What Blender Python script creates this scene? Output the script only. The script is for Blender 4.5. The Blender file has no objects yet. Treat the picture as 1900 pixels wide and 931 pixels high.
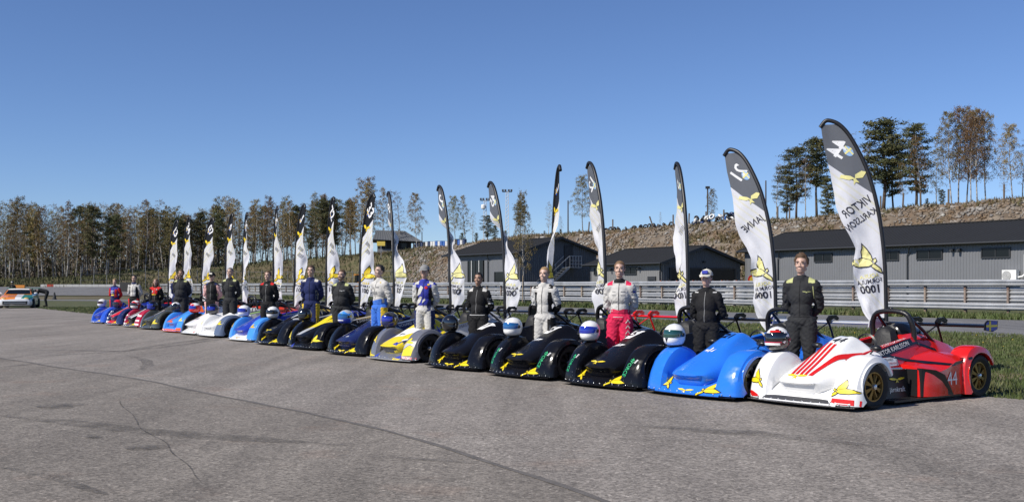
import bpy, bmesh, math, random
import numpy as np
from mathutils import Vector, Matrix, noise
from mathutils.bvhtree import BVHTree
R = math.radians
rnd = random.Random(7)
SC = bpy.context.scene
COL = SC.collection

# ------------------------------------------------------------------ camera, sky, sun, exposure
H_CAM = 1.43
FPX = 1994.0
cam_d = bpy.data.cameras.new('camera')
cam = bpy.data.objects.new('camera', cam_d)
COL.objects.link(cam)
cam.location = (0, 0, H_CAM)
cam.rotation_euler = (R(90), 0, 0)
cam_d.sensor_width = 36
cam_d.lens = FPX / 1900 * 36
cam_d.shift_y = 64.5 / 1900
cam_d.clip_start = 0.1
cam_d.clip_end = 6000
SC.camera = cam

SUN_AZ = math.atan2(-0.83, -0.56)
SUN_EL = R(41)
w = bpy.data.worlds.new('World')
SC.world = w
w.use_nodes = True
nt = w.node_tree
bg = nt.nodes['Background']
sky = nt.nodes.new('ShaderNodeTexSky')
sky.sky_type = 'NISHITA'
sky.sun_disc = False
sky.sun_elevation = SUN_EL
sky.sun_rotation = SUN_AZ
sky.altitude = 1800
sky.air_density = 1.0
sky.dust_density = 0.0
sky.ozone_density = 3.0
tint = nt.nodes.new('ShaderNodeMix'); tint.data_type = 'RGBA'; tint.blend_type = 'MULTIPLY'; tint.inputs[0].default_value = 1; tint.inputs[7].default_value = (.70, .79, 1.0, 1)   # camera white balance
nt.links.new(sky.outputs[0], tint.inputs[6]); nt.links.new(tint.outputs[2], bg.inputs[0])
bg.inputs[1].default_value = 0.102
sun_d = bpy.data.lights.new('sun', 'SUN')
sun_d.energy = 5.0
sun_d.angle = R(0.53)
sun_d.color = (1.0, 0.94, 0.85)
sun = bpy.data.objects.new('sun', sun_d)
COL.objects.link(sun)
sd = Vector((math.sin(SUN_AZ) * math.cos(SUN_EL), math.cos(SUN_AZ) * math.cos(SUN_EL), math.sin(SUN_EL)))
sun.rotation_euler = sd.to_track_quat('Z', 'Y').to_euler()
SC.view_settings.view_transform = 'Standard'
SC.view_settings.look = 'None'
SC.view_settings.gamma = 1
SC.view_settings.exposure = 0.15

# ------------------------------------------------------------------ materials
MATS = {}
def mat(name, col=(.5, .5, .5), rough=.6, metal=0, var=0.0, vscale=5.0, bump=0.0, bscale=60.0, coat=0.0,
        col2=None, c2scale=2.0, c2amt=.5, spec=.5, rand=0.0, trans=0.0, detail=5):
    if name in MATS:
        return MATS[name]
    m = bpy.data.materials.new(name)
    m.use_nodes = True
    t = m.node_tree
    b = t.nodes['Principled BSDF']
    b.inputs['Roughness'].default_value = rough
    b.inputs['Metallic'].default_value = metal
    b.inputs['Specular IOR Level'].default_value = spec
    if coat:
        b.inputs['Coat Weight'].default_value = coat
        b.inputs['Coat Roughness'].default_value = .06
    N = t.nodes.new; L = t.links.new
    c = None
    tc = N('ShaderNodeTexCoord')
    base = N('ShaderNodeRGB'); base.outputs[0].default_value = (*col, 1)
    c = base.outputs[0]
    if col2 is not None:
        n = N('ShaderNodeTexNoise'); n.inputs['Scale'].default_value = c2scale; n.inputs['Detail'].default_value = detail
        L(tc.outputs['Object'], n.inputs['Vector'])
        r = N('ShaderNodeValToRGB')
        r.color_ramp.elements[0].position = max(0.02, .5 - .12 + (.5 - c2amt) * .5)
        r.color_ramp.elements[1].position = min(0.98, .5 + .12 + (.5 - c2amt) * .5)
        L(n.outputs['Fac'], r.inputs[0])
        mx = N('ShaderNodeMix'); mx.data_type = 'RGBA'
        L(r.outputs[0], mx.inputs[0]); L(c, mx.inputs[6]); mx.inputs[7].default_value = (*col2, 1)
        c = mx.outputs[2]
    if var or rand:
        hv = N('ShaderNodeHueSaturation')
        L(c, hv.inputs['Color'])
        val = None
        if var:
            n = N('ShaderNodeTexNoise'); n.inputs['Scale'].default_value = vscale; n.inputs['Detail'].default_value = 6
            n.inputs['Roughness'].default_value = .65
            L(tc.outputs['Object'], n.inputs['Vector'])
            mr = N('ShaderNodeMapRange'); mr.inputs['From Min'].default_value = .25; mr.inputs['From Max'].default_value = .75
            mr.inputs['To Min'].default_value = 1 - var; mr.inputs['To Max'].default_value = 1 + var
            L(n.outputs['Fac'], mr.inputs['Value']); val = mr.outputs[0]
        if rand:
            oi = N('ShaderNodeObjectInfo')
            mr2 = N('ShaderNodeMapRange'); mr2.inputs['To Min'].default_value = 1 - rand; mr2.inputs['To Max'].default_value = 1 + rand
            L(oi.outputs['Random'], mr2.inputs['Value'])
            if val is None:
                val = mr2.outputs[0]
            else:
                mm = N('ShaderNodeMath'); mm.operation = 'MULTIPLY'; L(val, mm.inputs[0]); L(mr2.outputs[0], mm.inputs[1]); val = mm.outputs[0]
            mr3 = N('ShaderNodeMapRange'); mr3.inputs['To Min'].default_value = .5 - rand * .06; mr3.inputs['To Max'].default_value = .5 + rand * .06
            L(oi.outputs['Random'], mr3.inputs['Value']); L(mr3.outputs[0], hv.inputs['Hue'])
        L(val, hv.inputs['Value'])
        c = hv.outputs[0]
    L(c, b.inputs['Base Color'])
    if bump:
        n = N('ShaderNodeTexNoise'); n.inputs['Scale'].default_value = bscale; n.inputs['Detail'].default_value = 4
        L(tc.outputs['Object'], n.inputs['Vector'])
        bp = N('ShaderNodeBump'); bp.inputs['Strength'].default_value = bump; bp.inputs['Distance'].default_value = .02
        L(n.outputs['Fac'], bp.inputs['Height']); L(bp.outputs[0], b.inputs['Normal'])
    if trans:
        b.inputs['Alpha'].default_value = 1 - trans
    MATS[name] = m
    return m

def paint(name, col, rough=.17):
    """glossy car paint with road dust low on the panel"""
    if name in MATS:
        return MATS[name]
    m = mat(name, col, rough, var=.06, vscale=3, coat=.5 if max(col) > .03 else .10, spec=.5 if max(col) > .03 else .22)
    t = m.node_tree; N = t.nodes.new; L = t.links.new
    b = t.nodes['Principled BSDF']
    n = N('ShaderNodeTexNoise'); n.inputs['Scale'].default_value = 14; n.inputs['Detail'].default_value = 7
    tc = N('ShaderNodeTexCoord'); L(tc.outputs['Object'], n.inputs['Vector'])
    mr = N('ShaderNodeMapRange'); mr.inputs['From Min'].default_value = .35; mr.inputs['From Max'].default_value = .8
    mr.inputs['To Min'].default_value = rough * .7; mr.inputs['To Max'].default_value = rough * 2.2
    L(n.outputs['Fac'], mr.inputs['Value']); L(mr.outputs[0], b.inputs['Roughness'])
    return m

# ------------------------------------------------------------------ mesh helpers
class MB:
    def __init__(s):
        s.v = []; s.f = []; s.m = []
    def add(s, vs, fs, mi=0):
        o = len(s.v)
        s.v.extend([tuple(p) for p in vs])
        for f in fs:
            s.f.append(tuple(i + o for i in f)); s.m.append(mi)
        return s
    def box(s, c, d, mi=0, rz=0, rot=None):
        x, y, z = d[0] / 2, d[1] / 2, d[2] / 2
        M = rot if rot is not None else Matrix.Rotation(rz, 3, 'Z')
        vs = [M @ Vector(p) + Vector(c) for p in ((-x, -y, -z), (x, -y, -z), (x, y, -z), (-x, y, -z), (-x, -y, z), (x, -y, z), (x, y, z), (-x, y, z))]
        return s.add(vs, [(0, 3, 2, 1), (4, 5, 6, 7), (0, 1, 5, 4), (1, 2, 6, 5), (2, 3, 7, 6), (3, 0, 4, 7)], mi)
    def bar(s, p0, p1, wd, ht, mi=0):
        p0 = Vector(p0); p1 = Vector(p1); d = p1 - p0
        q = d.to_track_quat('X', 'Z').to_matrix()
        return s.box((p0 + p1) / 2, (d.length, wd, ht), mi, rot=q)
    def tube(s, pts, r, n=8, mi=0, cap=True):
        pts = [Vector(p) for p in pts]
        rs = r if hasattr(r, '__len__') else [r] * len(pts)
        vs = []; fs = []
        up = None
        for i, p in enumerate(pts):
            a = pts[max(0, i - 1)]; b = pts[min(len(pts) - 1, i + 1)]
            d = (b - a)
            if d.length < 1e-9: d = Vector((0, 0, 1))
            d.normalize()
            if up is None:
                up = Vector((1, 0, 0)) if abs(d.x) < .9 else Vector((0, 1, 0))
            x = up - d * up.dot(d)
            if x.length < 1e-6: x = d.orthogonal()
            x.normalize(); up = x
            y = d.cross(x)
            for k in range(n):
                t = 2 * math.pi * k / n
                vs.append(p + (x * math.cos(t) + y * math.sin(t)) * rs[i])
        for i in range(len(pts) - 1):
            for k in range(n):
                a = i * n + k; b = i * n + (k + 1) % n
                fs.append((a, b, b + n, a + n))
        if cap:
            fs.append(tuple(reversed(range(n)))); fs.append(tuple((len(pts) - 1) * n + k for k in range(n)))
        return s.add(vs, fs, mi)
    def lathe(s, prof, n=16, axis='Z', c=(0, 0, 0), mi=0, cap=True):
        vs = []; fs = []
        for (r, h) in prof:
            for k in range(n):
                t = 2 * math.pi * k / n
                a, b = r * math.cos(t), r * math.sin(t)
                p = (a, b, h) if axis == 'Z' else ((h, a, b) if axis == 'X' else (b, h, a))
                vs.append((p[0] + c[0], p[1] + c[1], p[2] + c[2]))
        for i in range(len(prof) - 1):
            for k in range(n):
                a = i * n + k; b = i * n + (k + 1) % n
                fs.append((a, b, b + n, a + n))
        if cap:
            fs.append(tuple(reversed(range(n)))); fs.append(tuple((len(prof) - 1) * n + k for k in range(n)))
        return s.add(vs, fs, mi)
    def loft(s, secs, closed=False, cap=False, mi=0):
        n = len(secs[0]); vs = [p for sec in secs for p in sec]; fs = []
        for i in range(len(secs) - 1):
            for k in range(n if closed else n - 1):
                a = i * n + k; b = i * n + (k + 1) % n
                fs.append((a, b, b + n, a + n))
        if cap:
            fs.append(tuple(reversed(range(n)))); fs.append(tuple((len(secs) - 1) * n + k for k in range(n)))
        return s.add(vs, fs, mi)
    def ell(s, c, r, nu=16, nv=10, mi=0, rot=None):
        vs = []; fs = []
        for j in range(nv + 1):
            ph = math.pi * j / nv
            for i in range(nu):
                th = 2 * math.pi * i / nu
                p = Vector((r[0] * math.sin(ph) * math.cos(th), r[1] * math.sin(ph) * math.sin(th), r[2] * math.cos(ph)))
                if rot is not None: p = rot @ p
                vs.append(p + Vector(c))
        for j in range(nv):
            for i in range(nu):
                a = j * nu + i; b = j * nu + (i + 1) % nu
                fs.append((a, a + nu, b + nu, b))
        return s.add(vs, fs, mi)
    def mesh(s, name, smooth=False, fix=True):
        me = bpy.data.meshes.new(name)
        me.from_pydata(s.v, [], s.f)
        me.polygons.foreach_set('material_index', s.m)
        if fix:
            bm = bmesh.new(); bm.from_mesh(me)
            bmesh.ops.remove_doubles(bm, verts=bm.verts, dist=1e-5)
            bmesh.ops.recalc_face_normals(bm, faces=bm.faces)
            bm.to_mesh(me); bm.free()
        if smooth is not False:
            me.polygons.foreach_set('use_smooth', [True] * len(me.polygons))
            if smooth is not True:
                try:
                    me.set_sharp_from_angle(angle=R(smooth))
                except Exception:
                    pass
        me.update()
        return me
    def build(s, name, mats, parent=None, smooth=False, fix=True):
        me = s.mesh(name, smooth, fix)
        return link(name, me, mats, parent)

def link(name, me, mats, parent=None):
    if not isinstance(mats, (list, tuple)): mats = [mats]
    if len(me.materials) == 0:
        for m in mats: me.materials.append(m)
    o = bpy.data.objects.new(name, me)
    COL.objects.link(o)
    for i, m in enumerate(mats):
        if i < len(me.materials) and me.materials[i] != m:
            o.material_slots[i].link = 'OBJECT'; o.material_slots[i].material = m
    if parent is not None: o.parent = parent
    return o
def tag(o, label=None, cat=None, group=None, kind=None):
    if label: o['label'] = label
    if cat: o['category'] = cat
    if group: o['group'] = group
    if kind: o['kind'] = kind
    return o
def empty(name, loc=(0, 0, 0), rz=0, label=None, cat=None, group=None):
    o = bpy.data.objects.new(name, None)
    COL.objects.link(o)
    o.empty_display_size = .2
    o.location = loc; o.rotation_euler = (0, 0, rz)
    return tag(o, label, cat, group)
def copy_tree(o, parent=None):
    c = o.copy(); COL.objects.link(c)
    if parent is not None: c.parent = parent
    for ch in list(o.children): copy_tree(ch, c)
    return c

def ray(px): return (px - 950) / FPX
def gpt(px, py, z=0.0):
    Y = FPX * (H_CAM - z) / (py - 530.0)
    return Vector((ray(px) * Y, Y, z))
def at(px, Y, z=0.0): return Vector((ray(px) * Y, Y, z))
def zat(py, Y): return H_CAM + (530.0 - py) / FPX * Y
def sstep(t):
    t = max(0.0, min(1.0, t)); return t * t * (3 - 2 * t)
def interp(x, xs, ys):
    return float(np.interp(x, xs, ys))

# axes of the paddock: U runs along guardrail and road, N points away from the row
NB = Vector((.845, .534, 0)); UB = Vector((-.534, .845, 0))
def rail_pt(k, off=0): return Vector((23 * 1.0, 48.3, 0)) + UB * k + NB * off
def rail_k(px):
    r = ray(px); return (23 - r * 48.3) / (.534 + .845 * r)

# ------------------------------------------------------------------ text and polygons as thin print
FONT_CACHE = {}
def text_polys(s, size=1.0, shear=0.0, bold=0.0, res=2):
    """flat mesh (verts, tris) of a line of text, centred on its middle, height ~ size"""
    key = (s, shear, bold, res)
    if key not in FONT_CACHE:
        cu = bpy.data.curves.new('print', 'FONT')
        cu.body = s; cu.size = 1; cu.shear = shear; cu.resolution_u = res; cu.offset = bold
        cu.align_x = 'CENTER'; cu.align_y = 'CENTER'; cu.fill_mode = 'FRONT'
        o = bpy.data.objects.new('print', cu); COL.objects.link(o)
        dg = bpy.context.evaluated_depsgraph_get()
        me = o.evaluated_get(dg).to_mesh()
        vs = [(v.co.x, v.co.y) for v in me.vertices]; fs = [tuple(p.vertices) for p in me.polygons]
        o.evaluated_get(dg).to_mesh_clear()
        bpy.data.objects.remove(o); bpy.data.curves.remove(cu)
        FONT_CACHE[key] = (vs, fs)
    vs, fs = FONT_CACHE[key]
    return [(x * size, y * size) for x, y in vs], fs
def cut_grid(vs, fs, step, three=False):
    bm = bmesh.new()
    bv = [bm.verts.new((x, y, 0)) for x, y in vs]
    for f in fs:
        try: bm.faces.new([bv[i] for i in f])
        except ValueError: pass
    if step:
        xs = [v[0] for v in vs]; ys = [v[1] for v in vs]
        for ax, lo, hi in ((0, min(xs), max(xs)), (1, min(ys), max(ys))):
            k = math.floor(lo / step) + 1
            while k * step < hi:
                co = [0, 0, 0]; no = [0, 0, 0]; co[ax] = k * step; no[ax] = 1
                bmesh.ops.bisect_plane(bm, geom=bm.verts[:] + bm.edges[:] + bm.faces[:], plane_co=co, plane_no=no, dist=1e-6)
                k += 1
    bmesh.ops.triangulate(bm, faces=bm.faces)
    bm.verts.ensure_lookup_table(); bm.verts.index_update()
    v2 = [(v.co.x, v.co.y) for v in bm.verts]; f2 = [tuple(v.index for v in f.verts) for f in bm.faces]
    bm.free()
    return v2, f2
def polys(*pl):
    vs = []; fs = []
    for p in pl:
        o = len(vs); vs += list(p); fs.append(tuple(range(o, o + len(p))))
    return vs, fs
def xf2(g, s=1, rot=0, dx=0, dy=0, sx=1, sy=1):
    vs, fs = g; c, n = math.cos(rot), math.sin(rot)
    return [((x * sx * s) * c - (y * sy * s) * n + dx, (x * sx * s) * n + (y * sy * s) * c + dy) for x, y in vs], fs
def disc(r, n=16, cx=0, cy=0): return [(cx + r * math.cos(2 * math.pi * k / n), cy + r * math.sin(2 * math.pi * k / n)) for k in range(n)]
def ring(r0, r1, n=20):
    vs = disc(r1, n) + disc(r0, n); return vs, [(k, (k + 1) % n, n + (k + 1) % n, n + k) for k in range(n)]
EAGLE = polys([(0, 0), (.12, .14), (.42, .22), (.78, .17), (1.02, .04), (.62, -.07), (.2, -.08)],
              [(.02, .1), (.1, .32), (.42, .74), (.52, .5), (.46, .26), (.14, .17)],
              [(-.02, 0), (.07, -.1), (-.06, -.2), (-.3, -.34), (-.26, -.2)],
              [(-.02, .14), (-.1, .18), (-.13, .1), (-.05, .02)])
EAGLE_OUT = polys([(-.05, -.05), (.08, .19), (.42, .27), (.8, .22), (1.12, .04), (.62, -.12), (.2, -.13)],
                  [(-.03, .1), (.07, .35), (.43, .84), (.57, .5), (.5, .24), (.14, .13)],
                  [(-.06, .03), (.12, -.1), (-.04, -.25), (-.37, -.42), (-.31, -.18)],
                  [(0, .19), (-.12, .23), (-.18, .08), (-.04, -.03)])
WINGS = polys([(0, 0), (-.2, .1), (-.55, .16), (-1, .12), (-.75, .0), (-.3, -.06)], [(0, 0), (.2, .1), (.55, .16), (1, .12), (.75, .0), (.3, -.06)],
              [(-.06, .04), (.06, .04), (.09, -.1), (.2, -.26), (0, -.2), (-.2, -.26), (-.09, -.1)])
def drape(g, bvh, org, ax, ay, dr, off=.004, step=.05, reach=3.0):
    """lay a flat drawing onto a surface: returns verts, faces"""
    vs, fs = cut_grid(*g, step)
    org = Vector(org); ax = Vector(ax); ay = Vector(ay); dr = Vector(dr).normalized()
    out = []; ok = []
    for x, y in vs:
        p = org + ax * x + ay * y
        loc, nor, idx, dist = bvh.ray_cast(p - dr * 1.0, dr, reach)
        if loc is None: out.append((0, 0, 0)); ok.append(False)
        else:
            if nor.dot(dr) > 0: nor = -nor
            out.append(tuple(loc + nor * off - dr * .0008)); ok.append(True)
    keep = [f for f in fs if all(ok[i] for i in f)]
    keep = [f for f in keep if max((Vector(out[f[i]]) - Vector(out[f[i - 1]])).length for i in range(3)) < max(step * 5, .12)]
    used = sorted({i for f in keep for i in f}); rm = {u: k for k, u in enumerate(used)}
    return [out[u] for u in used], [tuple(rm[i] for i in f) for f in keep]

# ------------------------------------------------------------------ ground, roads, verge
def asphalt_mat(name, c1, c2, speck=.35, bias=.5):
    m = bpy.data.materials.new(name); m.use_nodes = True
    t = m.node_tree; N = t.nodes.new; L = t.links.new; b = t.nodes['Principled BSDF']
    b.inputs['Roughness'].default_value = .85; b.inputs['Specular IOR Level'].default_value = .25
    tc = N('ShaderNodeTexCoord')
    def nz(sc, det, ro=.6, vec=None, dist=0):
        n = N('ShaderNodeTexNoise'); n.inputs['Scale'].default_value = sc; n.inputs['Detail'].default_value = det
        n.inputs['Roughness'].default_value = ro; n.inputs['Distortion'].default_value = dist
        L(vec if vec is not None else tc.outputs['Object'], n.inputs['Vector']); return n
    big = nz(.22, 6, .62, dist=.6)
    r = N('ShaderNodeMapRange'); r.inputs['From Min'].default_value = .3; r.inputs['From Max'].default_value = .7
    L(big.outputs['Fac'], r.inputs['Value'])
    mx = N('ShaderNodeMix'); mx.data_type = 'RGBA'; L(r.outputs[0], mx.inputs[0]); mx.inputs[6].default_value = (*c1, 1); mx.inputs[7].default_value = (*c2, 1)
    # long worn streaks along the direction of travel
    mp = N('ShaderNodeMapping'); mp.inputs['Rotation'].default_value = (0, 0, R(38)); mp.inputs['Scale'].default_value = (.9, .09, 1)
    L(tc.outputs['Object'], mp.inputs['Vector'])
    st = nz(1.4, 5, .6, mp.outputs[0], .4)
    r2 = N('ShaderNodeMapRange'); r2.inputs['From Min'].default_value = .32; r2.inputs['From Max'].default_value = .68
    r2.inputs['To Min'].default_value = .78; r2.inputs['To Max'].default_value = 1.14
    L(st.outputs['Fac'], r2.inputs['Value'])
    vo = N('ShaderNodeTexVoronoi'); vo.inputs['Scale'].default_value = 48; L(tc.outputs['Object'], vo.inputs['Vector'])
    r3 = N('ShaderNodeMapRange'); r3.inputs['To Min'].default_value = 1 - speck; r3.inputs['To Max'].default_value = 1 + speck
    sp = N('ShaderNodeSeparateColor'); L(vo.outputs['Color'], sp.inputs[0]); gl = N('ShaderNodeMath'); gl.operation = 'GREATER_THAN'; gl.inputs[1].default_value = .975; L(sp.outputs[1], gl.inputs[0])
    ga = N('ShaderNodeMath'); ga.operation = 'MULTIPLY_ADD'; ga.inputs[1].default_value = .9; L(gl.outputs[0], ga.inputs[0]); L(sp.outputs[0], ga.inputs[2]); r3.clamp = False; L(ga.outputs[0], r3.inputs['Value'])
    fine = nz(170, 2, .7)
    r4 = N('ShaderNodeMapRange'); r4.inputs['From Min'].default_value = .3; r4.inputs['From Max'].default_value = .7
    r4.inputs['To Min'].default_value = .72; r4.inputs['To Max'].default_value = 1.28; L(fine.outputs['Fac'], r4.inputs['Value'])
    med = nz(3.2, 6, .7)
    r5 = N('ShaderNodeMapRange'); r5.inputs['From Min'].default_value = .3; r5.inputs['From Max'].default_value = .7
    r5.inputs['To Min'].default_value = .86; r5.inputs['To Max'].default_value = 1.12; L(med.outputs['Fac'], r5.inputs['Value'])
    prev = None
    for q in (r2, r3, r4, r5):
        if prev is None: prev = q.outputs[0]; continue
        mm = N('ShaderNodeMath'); mm.operation = 'MULTIPLY'; L(prev, mm.inputs[0]); L(q.outputs[0], mm.inputs[1]); prev = mm.outputs[0]
    # reddish rubble stain
    rs = nz(.9, 5, .6); r6 = N('ShaderNodeMapRange'); r6.inputs['From Min'].default_value = .58; r6.inputs['From Max'].default_value = .75; r6.inputs['To Max'].default_value = .45
    L(rs.outputs['Fac'], r6.inputs['Value'])
    mr = N('ShaderNodeMix'); mr.data_type = 'RGBA'; L(r6.outputs[0], mr.inputs[0]); L(mx.outputs[2], mr.inputs[6]); mr.inputs[7].default_value = (c1[0] * 1.25, c1[1] * .98, c1[2] * .85, 1)
    vm = N('ShaderNodeVectorMath'); vm.operation = 'SCALE'; L(mr.outputs[2], vm.inputs[0]); L(prev, vm.inputs['Scale'])
    L(vm.outputs[0], b.inputs['Base Color'])
    bp = N('ShaderNodeBump'); bp.inputs['Strength'].default_value = .35; bp.inputs['Distance'].default_value = .006
    L(vo.outputs['Distance'], bp.inputs['Height']); L(bp.outputs[0], b.inputs['Normal'])
    MATS[name] = m
    return m
M_ASPH = asphalt_mat('old_asphalt', (.205, .184, .162), (.258, .233, .207), .42)
M_ASPH2 = asphalt_mat('patched_asphalt', (.172, .153, .132), (.220, .197, .170), .38)
M_ROAD = asphalt_mat('road_asphalt', (.15, .148, .148), (.175, .173, .172), .2)
M_TAR = mat('tar', (.05, .05, .05), .6, var=.2, vscale=9, bump=.2, bscale=50)
M_GRASS = mat('verge_soil_grass', (.055, .068, .018), .95, var=.35, vscale=2.3, col2=(.12, .10, .045), c2scale=.9, c2amt=.32, bump=.6, bscale=25)
M_BLADE = mat('grass_blade', (.062, .088, .020), .7, var=.3, vscale=.7, col2=(.12, .11, .045), c2scale=1.1, c2amt=.33)
M_DIRT = mat('bare_dirt', (.16, .12, .075), .95, var=.3, vscale=3, bump=.5, bscale=14)

def sheet(name, pts, z, m, kind='structure', parent=None):
    b = MB(); b.add([(p[0], p[1], z if len(p) < 3 or z is not None else p[2]) for p in pts], [tuple(range(len(pts)))])
    o = b.build(name, m, parent)
    if kind: o['kind'] = kind
    return o
sheet('ground', [(-4000, -300), (4000, -300), (4000, 5500), (-4000, 5500)], -.012, mat('far_ground', (.075, .075, .03), .95, var=.3, vscale=.15, col2=(.11, .09, .045), c2scale=.05), 'structure')
# paddock asphalt: everything in front of the grass edge
edge_px = [(90, 572.5), (130, 574.5), (171, 578)]
E = [gpt(*p) for p in edge_px]
rdge = []
P0 = gpt(171, 578); P1 = gpt(1852, 737)
for i in range(1, 40):
    t = i / 40
    p = P0.lerp(P1, t) + NB * (.25 * noise.noise((t * 14, 3, 0)) * (1 - t) + .12 * noise.noise((t * 60, 9, 0)))
    rdge.append(p)
P2 = gpt(1905, 741); P3 = P2 + (P2 - P1).normalized() * 60
apron = [(-120, -60, 0), (90, -60, 0), tuple(P3), tuple(P2), tuple(P1)] + [tuple(p) for p in reversed(rdge)] + [tuple(p) for p in reversed(E)] + [tuple(gpt(60, 571)), tuple(gpt(-40, 569.5)), (-120, 95, 0)]
sheet('paddock_asphalt', apron, 0.0, M_ASPH)
vg = [tuple(gpt(60, 571.2)), (-31.5, 72, 0), (-60, 125, 0), (-75, 190, 0), (-40, 190, 0), (60, 90, 0), (60, -10, 0), tuple(P3)]
sheet('grass_verge', [(-140, 60), (-140, 200), (-40, 200), (90, 100), (90, -50), (20, -50)], -.008, M_GRASS)
# newer darker patch, its tar seam, cracks and tyre marks
seam_px = [(-120, 645), (0, 664), (110, 682), (250, 702), (420, 737), (560, 765), (638, 781), (720, 800), (800, 823), (920, 860), (1020, 895), (1122, 931), (1250, 985)]
S = [gpt(*p) for p in seam_px]
sheet('asphalt_patch', [(-60, -40), (3, -40)] + [(p.x, p.y) for p in reversed(S)] + [(-60, S[0].y)], .004, M_ASPH2)
def ribbon(name, pts, wd, z, m, jit=0, seed=0, step=.25, kind='structure'):
    P = []
    for a, b in zip(pts, pts[1:]):
        n = max(1, int((b - a).length / step))
        P += [a.lerp(b, i / n) for i in range(n)]
    P.append(pts[-1])
    vs = []; fs = []
    for i, p in enumerate(P):
        d = (P[min(i + 1, len(P) - 1)] - P[max(i - 1, 0)]).normalized(); s = Vector((-d.y, d.x, 0))
        j = jit * noise.noise((i * step * .9, seed, 1)); wv = wd * (1 + .6 * noise.noise((i * step * 1.7, seed, 5)))
        if jit > .03: wv *= min(1, i / 4, (len(P) - 1 - i) / 4) + .15
        for q in (-1, 1):
            v = p + s * (j + q * wv / 2); vs.append((v.x, v.y, z))
        if i: fs.append((2 * i - 2, 2 * i - 1, 2 * i + 1, 2 * i))
    o = MB().add(vs, fs).build(name, m); o['kind'] = kind
    return o
ribbon('tar_seam', S, .055, .0075, mat('seam_tar', (.125, .113, .10), .75, var=.25, vscale=6, bump=.3), .05, 3)
def faded(name, col, amt, sc=3):
    m = mat(name, col, .8); t = m.node_tree; N = t.nodes.new; L = t.links.new
    n = N('ShaderNodeTexNoise'); n.inputs['Scale'].default_value = sc; n.inputs['Detail'].default_value = 8; n.inputs['Roughness'].default_value = .75
    tc = N('ShaderNodeTexCoord'); L(tc.outputs['Object'], n.inputs['Vector'])
    mr = N('ShaderNodeMapRange'); mr.inputs['From Min'].default_value = .35; mr.inputs['From Max'].default_value = .7; mr.inputs['To Max'].default_value = amt; mr.inputs['To Min'].default_value = 0
    L(n.outputs['Fac'], mr.inputs['Value']); L(mr.outputs[0], t.nodes['Principled BSDF'].inputs['Alpha'])
    return m
M_CRACK = faded('crack', (.06, .056, .05), .8, 5)
for i, c in enumerate([[(222, 742), (232, 758), (262, 790), (285, 812), (312, 833), (340, 858), (362, 880), (384, 897)], [(384, 897), (420, 893), (452, 880)], [(384, 897), (330, 905), (240, 912)]]):
    ribbon('asphalt_crack', [gpt(*p) for p in c], .013, .0085, M_CRACK, .09, i * 7 + 1, .05)
M_SKID = faded('rubber_mark', (.07, .066, .06), .48)
for i, (c, wd) in enumerate([([(0, 651), (110, 650), (230, 652), (300, 640), (420, 624), (560, 608)], .22), ([(60, 662), (180, 655), (300, 645), (420, 628)], .2),
                             ([(0, 772), (120, 783), (260, 800), (420, 812), (640, 828)], .3), ([(0, 868), (90, 885), (200, 920)], .22),
                             ([(760, 640), (900, 655), (1100, 700)], .15), ([(1180, 790), (1400, 805), (1640, 830)], .35), ([(-20, 684), (60, 676), (150, 672)], .25),
                             ([(255, 688), (275, 678), (272, 670), (255, 664), (235, 660)], .18), ([(600, 846), (760, 852), (900, 862)], .12), ([(0, 590), (120, 592), (230, 597)], .3)]):
    ribbon('tyre_mark', [gpt(*p) for p in c], wd, .010 + .0007 * i, M_SKID, .05, i + 40, .3)
for i, (px, py, r) in enumerate([(101, 756, .16), (130, 752, .12), (267, 832, .13), (172, 812, .06), (1300, 698, .0)]):
    if r == 0: continue
    c = gpt(px, py); pts = [(c.x + r * (1 + .5 * noise.noise((math.cos(k), math.sin(k), i))) * math.cos(k) * 1.4, c.y + r * math.sin(k)) for k in [q * .35 for q in range(18)]]
    sheet('oil_stain', pts, .018, faded('stain', (.07, .065, .06), .7, 7))
# service road behind the verge, then the far track
rn = [(1900, 626.6), (1515, 606.8), (850, 578), (330, 559.5), (100, 557.5), (-30, 557)]
rf = [(1900, 594), (1530, 584), (850, 565), (330, 552), (100, 550), (-30, 549.5)]
RN = [gpt(*p) for p in rn]; RF = [gpt(*p) for p in rf]
RN.insert(0, RN[0] - UB * 60); RF.insert(0, RF[0] - UB * 60)
road = MB(); road.add([(p.x, p.y, .0) for p in RN] + [(p.x, p.y, .0) for p in RF], [(i, i + 1, i + 1 + len(RN), i + len(RN)) for i in range(len(RN) - 1)])
road.build('service_road', M_ROAD)['kind'] = 'structure'
# dirt shoulder by the last car
sp = gpt(1862, 697)
dp = [(sp.x + 1.5 * math.cos(k) * (1 + .35 * noise.noise((k, 0, 2))), sp.y + .6 * math.sin(k) * (1 + .4 * noise.noise((k, 5, 2)))) for k in [q * .3 for q in range(21)]]
sheet('dirt_patch', dp, -.003, M_DIRT)

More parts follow.
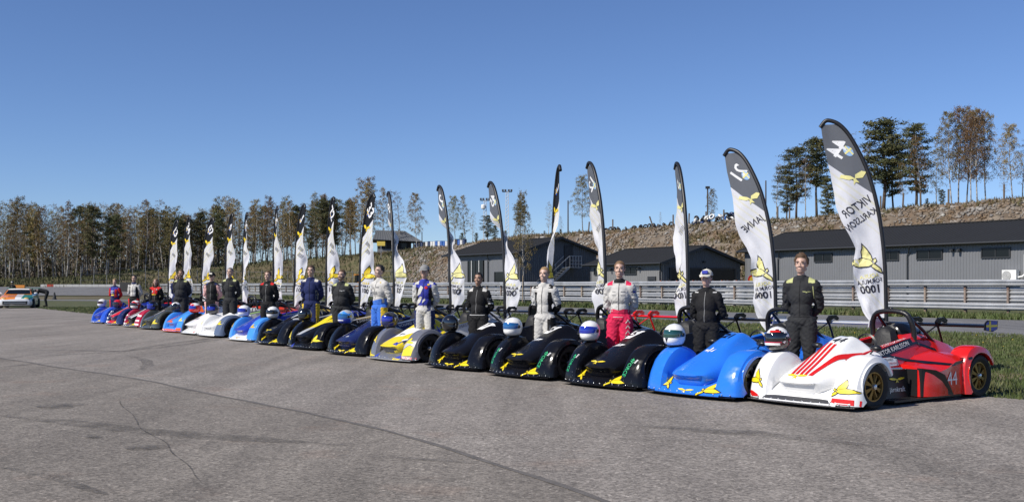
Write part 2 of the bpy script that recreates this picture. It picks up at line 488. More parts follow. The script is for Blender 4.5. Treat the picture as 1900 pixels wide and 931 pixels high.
def blades(name, n, dens, m, hmin, hmax, wd, seed):
    rg = np.random.default_rng(seed); V = []
    got = 0
    pos = []
    while got < n:
        D = rg.uniform(*dens[0], size=n); k = rg.uniform(*dens[1], size=n)
        X = .845 * D - .534 * k; Y = .534 * D + .845 * k
        ok = rg.uniform(size=n) < np.clip((16 / np.maximum(Y, 8)) ** 1.3, 0, 1)
        rr = X / np.maximum(Y, 1)
        ok &= (rr < .56) & (rr > -.5) & (Y > 8)
        if dens[2]: ok &= dens[2](X, Y)
        pos.append(np.stack([X[ok], Y[ok]], 1)); got += ok.sum()
    P = np.concatenate(pos)[:n]; n = len(P)
    a = rg.uniform(0, 6.283, n); h = rg.uniform(hmin, hmax, n) * (1 + np.clip(P[:, 1] / 60, 0, 1.2)); b = rg.uniform(-.5, .5, (n, 2)) * h[:, None]
    w2 = wd * (1 + P[:, 1] / 18)
    v = np.zeros((n, 3, 3)); v[:, 0, :2] = P + np.stack([np.cos(a), np.sin(a)], 1) * w2[:, None]; v[:, 1, :2] = P - np.stack([np.cos(a), np.sin(a)], 1) * w2[:, None]
    v[:, 2, :2] = P + b; v[:, 2, 2] = h; v[:, :2, 2] = -.008
    return np_tris(name, v.reshape(-1, 3), np.arange(n * 3).reshape(-1, 3), m)
def np_tris(name, v, f, mats, mi=None, parent=None, smooth=False):
    me = np_mesh(name, v, f, mi, smooth)
    return link(name, me, mats, parent)
def np_mesh(name, v, f, mi=None, smooth=False):
    me = bpy.data.meshes.new(name)
    nv, nf, c = len(v), len(f), f.shape[1]
    me.vertices.add(nv); me.vertices.foreach_set('co', np.ascontiguousarray(v, dtype=np.float32).ravel())
    me.loops.add(nf * c); me.polygons.add(nf)
    me.loops.foreach_set('vertex_index', np.ascontiguousarray(f, dtype=np.int32).ravel())
    me.polygons.foreach_set('loop_start', np.arange(nf, dtype=np.int32) * c)
    if mi is not None: me.polygons.foreach_set('material_index', np.ascontiguousarray(mi, dtype=np.int32))
    if smooth: me.polygons.foreach_set('use_smooth', np.ones(nf, dtype=bool))
    me.update(calc_edges=True); me.validate()
    return me
def off_apron(X, Y):
    # beyond the edge of the paddock asphalt
    d = (P1 - P0).normalized(); s = -((X - P0.x) * d.y - (Y - P0.y) * d.x)
    e = .03 + .12 * np.sin(X * 2.3) * np.sin(Y * 1.7)
    return np.where(Y > 54.5, Y > 0, s > e)
o = blades('grass', 120000, ((11.0, 29.2), (-12, 75), off_apron), M_BLADE, .02, .06, .006, 5); o['kind'] = 'stuff'
o = blades('grass', 20000, ((42.0, 45.6), (-30, 120), None), M_BLADE, .05, .16, .012, 6); o['kind'] = 'stuff'
# dandelions and weeds in the verge
wv = MB()
for i in range(70):
    D = rnd.uniform(22, 28.5); k = rnd.uniform(-5, 40); c = NB * D + UB * k; s = rnd.uniform(.012, .022)
    wv.ell((c.x, c.y, .07 + rnd.uniform(0, .06)), (s, s, s * .5), 6, 3)
wv.build('dandelions', mat('dandelion', (.6, .42, .03), .7))['kind'] = 'stuff'

# ------------------------------------------------------------------ hillside
_rx = [-1.3, -.60, -.48, -.45, -.40, -.376, -.326, -.256, -.155, -.10, -.045, .0]
_yf = [150, 156, 158, 159, 160, 165, 172, 180, 181, 162, 147, 73 / .534]
_yc = [200, 205, 208, 209, 210, 212, 215, 222, 218, 196, 177, 88 / .534]
_zc = [2.2, 2.2, 2.4, 2.5, 3.0, 3.4, 4.7, 5.7, 7.4, 7.8, 8.3, 8.8]
def hill(X, Y):
    r = X / Y
    if r <= 0:
        yf = interp(r, _rx, _yf); yc = interp(r, _rx, _yc); zc = interp(r, _rx, _zc)
    else:
        q = .845 * r + .534; yf = 73 / q; yc = 88 / q; zc = 8.8
    zl = sstep((-.325 - r) / .03) * 1.25 * sstep((Y - 108) / 45)
    t = (Y - yf) / (yc - yf)
    if t < 0: f = 0
    elif t < 1: f = t + .06 * math.sin(math.pi * 2 * t) * -1
    else: f = 1
    z = zl + (zc - zl) * f
    if t > 0:
        z += min(1, t * 4) * (.45 * noise.noise((X * .11, Y * .11, 3)) + .22 * noise.noise((X * .4, Y * .4, 8)))
    return z
rs = np.concatenate([np.linspace(-1.15, -.5, 14), np.linspace(-.49, .56, 330), np.linspace(.6, 1.3, 14)])
hv = []; NR = 64
for r in rs:
    if r <= 0: yf = interp(r, _rx, _yf); yc = interp(r, _rx, _yc)
    else: q = .845 * r + .534; yf = 73 / q; yc = 88 / q
    y0 = 104 if r < -.3 else yf - 2
    if r < -.3: y0 = min(y0, yf - 2)
    for j in range(NR):
        t = j / (NR - 1)
        Y = y0 + (yf - y0) * (t / .2) if t < .2 else (yf + (yc - yf) * ((t - .2) / .6) if t < .8 else yc + (420 - yc) * ((t - .8) / .2) ** 2)
        hv.append((r * Y, Y, hill(r * Y, Y) - .03))
hf = [(i * NR + j, (i + 1) * NR + j, (i + 1) * NR + j + 1, i * NR + j + 1) for i in range(len(rs) - 1) for j in range(NR - 1)]
hm = []
for i in range(len(rs) - 1):
    for j in range(NR - 1):
        r = (rs[i] + rs[i + 1]) / 2; t = (j + .5) / (NR - 1)
        rock = 1 if (r > -.085 - .03 * (1 - t) + .02 * noise.noise((i * .4, j * .4, 0)) and .17 < t < .80) else 0
        hm.append(rock)
M_HGRASS = mat('hill_grass', (.085, .080, .032), .95, var=.35, vscale=.35, col2=(.12, .092, .048), c2scale=.16, bump=.8, bscale=2.5)
M_HROCK = mat('hill_gravel', (.12, .082, .050), .95, var=.4, vscale=.8, col2=(.175, .145, .11), c2scale=.35, bump=1, bscale=4)
hs = np_tris('hillside', np.array(hv), np.array(hf), [M_HGRASS, M_HROCK], np.array(hm), smooth=True); hs['kind'] = 'structure'

# blasted rock on the embankment
def rock_shape(seed, n=1):
    rg = random.Random(seed)
    bm = bmesh.new(); bmesh.ops.create_icosphere(bm, subdivisions=1, radius=1)
    for v in bm.verts:
        f = rg.uniform(.62, 1.15); v.co = Vector((v.co.x * 1.1, v.co.y * .8, v.co.z * .62)) * f
    bmesh.ops.triangulate(bm, faces=bm.faces)
    bm.verts.index_update()
    v = np.array([tuple(q.co) for q in bm.verts]); f = np.array([[q.index for q in p.verts] for p in bm.faces]); bm.free()
    return v, f
def rock_shape_small(seed):
    rg = random.Random(seed)
    v = np.array([(1, 0, 0), (-1, 0, 0), (0, .8, 0), (0, -.8, 0), (0, 0, .6), (0, 0, -.6), (.6, .5, .3), (-.5, -.5, .35)])
    v = v * np.array([[rg.uniform(.7, 1.2)] * 3 for _ in range(8)])
    bm = bmesh.new(); [bm.verts.new(p) for p in v]; r = bmesh.ops.convex_hull(bm, input=bm.verts); bmesh.ops.triangulate(bm, faces=bm.faces)
    bmesh.ops.delete(bm, geom=[q for q in bm.verts if not q.link_faces], context='VERTS')
    bm.verts.index_update()
    v = np.array([tuple(q.co) for q in bm.verts]); f = np.array([[q.index for q in p.verts] for p in bm.faces]); bm.free()
    return v, f
SHAPES = [rock_shape_small(i + 30) for i in range(5)]; SMALL = [rock_shape_small(i) for i in range(6)]
M_ROCK = mat('blasted_rock', (.245, .23, .208), .9, var=.5, vscale=1.6, col2=(.155, .105, .062), c2scale=.5, c2amt=.5, bump=.4, bscale=8)
def rockspot(rg):
    D = rg.uniform(72.2, 88.6); m = D * rg.uniform(.42, 2.12)
    P = NB * D + UB * m
    return P
RV = []; RFc = []; base = 0
rg = random.Random(11)
n = 0
while n < 17000:
    P = rockspot(rg); r = P.x / P.y
    if r < -.07 and rg.random() < (-.07 - r) / .045: continue
    dn = noise.noise((P.x * .09, P.y * .09, 2)) + .35 * noise.noise((P.x * .3, P.y * .3, 4))
    if r > -.03 and rg.random() > .62 + .9 * dn: continue
    v, f = SMALL[rg.randrange(6)]
    s = rg.uniform(.09, .27) * (1.4 if rg.random() < .25 else 1)
    q = np.array(Matrix.Rotation(rg.uniform(0, 6.28), 3, 'Z') @ Matrix.Rotation(rg.uniform(-.9, .9), 3, 'X') @ Matrix.Rotation(rg.uniform(-.9, .9), 3, 'Y'))
    vv = (v * s) @ q.T + np.array([P.x, P.y, hill(P.x, P.y) + s * .15])
    RV.append(vv); RFc.append(f + base); base += len(vv); n += 1
o = np_tris('rock_scree', np.concatenate(RV), np.concatenate(RFc), M_ROCK); o['kind'] = 'stuff'; o.parent = hs
M_STONE = mat('pale_stone', (.26, .245, .225), .88, var=.3, vscale=1.5, rand=.45, bump=.4, bscale=6)
SM = [np_mesh('stone', v, f) for v, f in SHAPES]
n = 0
while n < 240:
    P = rockspot(rg); r = P.x / P.y
    if r < -.09 or r > .52: continue
    s = rg.uniform(.22, .40) * (1.5 if rg.random() < .12 else 1)
    o = link('stone', SM[n % 5], M_STONE, hs); n += 1
    o.location = (P.x, P.y, hill(P.x, P.y) + s * .15); o.rotation_euler = (rg.uniform(-.7, .7), rg.uniform(-.7, .7), rg.uniform(0, 6.28)); o.scale = (s,) * 3
# scrub on the slope
SC_V = []; 
for i in range(8200):
    g = rg.random()
    if g < .35: D = rg.uniform(76, 84); m = D * rg.uniform(1.0, 1.25)
    elif g < .6: D = rg.uniform(86.5, 90); m = D * rg.uniform(.45, 2.3)
    else: D = rg.uniform(74, 88); m = D * rg.uniform(.42, 1.9)
    P = NB * D + UB * m
    if g < .35 and noise.noise((P.x * .2, P.y * .2, 11)) < .0: continue
    if g >= .6 and noise.noise((P.x * .16, P.y * .16, 21)) < .02: continue
    z = hill(P.x, P.y)
    for q in range(5):
        a = rg.uniform(0, 6.28); h = rg.uniform(.15, .55); wd = rg.uniform(.04, .1); t = Vector((rg.uniform(-.3, .3), rg.uniform(-.3, .3), h)); p = Vector((P.x + rg.uniform(-.3, .3), P.y + rg.uniform(-.3, .3), z - .05))
        SC_V += [tuple(p + Vector((math.cos(a) * wd, math.sin(a) * wd, 0))), tuple(p - Vector((math.cos(a) * wd, math.sin(a) * wd, 0))), tuple(p + t)]
o = np_tris('scrub', np.array(SC_V), np.arange(len(SC_V)).reshape(-1, 3), mat('scrub_leaf', (.085, .082, .03), .85, var=.4, vscale=.5, col2=(.15, .1, .05), c2scale=.3)); o['kind'] = 'stuff'
# dry grass on the grassy slope
SC_V = []
for i in range(16000):
    r = rg.uniform(-.5, -.07); yf = interp(r, _rx, _yf); yc = interp(r, _rx, _yc); Y = rg.uniform(yf - 6, yc + 8); X = r * Y
    z = hill(X, Y); h = rg.uniform(.2, .7); a = rg.uniform(0, 6.28); wd = rg.uniform(.05, .16)
    SC_V += [(X + math.cos(a) * wd, Y + math.sin(a) * wd, z - .05), (X - math.cos(a) * wd, Y - math.sin(a) * wd, z - .05), (X + rg.uniform(-.3, .3), Y + rg.uniform(-.3, .3), z + h)]
o = np_tris('dry_grass', np.array(SC_V), np.arange(len(SC_V)).reshape(-1, 3), mat('dry_grass_blade', (.085, .078, .030), .85, var=.35, vscale=.25, col2=(.055, .066, .02), c2scale=.1)); o['kind'] = 'stuff'

# far track on the left, riding on the low rise, with its white kerb barrier
tk = MB(); vs = []
for px in range(-60, 256, 15):
    r = ray(px)
    for Y in (122, 129, 136, 143, 150): vs.append((r * Y, Y, hill(r * Y, Y) + .035 + .015))
ncol = len(range(-60, 256, 15))
tk.add(vs, [(i * 5 + j, (i + 1) * 5 + j, (i + 1) * 5 + j + 1, i * 5 + j + 1) for i in range(ncol - 1) for j in range(4)])
tk.build('race_track', M_ROAD, smooth=True)['kind'] = 'structure'

# ------------------------------------------------------------------ guardrail
M_GALV = mat('galvanised_rail', (.43, .435, .44), .42, .4, var=.2, vscale=1.2, rand=.12, col2=(.30, .20, .13), c2scale=.6, c2amt=.12)
M_POST = mat('rusty_post', (.33, .27, .22), .75, .3, var=.3, vscale=3, col2=(.16, .08, .045), c2scale=2.2, c2amt=.5, rand=.25)
SEG = 4.4
prof = [(-.155, .0), (-.15, .012), (-.125, .02), (-.098, .092), (-.062, .094), (-.025, .015), (.025, .015), (.062, .094), (.098, .092), (.125, .02), (.15, .012), (.155, 0)]
gb = MB(); n = len(prof)
for x in (-SEG / 2 - .08, SEG / 2 + .08): pass
vs = []
for x in (-SEG / 2, SEG / 2):
    for z, y in prof: vs.append((x, -y - .004, z))
    for z, y in reversed(prof): vs.append((x, -y + .004, z))
N2 = 2 * n
gb.add(vs, [(k, (k + 1) % N2, N2 + (k + 1) % N2, N2 + k) for k in range(N2)] + [tuple(range(N2))[::-1], tuple(range(N2, 2 * N2))])
for sx in (-SEG / 2 + .15, 0, SEG / 2 - .15): gb.lathe([(.022, 0), (.018, -.02)], 6, 'Y', (sx, -.02, 0))
beam = gb.mesh('rail', 30)
pb = MB(); pb.box((0, .03, .83), (.10, .012, 1.66)); pb.box((0, .15, .83), (.10, .012, 1.66)); pb.box((-.045, .09, .83), (.008, .118, 1.656))
postm = pb.mesh('post')
GR = empty('guardrail', rail_pt(0), math.atan2(UB.y, UB.x), 'long galvanised guardrail of stacked steel rails on rusty posts along the road', 'guardrail')
# local x runs along the rail away from the camera, local +y is towards the road
kmax = 152
k = -30.0; i = 0
while k < kmax:
    for z, side in ((1.565, 0), (.47, 0), (1.20, 1), (.83, 1)):
        o = link('rail', beam, M_GALV, GR)
        o.location = (k + SEG / 2 - .01, .0 if side == 0 else -.165, z + .012 * noise.noise((i * 3.1, z * 9, 1)))
        if side == 0: o.rotation_euler = (0, .003 * noise.noise((i, z, 3)), R(180)); o.location.y = .02
        else: o.rotation_euler = (0, .003 * noise.noise((i, z, 3)), R(180)); o.location.y = -.19
    k += SEG; i += 1
k = -30.0; i = 0
while k < kmax:
    o = link('post', postm, M_POST, GR); o.location = (k, -.175, -.02); o.rotation_euler = (0, R(.6) * noise.noise((i * 2.7, 1, 1)), 0)
    k += 2.2; i += 1

# ------------------------------------------------------------------ buildings
M_CLAD = mat('grey_cladding', (.17, .175, .185), .5, .15, var=.05, vscale=.8)
M_CLADL = mat('light_grey_cladding', (.20, .20, .20), .55, .1, var=.05, vscale=.8)
M_SHADECLAD = mat('shaded_gable_cladding', (.10, .105, .115), .5, .15, var=.05, vscale=.8)  # same cladding with shade put into its colour, for gables turned from the sun
M_ROOF = mat('black_roof', (.013, .0135, .0145), .75, .0, var=.12, vscale=.6)
M_TRIM = mat('dark_trim', (.03, .032, .035), .5)
M_GLASS = mat('dark_glass', (.008, .009, .010), .12, 0, spec=.3)
M_WHITE = mat('white_enamel', (.75, .75, .73), .4, var=.04)
M_STEEL = mat('bare_steel', (.5, .51, .52), .4, .8, var=.1)
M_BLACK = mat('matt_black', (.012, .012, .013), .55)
def corr_wall(L0, z0, ztop, pitch=.22, depth=.025):
    """corrugated sheet along local x 0..L0, facing local -y; ztop(x) gives the upper edge"""
    b = MB(); xs = []; x = 0.0
    while x < L0 - 1e-6:
        xs += [(x, 0), (x + pitch * .4, 0), (x + pitch * .5, depth), (x + pitch * .9, depth)]; x += pitch
    xs = [p for p in xs if p[0] < L0] + [(L0, 0)]
    vs = []
    for x, y in xs: vs += [(x, y, z0), (x, y, ztop(x))]
    n = len(xs)
    fs = [(2 * i, 2 * i + 2, 2 * i + 3, 2 * i + 1) for i in range(n - 1)]
    m = len(vs); vs += [(0, .2, z0), (0, .2, ztop(0)), (L0, .2, z0), (L0, .2, ztop(L0))]
    fs += [(m, 0, 1, m + 1), (2 * n - 2, m + 2, m + 3, 2 * n - 1)]
    return b.add(vs, fs)
def window(parent, x, z, wd, ht, ax='x', off=0, mull=2, frame=None):
    """window proud of a wall: local wall plane y=off facing -y (ax x) or x=off facing +x (ax y)"""
    b = MB(); t = .07
    def bx(cx, cz, dx, dz, dep, o):
        if ax == 'x': return (cx, off - o, cz), (dx, dep, dz)
        return (off + o, cx, cz), (dep, dx, dz)
    for (cx, cz, dx, dz) in ((x, z + ht / 2 - t / 2, wd, t), (x, z - ht / 2 + t / 2, wd, t), (x - wd / 2 + t / 2, z, t, ht - 2 * t - .004), (x + wd / 2 - t / 2, z, t, ht - 2 * t - .004)):
        b.box(*bx(cx, cz, dx, dz, .09, .03))
    for q in range(1, mull): b.box(*bx(x - wd / 2 + wd * q / mull, z, .045, ht - 2 * t - .004, .08, .03))
    f = b.build('window', frame or M_TRIM, parent)
    p = MB(); p.box(*bx(x, z, wd - t, ht - t, .02, .02)); p.build('pane', M_GLASS, f)
    return f
def roof_slab(parent, name, corners_lo, corners_hi, ribs, m):
    """ribbed roof sheet between two eave points and two ridge points (local)"""
    a, b_ = Vector(corners_lo[0]), Vector(corners_lo[1]); c, d = Vector(corners_hi[0]), Vector(corners_hi[1])
    nrm = (b_ - a).cross(c - a).normalized()
    if nrm.z < 0: nrm = -nrm
    mb = MB(); vs = []; n = int(ribs)
    sec = []
    for i in range(n):
        for q, h in ((0, 0), (.35, 0), (.45, .035), (.65, .035), (.75, 0)): sec.append(((i + q) / n, h))
    sec.append((1, 0))
    for t, h in sec:
        p = a.lerp(b_, t) + nrm * h; q = c.lerp(d, t) + nrm * h; vs += [p, q]
    k = len(sec)
    fs = [(2 * i, 2 * i + 2, 2 * i + 3, 2 * i + 1) for i in range(k - 1)]
    lo = len(vs)
    vs += [a - nrm * .12, b_ - nrm * .12, c - nrm * .12, d - nrm * .12]
    fs += [(lo, lo + 2, lo + 3, lo + 1), (lo, 0, 1, lo + 2), (lo + 1, lo + 3, 2 * k - 1, 2 * k - 2)] + [(lo, lo + 1, 2 * k - 2) + tuple(2 * i for i in range(k - 2, -1, -1))]
    mb.add(vs, fs)
    return mb.build(name, m, parent)
def shed(name, corner, L0, W0, eave, ridge, label, wallm, gablem):
    """gabled shed; local x along the long wall (away from camera), gable wall on the local y=0..W plane at x=0.
       long wall sits at local y=0 facing the track"""
    rz = math.atan2(UB.y, UB.x)
    root = empty(name, corner, rz, label, 'building')
    # local +y after rz points to -NB, so the shed body extends to local -y
    lw = corr_wall(L0, -.05, lambda x: eave).build('wall', wallm, root)
    lw.rotation_euler = (0, 0, R(180)); lw.location = (L0, 0, 0)
    gw = corr_wall(W0, -.05, lambda y: eave + (ridge - eave) * (1 - abs(y - W0 / 2) / (W0 / 2))).build('wall', gablem, root)
    gw.rotation_euler = (0, 0, R(-90)); gw.location = (0, 0, 0)
    gw2 = corr_wall(W0, -.05, lambda y: eave + (ridge - eave) * (1 - abs(y - W0 / 2) / (W0 / 2))).build('wall', gablem, root)
    gw2.rotation_euler = (0, 0, R(90)); gw2.location = (L0, -W0, 0)
    bw = corr_wall(L0, -.05, lambda x: eave).build('wall', wallm, root); bw.location = (0, -W0, 0)
    ov = .45; sl = (ridge - eave) / (W0 / 2); zo = eave - sl * ov + .06
    roof_slab(root, 'roof', [(-ov, ov, zo), (L0 + ov, ov, zo)], [(-ov, -W0 / 2, ridge + .06), (L0 + ov, -W0 / 2, ridge + .06)], (L0 + 2 * ov) / .35, M_ROOF)
    roof_slab(root, 'roof', [(-ov, -W0 - ov, zo), (L0 + ov, -W0 - ov, zo)], [(-ov, -W0 / 2, ridge + .06), (L0 + ov, -W0 / 2, ridge + .06)], (L0 + 2 * ov) / .35, M_ROOF)
    rb = MB(); rb.box((L0 / 2, -W0 / 2, ridge + .09), (L0 + 2 * ov, .3, .05)); rb.build('ridge_cap', M_ROOF, root)
    for x in (-ov - .02, L0 + ov + .02):
        MB().bar((x, ov, zo - .06), (x, -W0 / 2, ridge), .03, .2).build('bargeboard', M_TRIM, root); MB().bar((x, -W0 - ov, zo - .06), (x, -W0 / 2, ridge - .004), .028, .2).build('bargeboard', M_TRIM, root)
    g = MB(); g.tube([(-ov, ov + .07, zo - .03), (L0 + ov, ov + .07, zo - .03)], .06, 8); g.build('gutter', M_TRIM, root)
    return root
def pipe(root, x, zt, y=.09):
    b = MB(); b.tube([(x - .5, .5, zt - .02), (x - .1, y, zt - .45), (x, y, zt - .6), (x, y, 0)], .045, 8); return b.build('drainpipe', M_TRIM, root)
# B: low garage in the middle
B = shed('garage', at(1228, 82), 9.2, 8.2, 3.25, 4.5, 'low grey metal garage with two open bays in its gable, middle building behind the guardrail', M_CLADL, M_SHADECLAD)
f = window(B, 3.9, 2.55, 2.0, .75, 'x', .04, 2)
for o in (f,): o.location.y = .10
def wl(root, x, z, wd, ht, mull=2):
    b = MB(); t = .07
    for (cx, cz, dx, dz) in ((x, z + ht / 2 - t / 2, wd, t), (x, z - ht / 2 + t / 2, wd, t), (x - wd / 2 + t / 2, z, t, ht - 2 * t - .004), (x + wd / 2 - t / 2, z, t, ht - 2 * t - .004)):
        b.box((cx, .035, cz), (dx, .1, dz))
    for q in range(1, mull): b.box((x - wd / 2 + wd * q / mull, .035, z), (.05, .09, ht - 2 * t - .004))
    f = b.build('window', M_TRIM, root)
    MB().box((x, .02, z), (wd - t, .05, ht - t)).build('pane', M_GLASS, f)
    return f
bpy.data.objects.remove(f.children[0]); bpy.data.objects.remove(f)
wl(B, 3.8, 2.62, 1.6, .62); wl(B, 8.0, 2.62, 1.2, .62)
def door(root, x, wd, ht, m=M_TRIM):
    b = MB(); b.box((x, .03, ht / 2), (wd, .1, ht)); d = b.build('door', m, root)
    MB().box((x, .09, ht * .62), (wd * .55, .02, ht * .5)).build('pane', M_GLASS, d)
    MB().tube([(x + wd * .38, .10, ht * .48), (x + wd * .38, .14, ht * .48), (x + wd * .25, .14, ht * .48)], .015, 6).build('handle', M_STEEL, d)
    return d
door(B, 1.15, .95, 2.15)
pipe(B, .15, 3.1)
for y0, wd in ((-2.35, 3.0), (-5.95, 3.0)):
    b = MB(); b.box((-.03, y0, 1.33), (.12, wd, 2.66)); bay = b.build('bay_shade', M_BLACK, B)  # black slab standing in for the shade inside the open bay
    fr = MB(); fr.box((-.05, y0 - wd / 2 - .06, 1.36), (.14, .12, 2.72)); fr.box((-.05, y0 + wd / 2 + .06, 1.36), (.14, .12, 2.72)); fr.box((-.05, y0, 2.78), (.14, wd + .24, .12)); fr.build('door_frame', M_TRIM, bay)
for x, z in ((6.2, 2.75), (2.6, 2.8)):
    b = MB(); b.box((x, .12, z), (.16, .2, .12)); b.lathe([(.05, 0), (.08, .1)], 8, 'Y', (x, .22, z - .03)); b.build('wall_lamp', M_TRIM, B)
b = MB(); b.box((-.12, -4.2, 3.3), (.16, .2, .14)); b.build('wall_lamp', M_TRIM, B)
# A: workshop with tall window bays on the left
A = shed('workshop', at(965, 95), 13.2, 8.4, 4.45, 5.75, 'grey metal workshop with tall glazed bays and an outside stair, left building behind the guardrail', M_CLAD, M_SHADECLAD)
for x0, x1, zt in ((6.2, 9.2, 3.7), (10.7, 13.0, 3.7)):
    b = MB(); b.box(((x0 + x1) / 2, .02, zt / 2 + .15), (x1 - x0, .1, zt - .1)); bay = b.build('window', M_GLASS, A)
    n = 5
    for q in range(n):
        x = x0 + .1 + (x1 - x0 - .2) * q / (n - 1)
        MB().box((x, .085, zt / 2 + .15), (.07, .05, zt - .1)).build('mullion', M_WHITE if q in (1, 3) else M_TRIM, bay)
    for q in range(3):
        x = x0 + (x1 - x0) * (q + .5) / 3; fr = MB()
        for dx in (-.24, .24): fr.box((x + dx, .10, .95), (.06, .05, 1.3))
        for z in (.35, 1.55): fr.box((x, .10, z), (.42, .046, .06))
        fr.build('casement', M_WHITE, bay)
b = MB(); b.box((2.6, .02, 1.35), (3.2, .1, 2.7)); bay = b.build('door', M_GLASS, A)
for q in range(4):
    x = 1.35 + q * .84; fr = MB()
    for dx in (-.3, .3): fr.box((x + dx, .09, .9), (.07, .05, 1.3))
    for z in (.28, 1.52): fr.box((x, .09, z), (.53, .046, .07))
    fr.build('door_leaf', M_WHITE, bay)
for x in (1.0, 2.6, 4.2): MB().box((x, .09, 1.35), (.09, .05, 2.7)).build('mullion', M_TRIM, bay)
pipe(A, .2, 4.3); pipe(A, 5.4, 4.3)
st = MB()
for s_ in (-.15, -1.05):
    st.bar((s_, -.9, .2), (s_, -4.6, 3.1), .06, .2)
    st.bar((s_, -.9, 1.2), (s_, -4.6, 4.1), .04, .05)
for q in range(7): st.bar((-.6 + .45 * (1 if q % 2 else -1), -1.2 - q * .5, .45 + q * .4), (-.6 + .45 * (1 if q % 2 else -1), -1.2 - q * .5, 1.45 + q * .4), .035, .035)
stair = st.build('stair', M_STEEL, A)
for q in range(14): MB().box((-.6, -1.0 - q * .26, .32 + q * .205), (.84, .22, .03)).build('step', M_STEEL, stair)
bl = MB(); bl.box((-.6, -5.2, 3.08), (1.1, 1.3, .06))
bl.build('landing', M_STEEL, A)
gr = MB()
for q in range(5): gr.box((-1.13, -4.6 - q * .32, 3.6), (.04, .04, 1.0))
for z in (3.4, 3.7, 4.1): gr.box((-1.13, -5.24, z), (.036, 1.3, .035))
gr.build('balcony_rail', M_STEEL, A)
MB().box((-.03, -5.2, 4.1), (.1, .9, 2.0)).build('door', M_TRIM, A)
# C: long hall on the right
wc0 = at(1382, 86)
C_ = shed('long_hall', wc0, -0.0 + 31, 10.0, 4.25, 5.75, 'long grey corrugated hall with strip windows and black roof on the right', M_CLAD, M_CLAD)
C_.location = wc0 - UB * 31
# local x grows away from the camera; far left end at x=31
for px, wd in ((1848, 2.0), (1725, 2.0), (1652, 1.5), (1528, 1.7), (1428, 1.2)):
    # solve the position of the window on the wall from where the wall stands
    r = ray(px); k = (wc0.x - r * wc0.y) / (UB.x * -1 - r * UB.y * -1) if False else None
    # wall point wc0 - UB*q : (x+.534q)/(y-.845q)=r
    q = (r * wc0.y - wc0.x) / (.534 + .845 * r)
    if q > 31: continue
    wl(C_, 31 - q, 3.5, wd, .66, 2)
for px in (1685, 1445):
    r = ray(px); q = (r * wc0.y - wc0.x) / (.534 + .845 * r); pipe(C_, 31 - q, 4.1)
for px in (1769, 1782):
    r = ray(px); q = (r * wc0.y - wc0.x) / (.534 + .845 * r); x = 31 - q
    b = MB(); b.box((x, .12, 3.75), (.18, .2, .16)); b.lathe([(.05, 0), (.09, .12)], 8, 'Y', (x, .22, 3.7)); b.build('wall_lamp', M_TRIM, C_)
r = ray(1880); q = (r * wc0.y - wc0.x) / (.534 + .845 * r); x = 31 - q
ac = empty('air_conditioner', C_.matrix_basis @ Vector((x, .22, 2.05)), C_.rotation_euler.z, 'white air conditioner box on the wall of the long grey hall', 'air conditioner')
b = MB(); b.box((0, .05, 0), (.95, .34, .72)); b.build('casing', M_WHITE, ac)
b = MB(); b.lathe([(.3, .225), (.3, .235), (.27, .24)], 20, 'Y', (.16, 0, 0)); b.build('fan_guard', mat('grille', (.25, .25, .25), .5), ac)
for i in range(5):
    b = MB(); b.lathe([(.05 + i * .05, .236), (.065 + i * .05, .25), (.05 + i * .05, .25)], 20, 'Y', (.16, 0, 0), cap=False); b.build('fan_ring', M_WHITE, ac)
for dx in (-.35, .35):
    b = MB(); b.box((dx, -.02, -.42), (.05, .42, .05)); b.build('bracket', M_STEEL, ac)
b = MB(); b.tube([(-.5, .05, -.1), (-.75, .0, -.05), (-.85, -.1, .1), (-.85, -.1, 1.3)], .06, 8); b.build('duct', M_WHITE, ac)
# hill house
hp = at(738, 205); hp.z = hill(hp.x, hp.y) - .1
HH = empty('hill_house', hp, R(8), 'dark timber house with grey roof up on the hill between birches', 'building')
MB().box((-.6, 2.5, 1.4), (6.4, 4, 3.0)).build('wall', mat('dark_timber', (.022, .02, .018), .8, var=.2), HH)
roof_slab(HH, 'roof', [(-4.8, -.8, 2.7), (4.7, -.8, 2.3)], [(-4.0, 3.0, 4.6), (1.5, 3.0, 4.5)], 18, mat('grey_roof', (.10, .105, .11), .6, var=.1))
roof_slab(HH, 'roof', [(-4.8, 6, 2.4), (4.7, 6, 2.3)], [(-4.0, 3.0, 4.6), (1.5, 3.0, 4.5)], 18, MATS['grey_roof'])
for x in (3.0, 4.2): MB().box((x, -.3, 1.1), (.16, .16, 2.4)).build('porch_post', MATS['dark_timber'], HH)
for x in (-2.6, -.6, 1.2):
    f = MB().box((x, .46, 1.6), (1.1, .08, 1.0)).build('window', M_TRIM, HH); MB().box((x, .41, 1.6), (.9, .04, .8)).build('pane', M_GLASS, f)
MB().box((-.6, .3, .45), (6.4, .12, .9)).build('plinth', mat('pale_plinth', (.2, .2, .2), .8), HH)
sg = at(707, 198); sg.z = hill(sg.x, sg.y)
s_ = empty('signboard', sg, 0, 'small yellow signboard on a post among the trees left of the hill house', 'sign')
MB().tube([(0, 0, -.2), (0, 0, 2.2)], .05, 6).build('post', M_STEEL, s_); MB().box((0, -.07, 2.6), (1.5, .06, .8)).build('board', mat('sign_yellow', (.6, .45, .08), .5), s_)

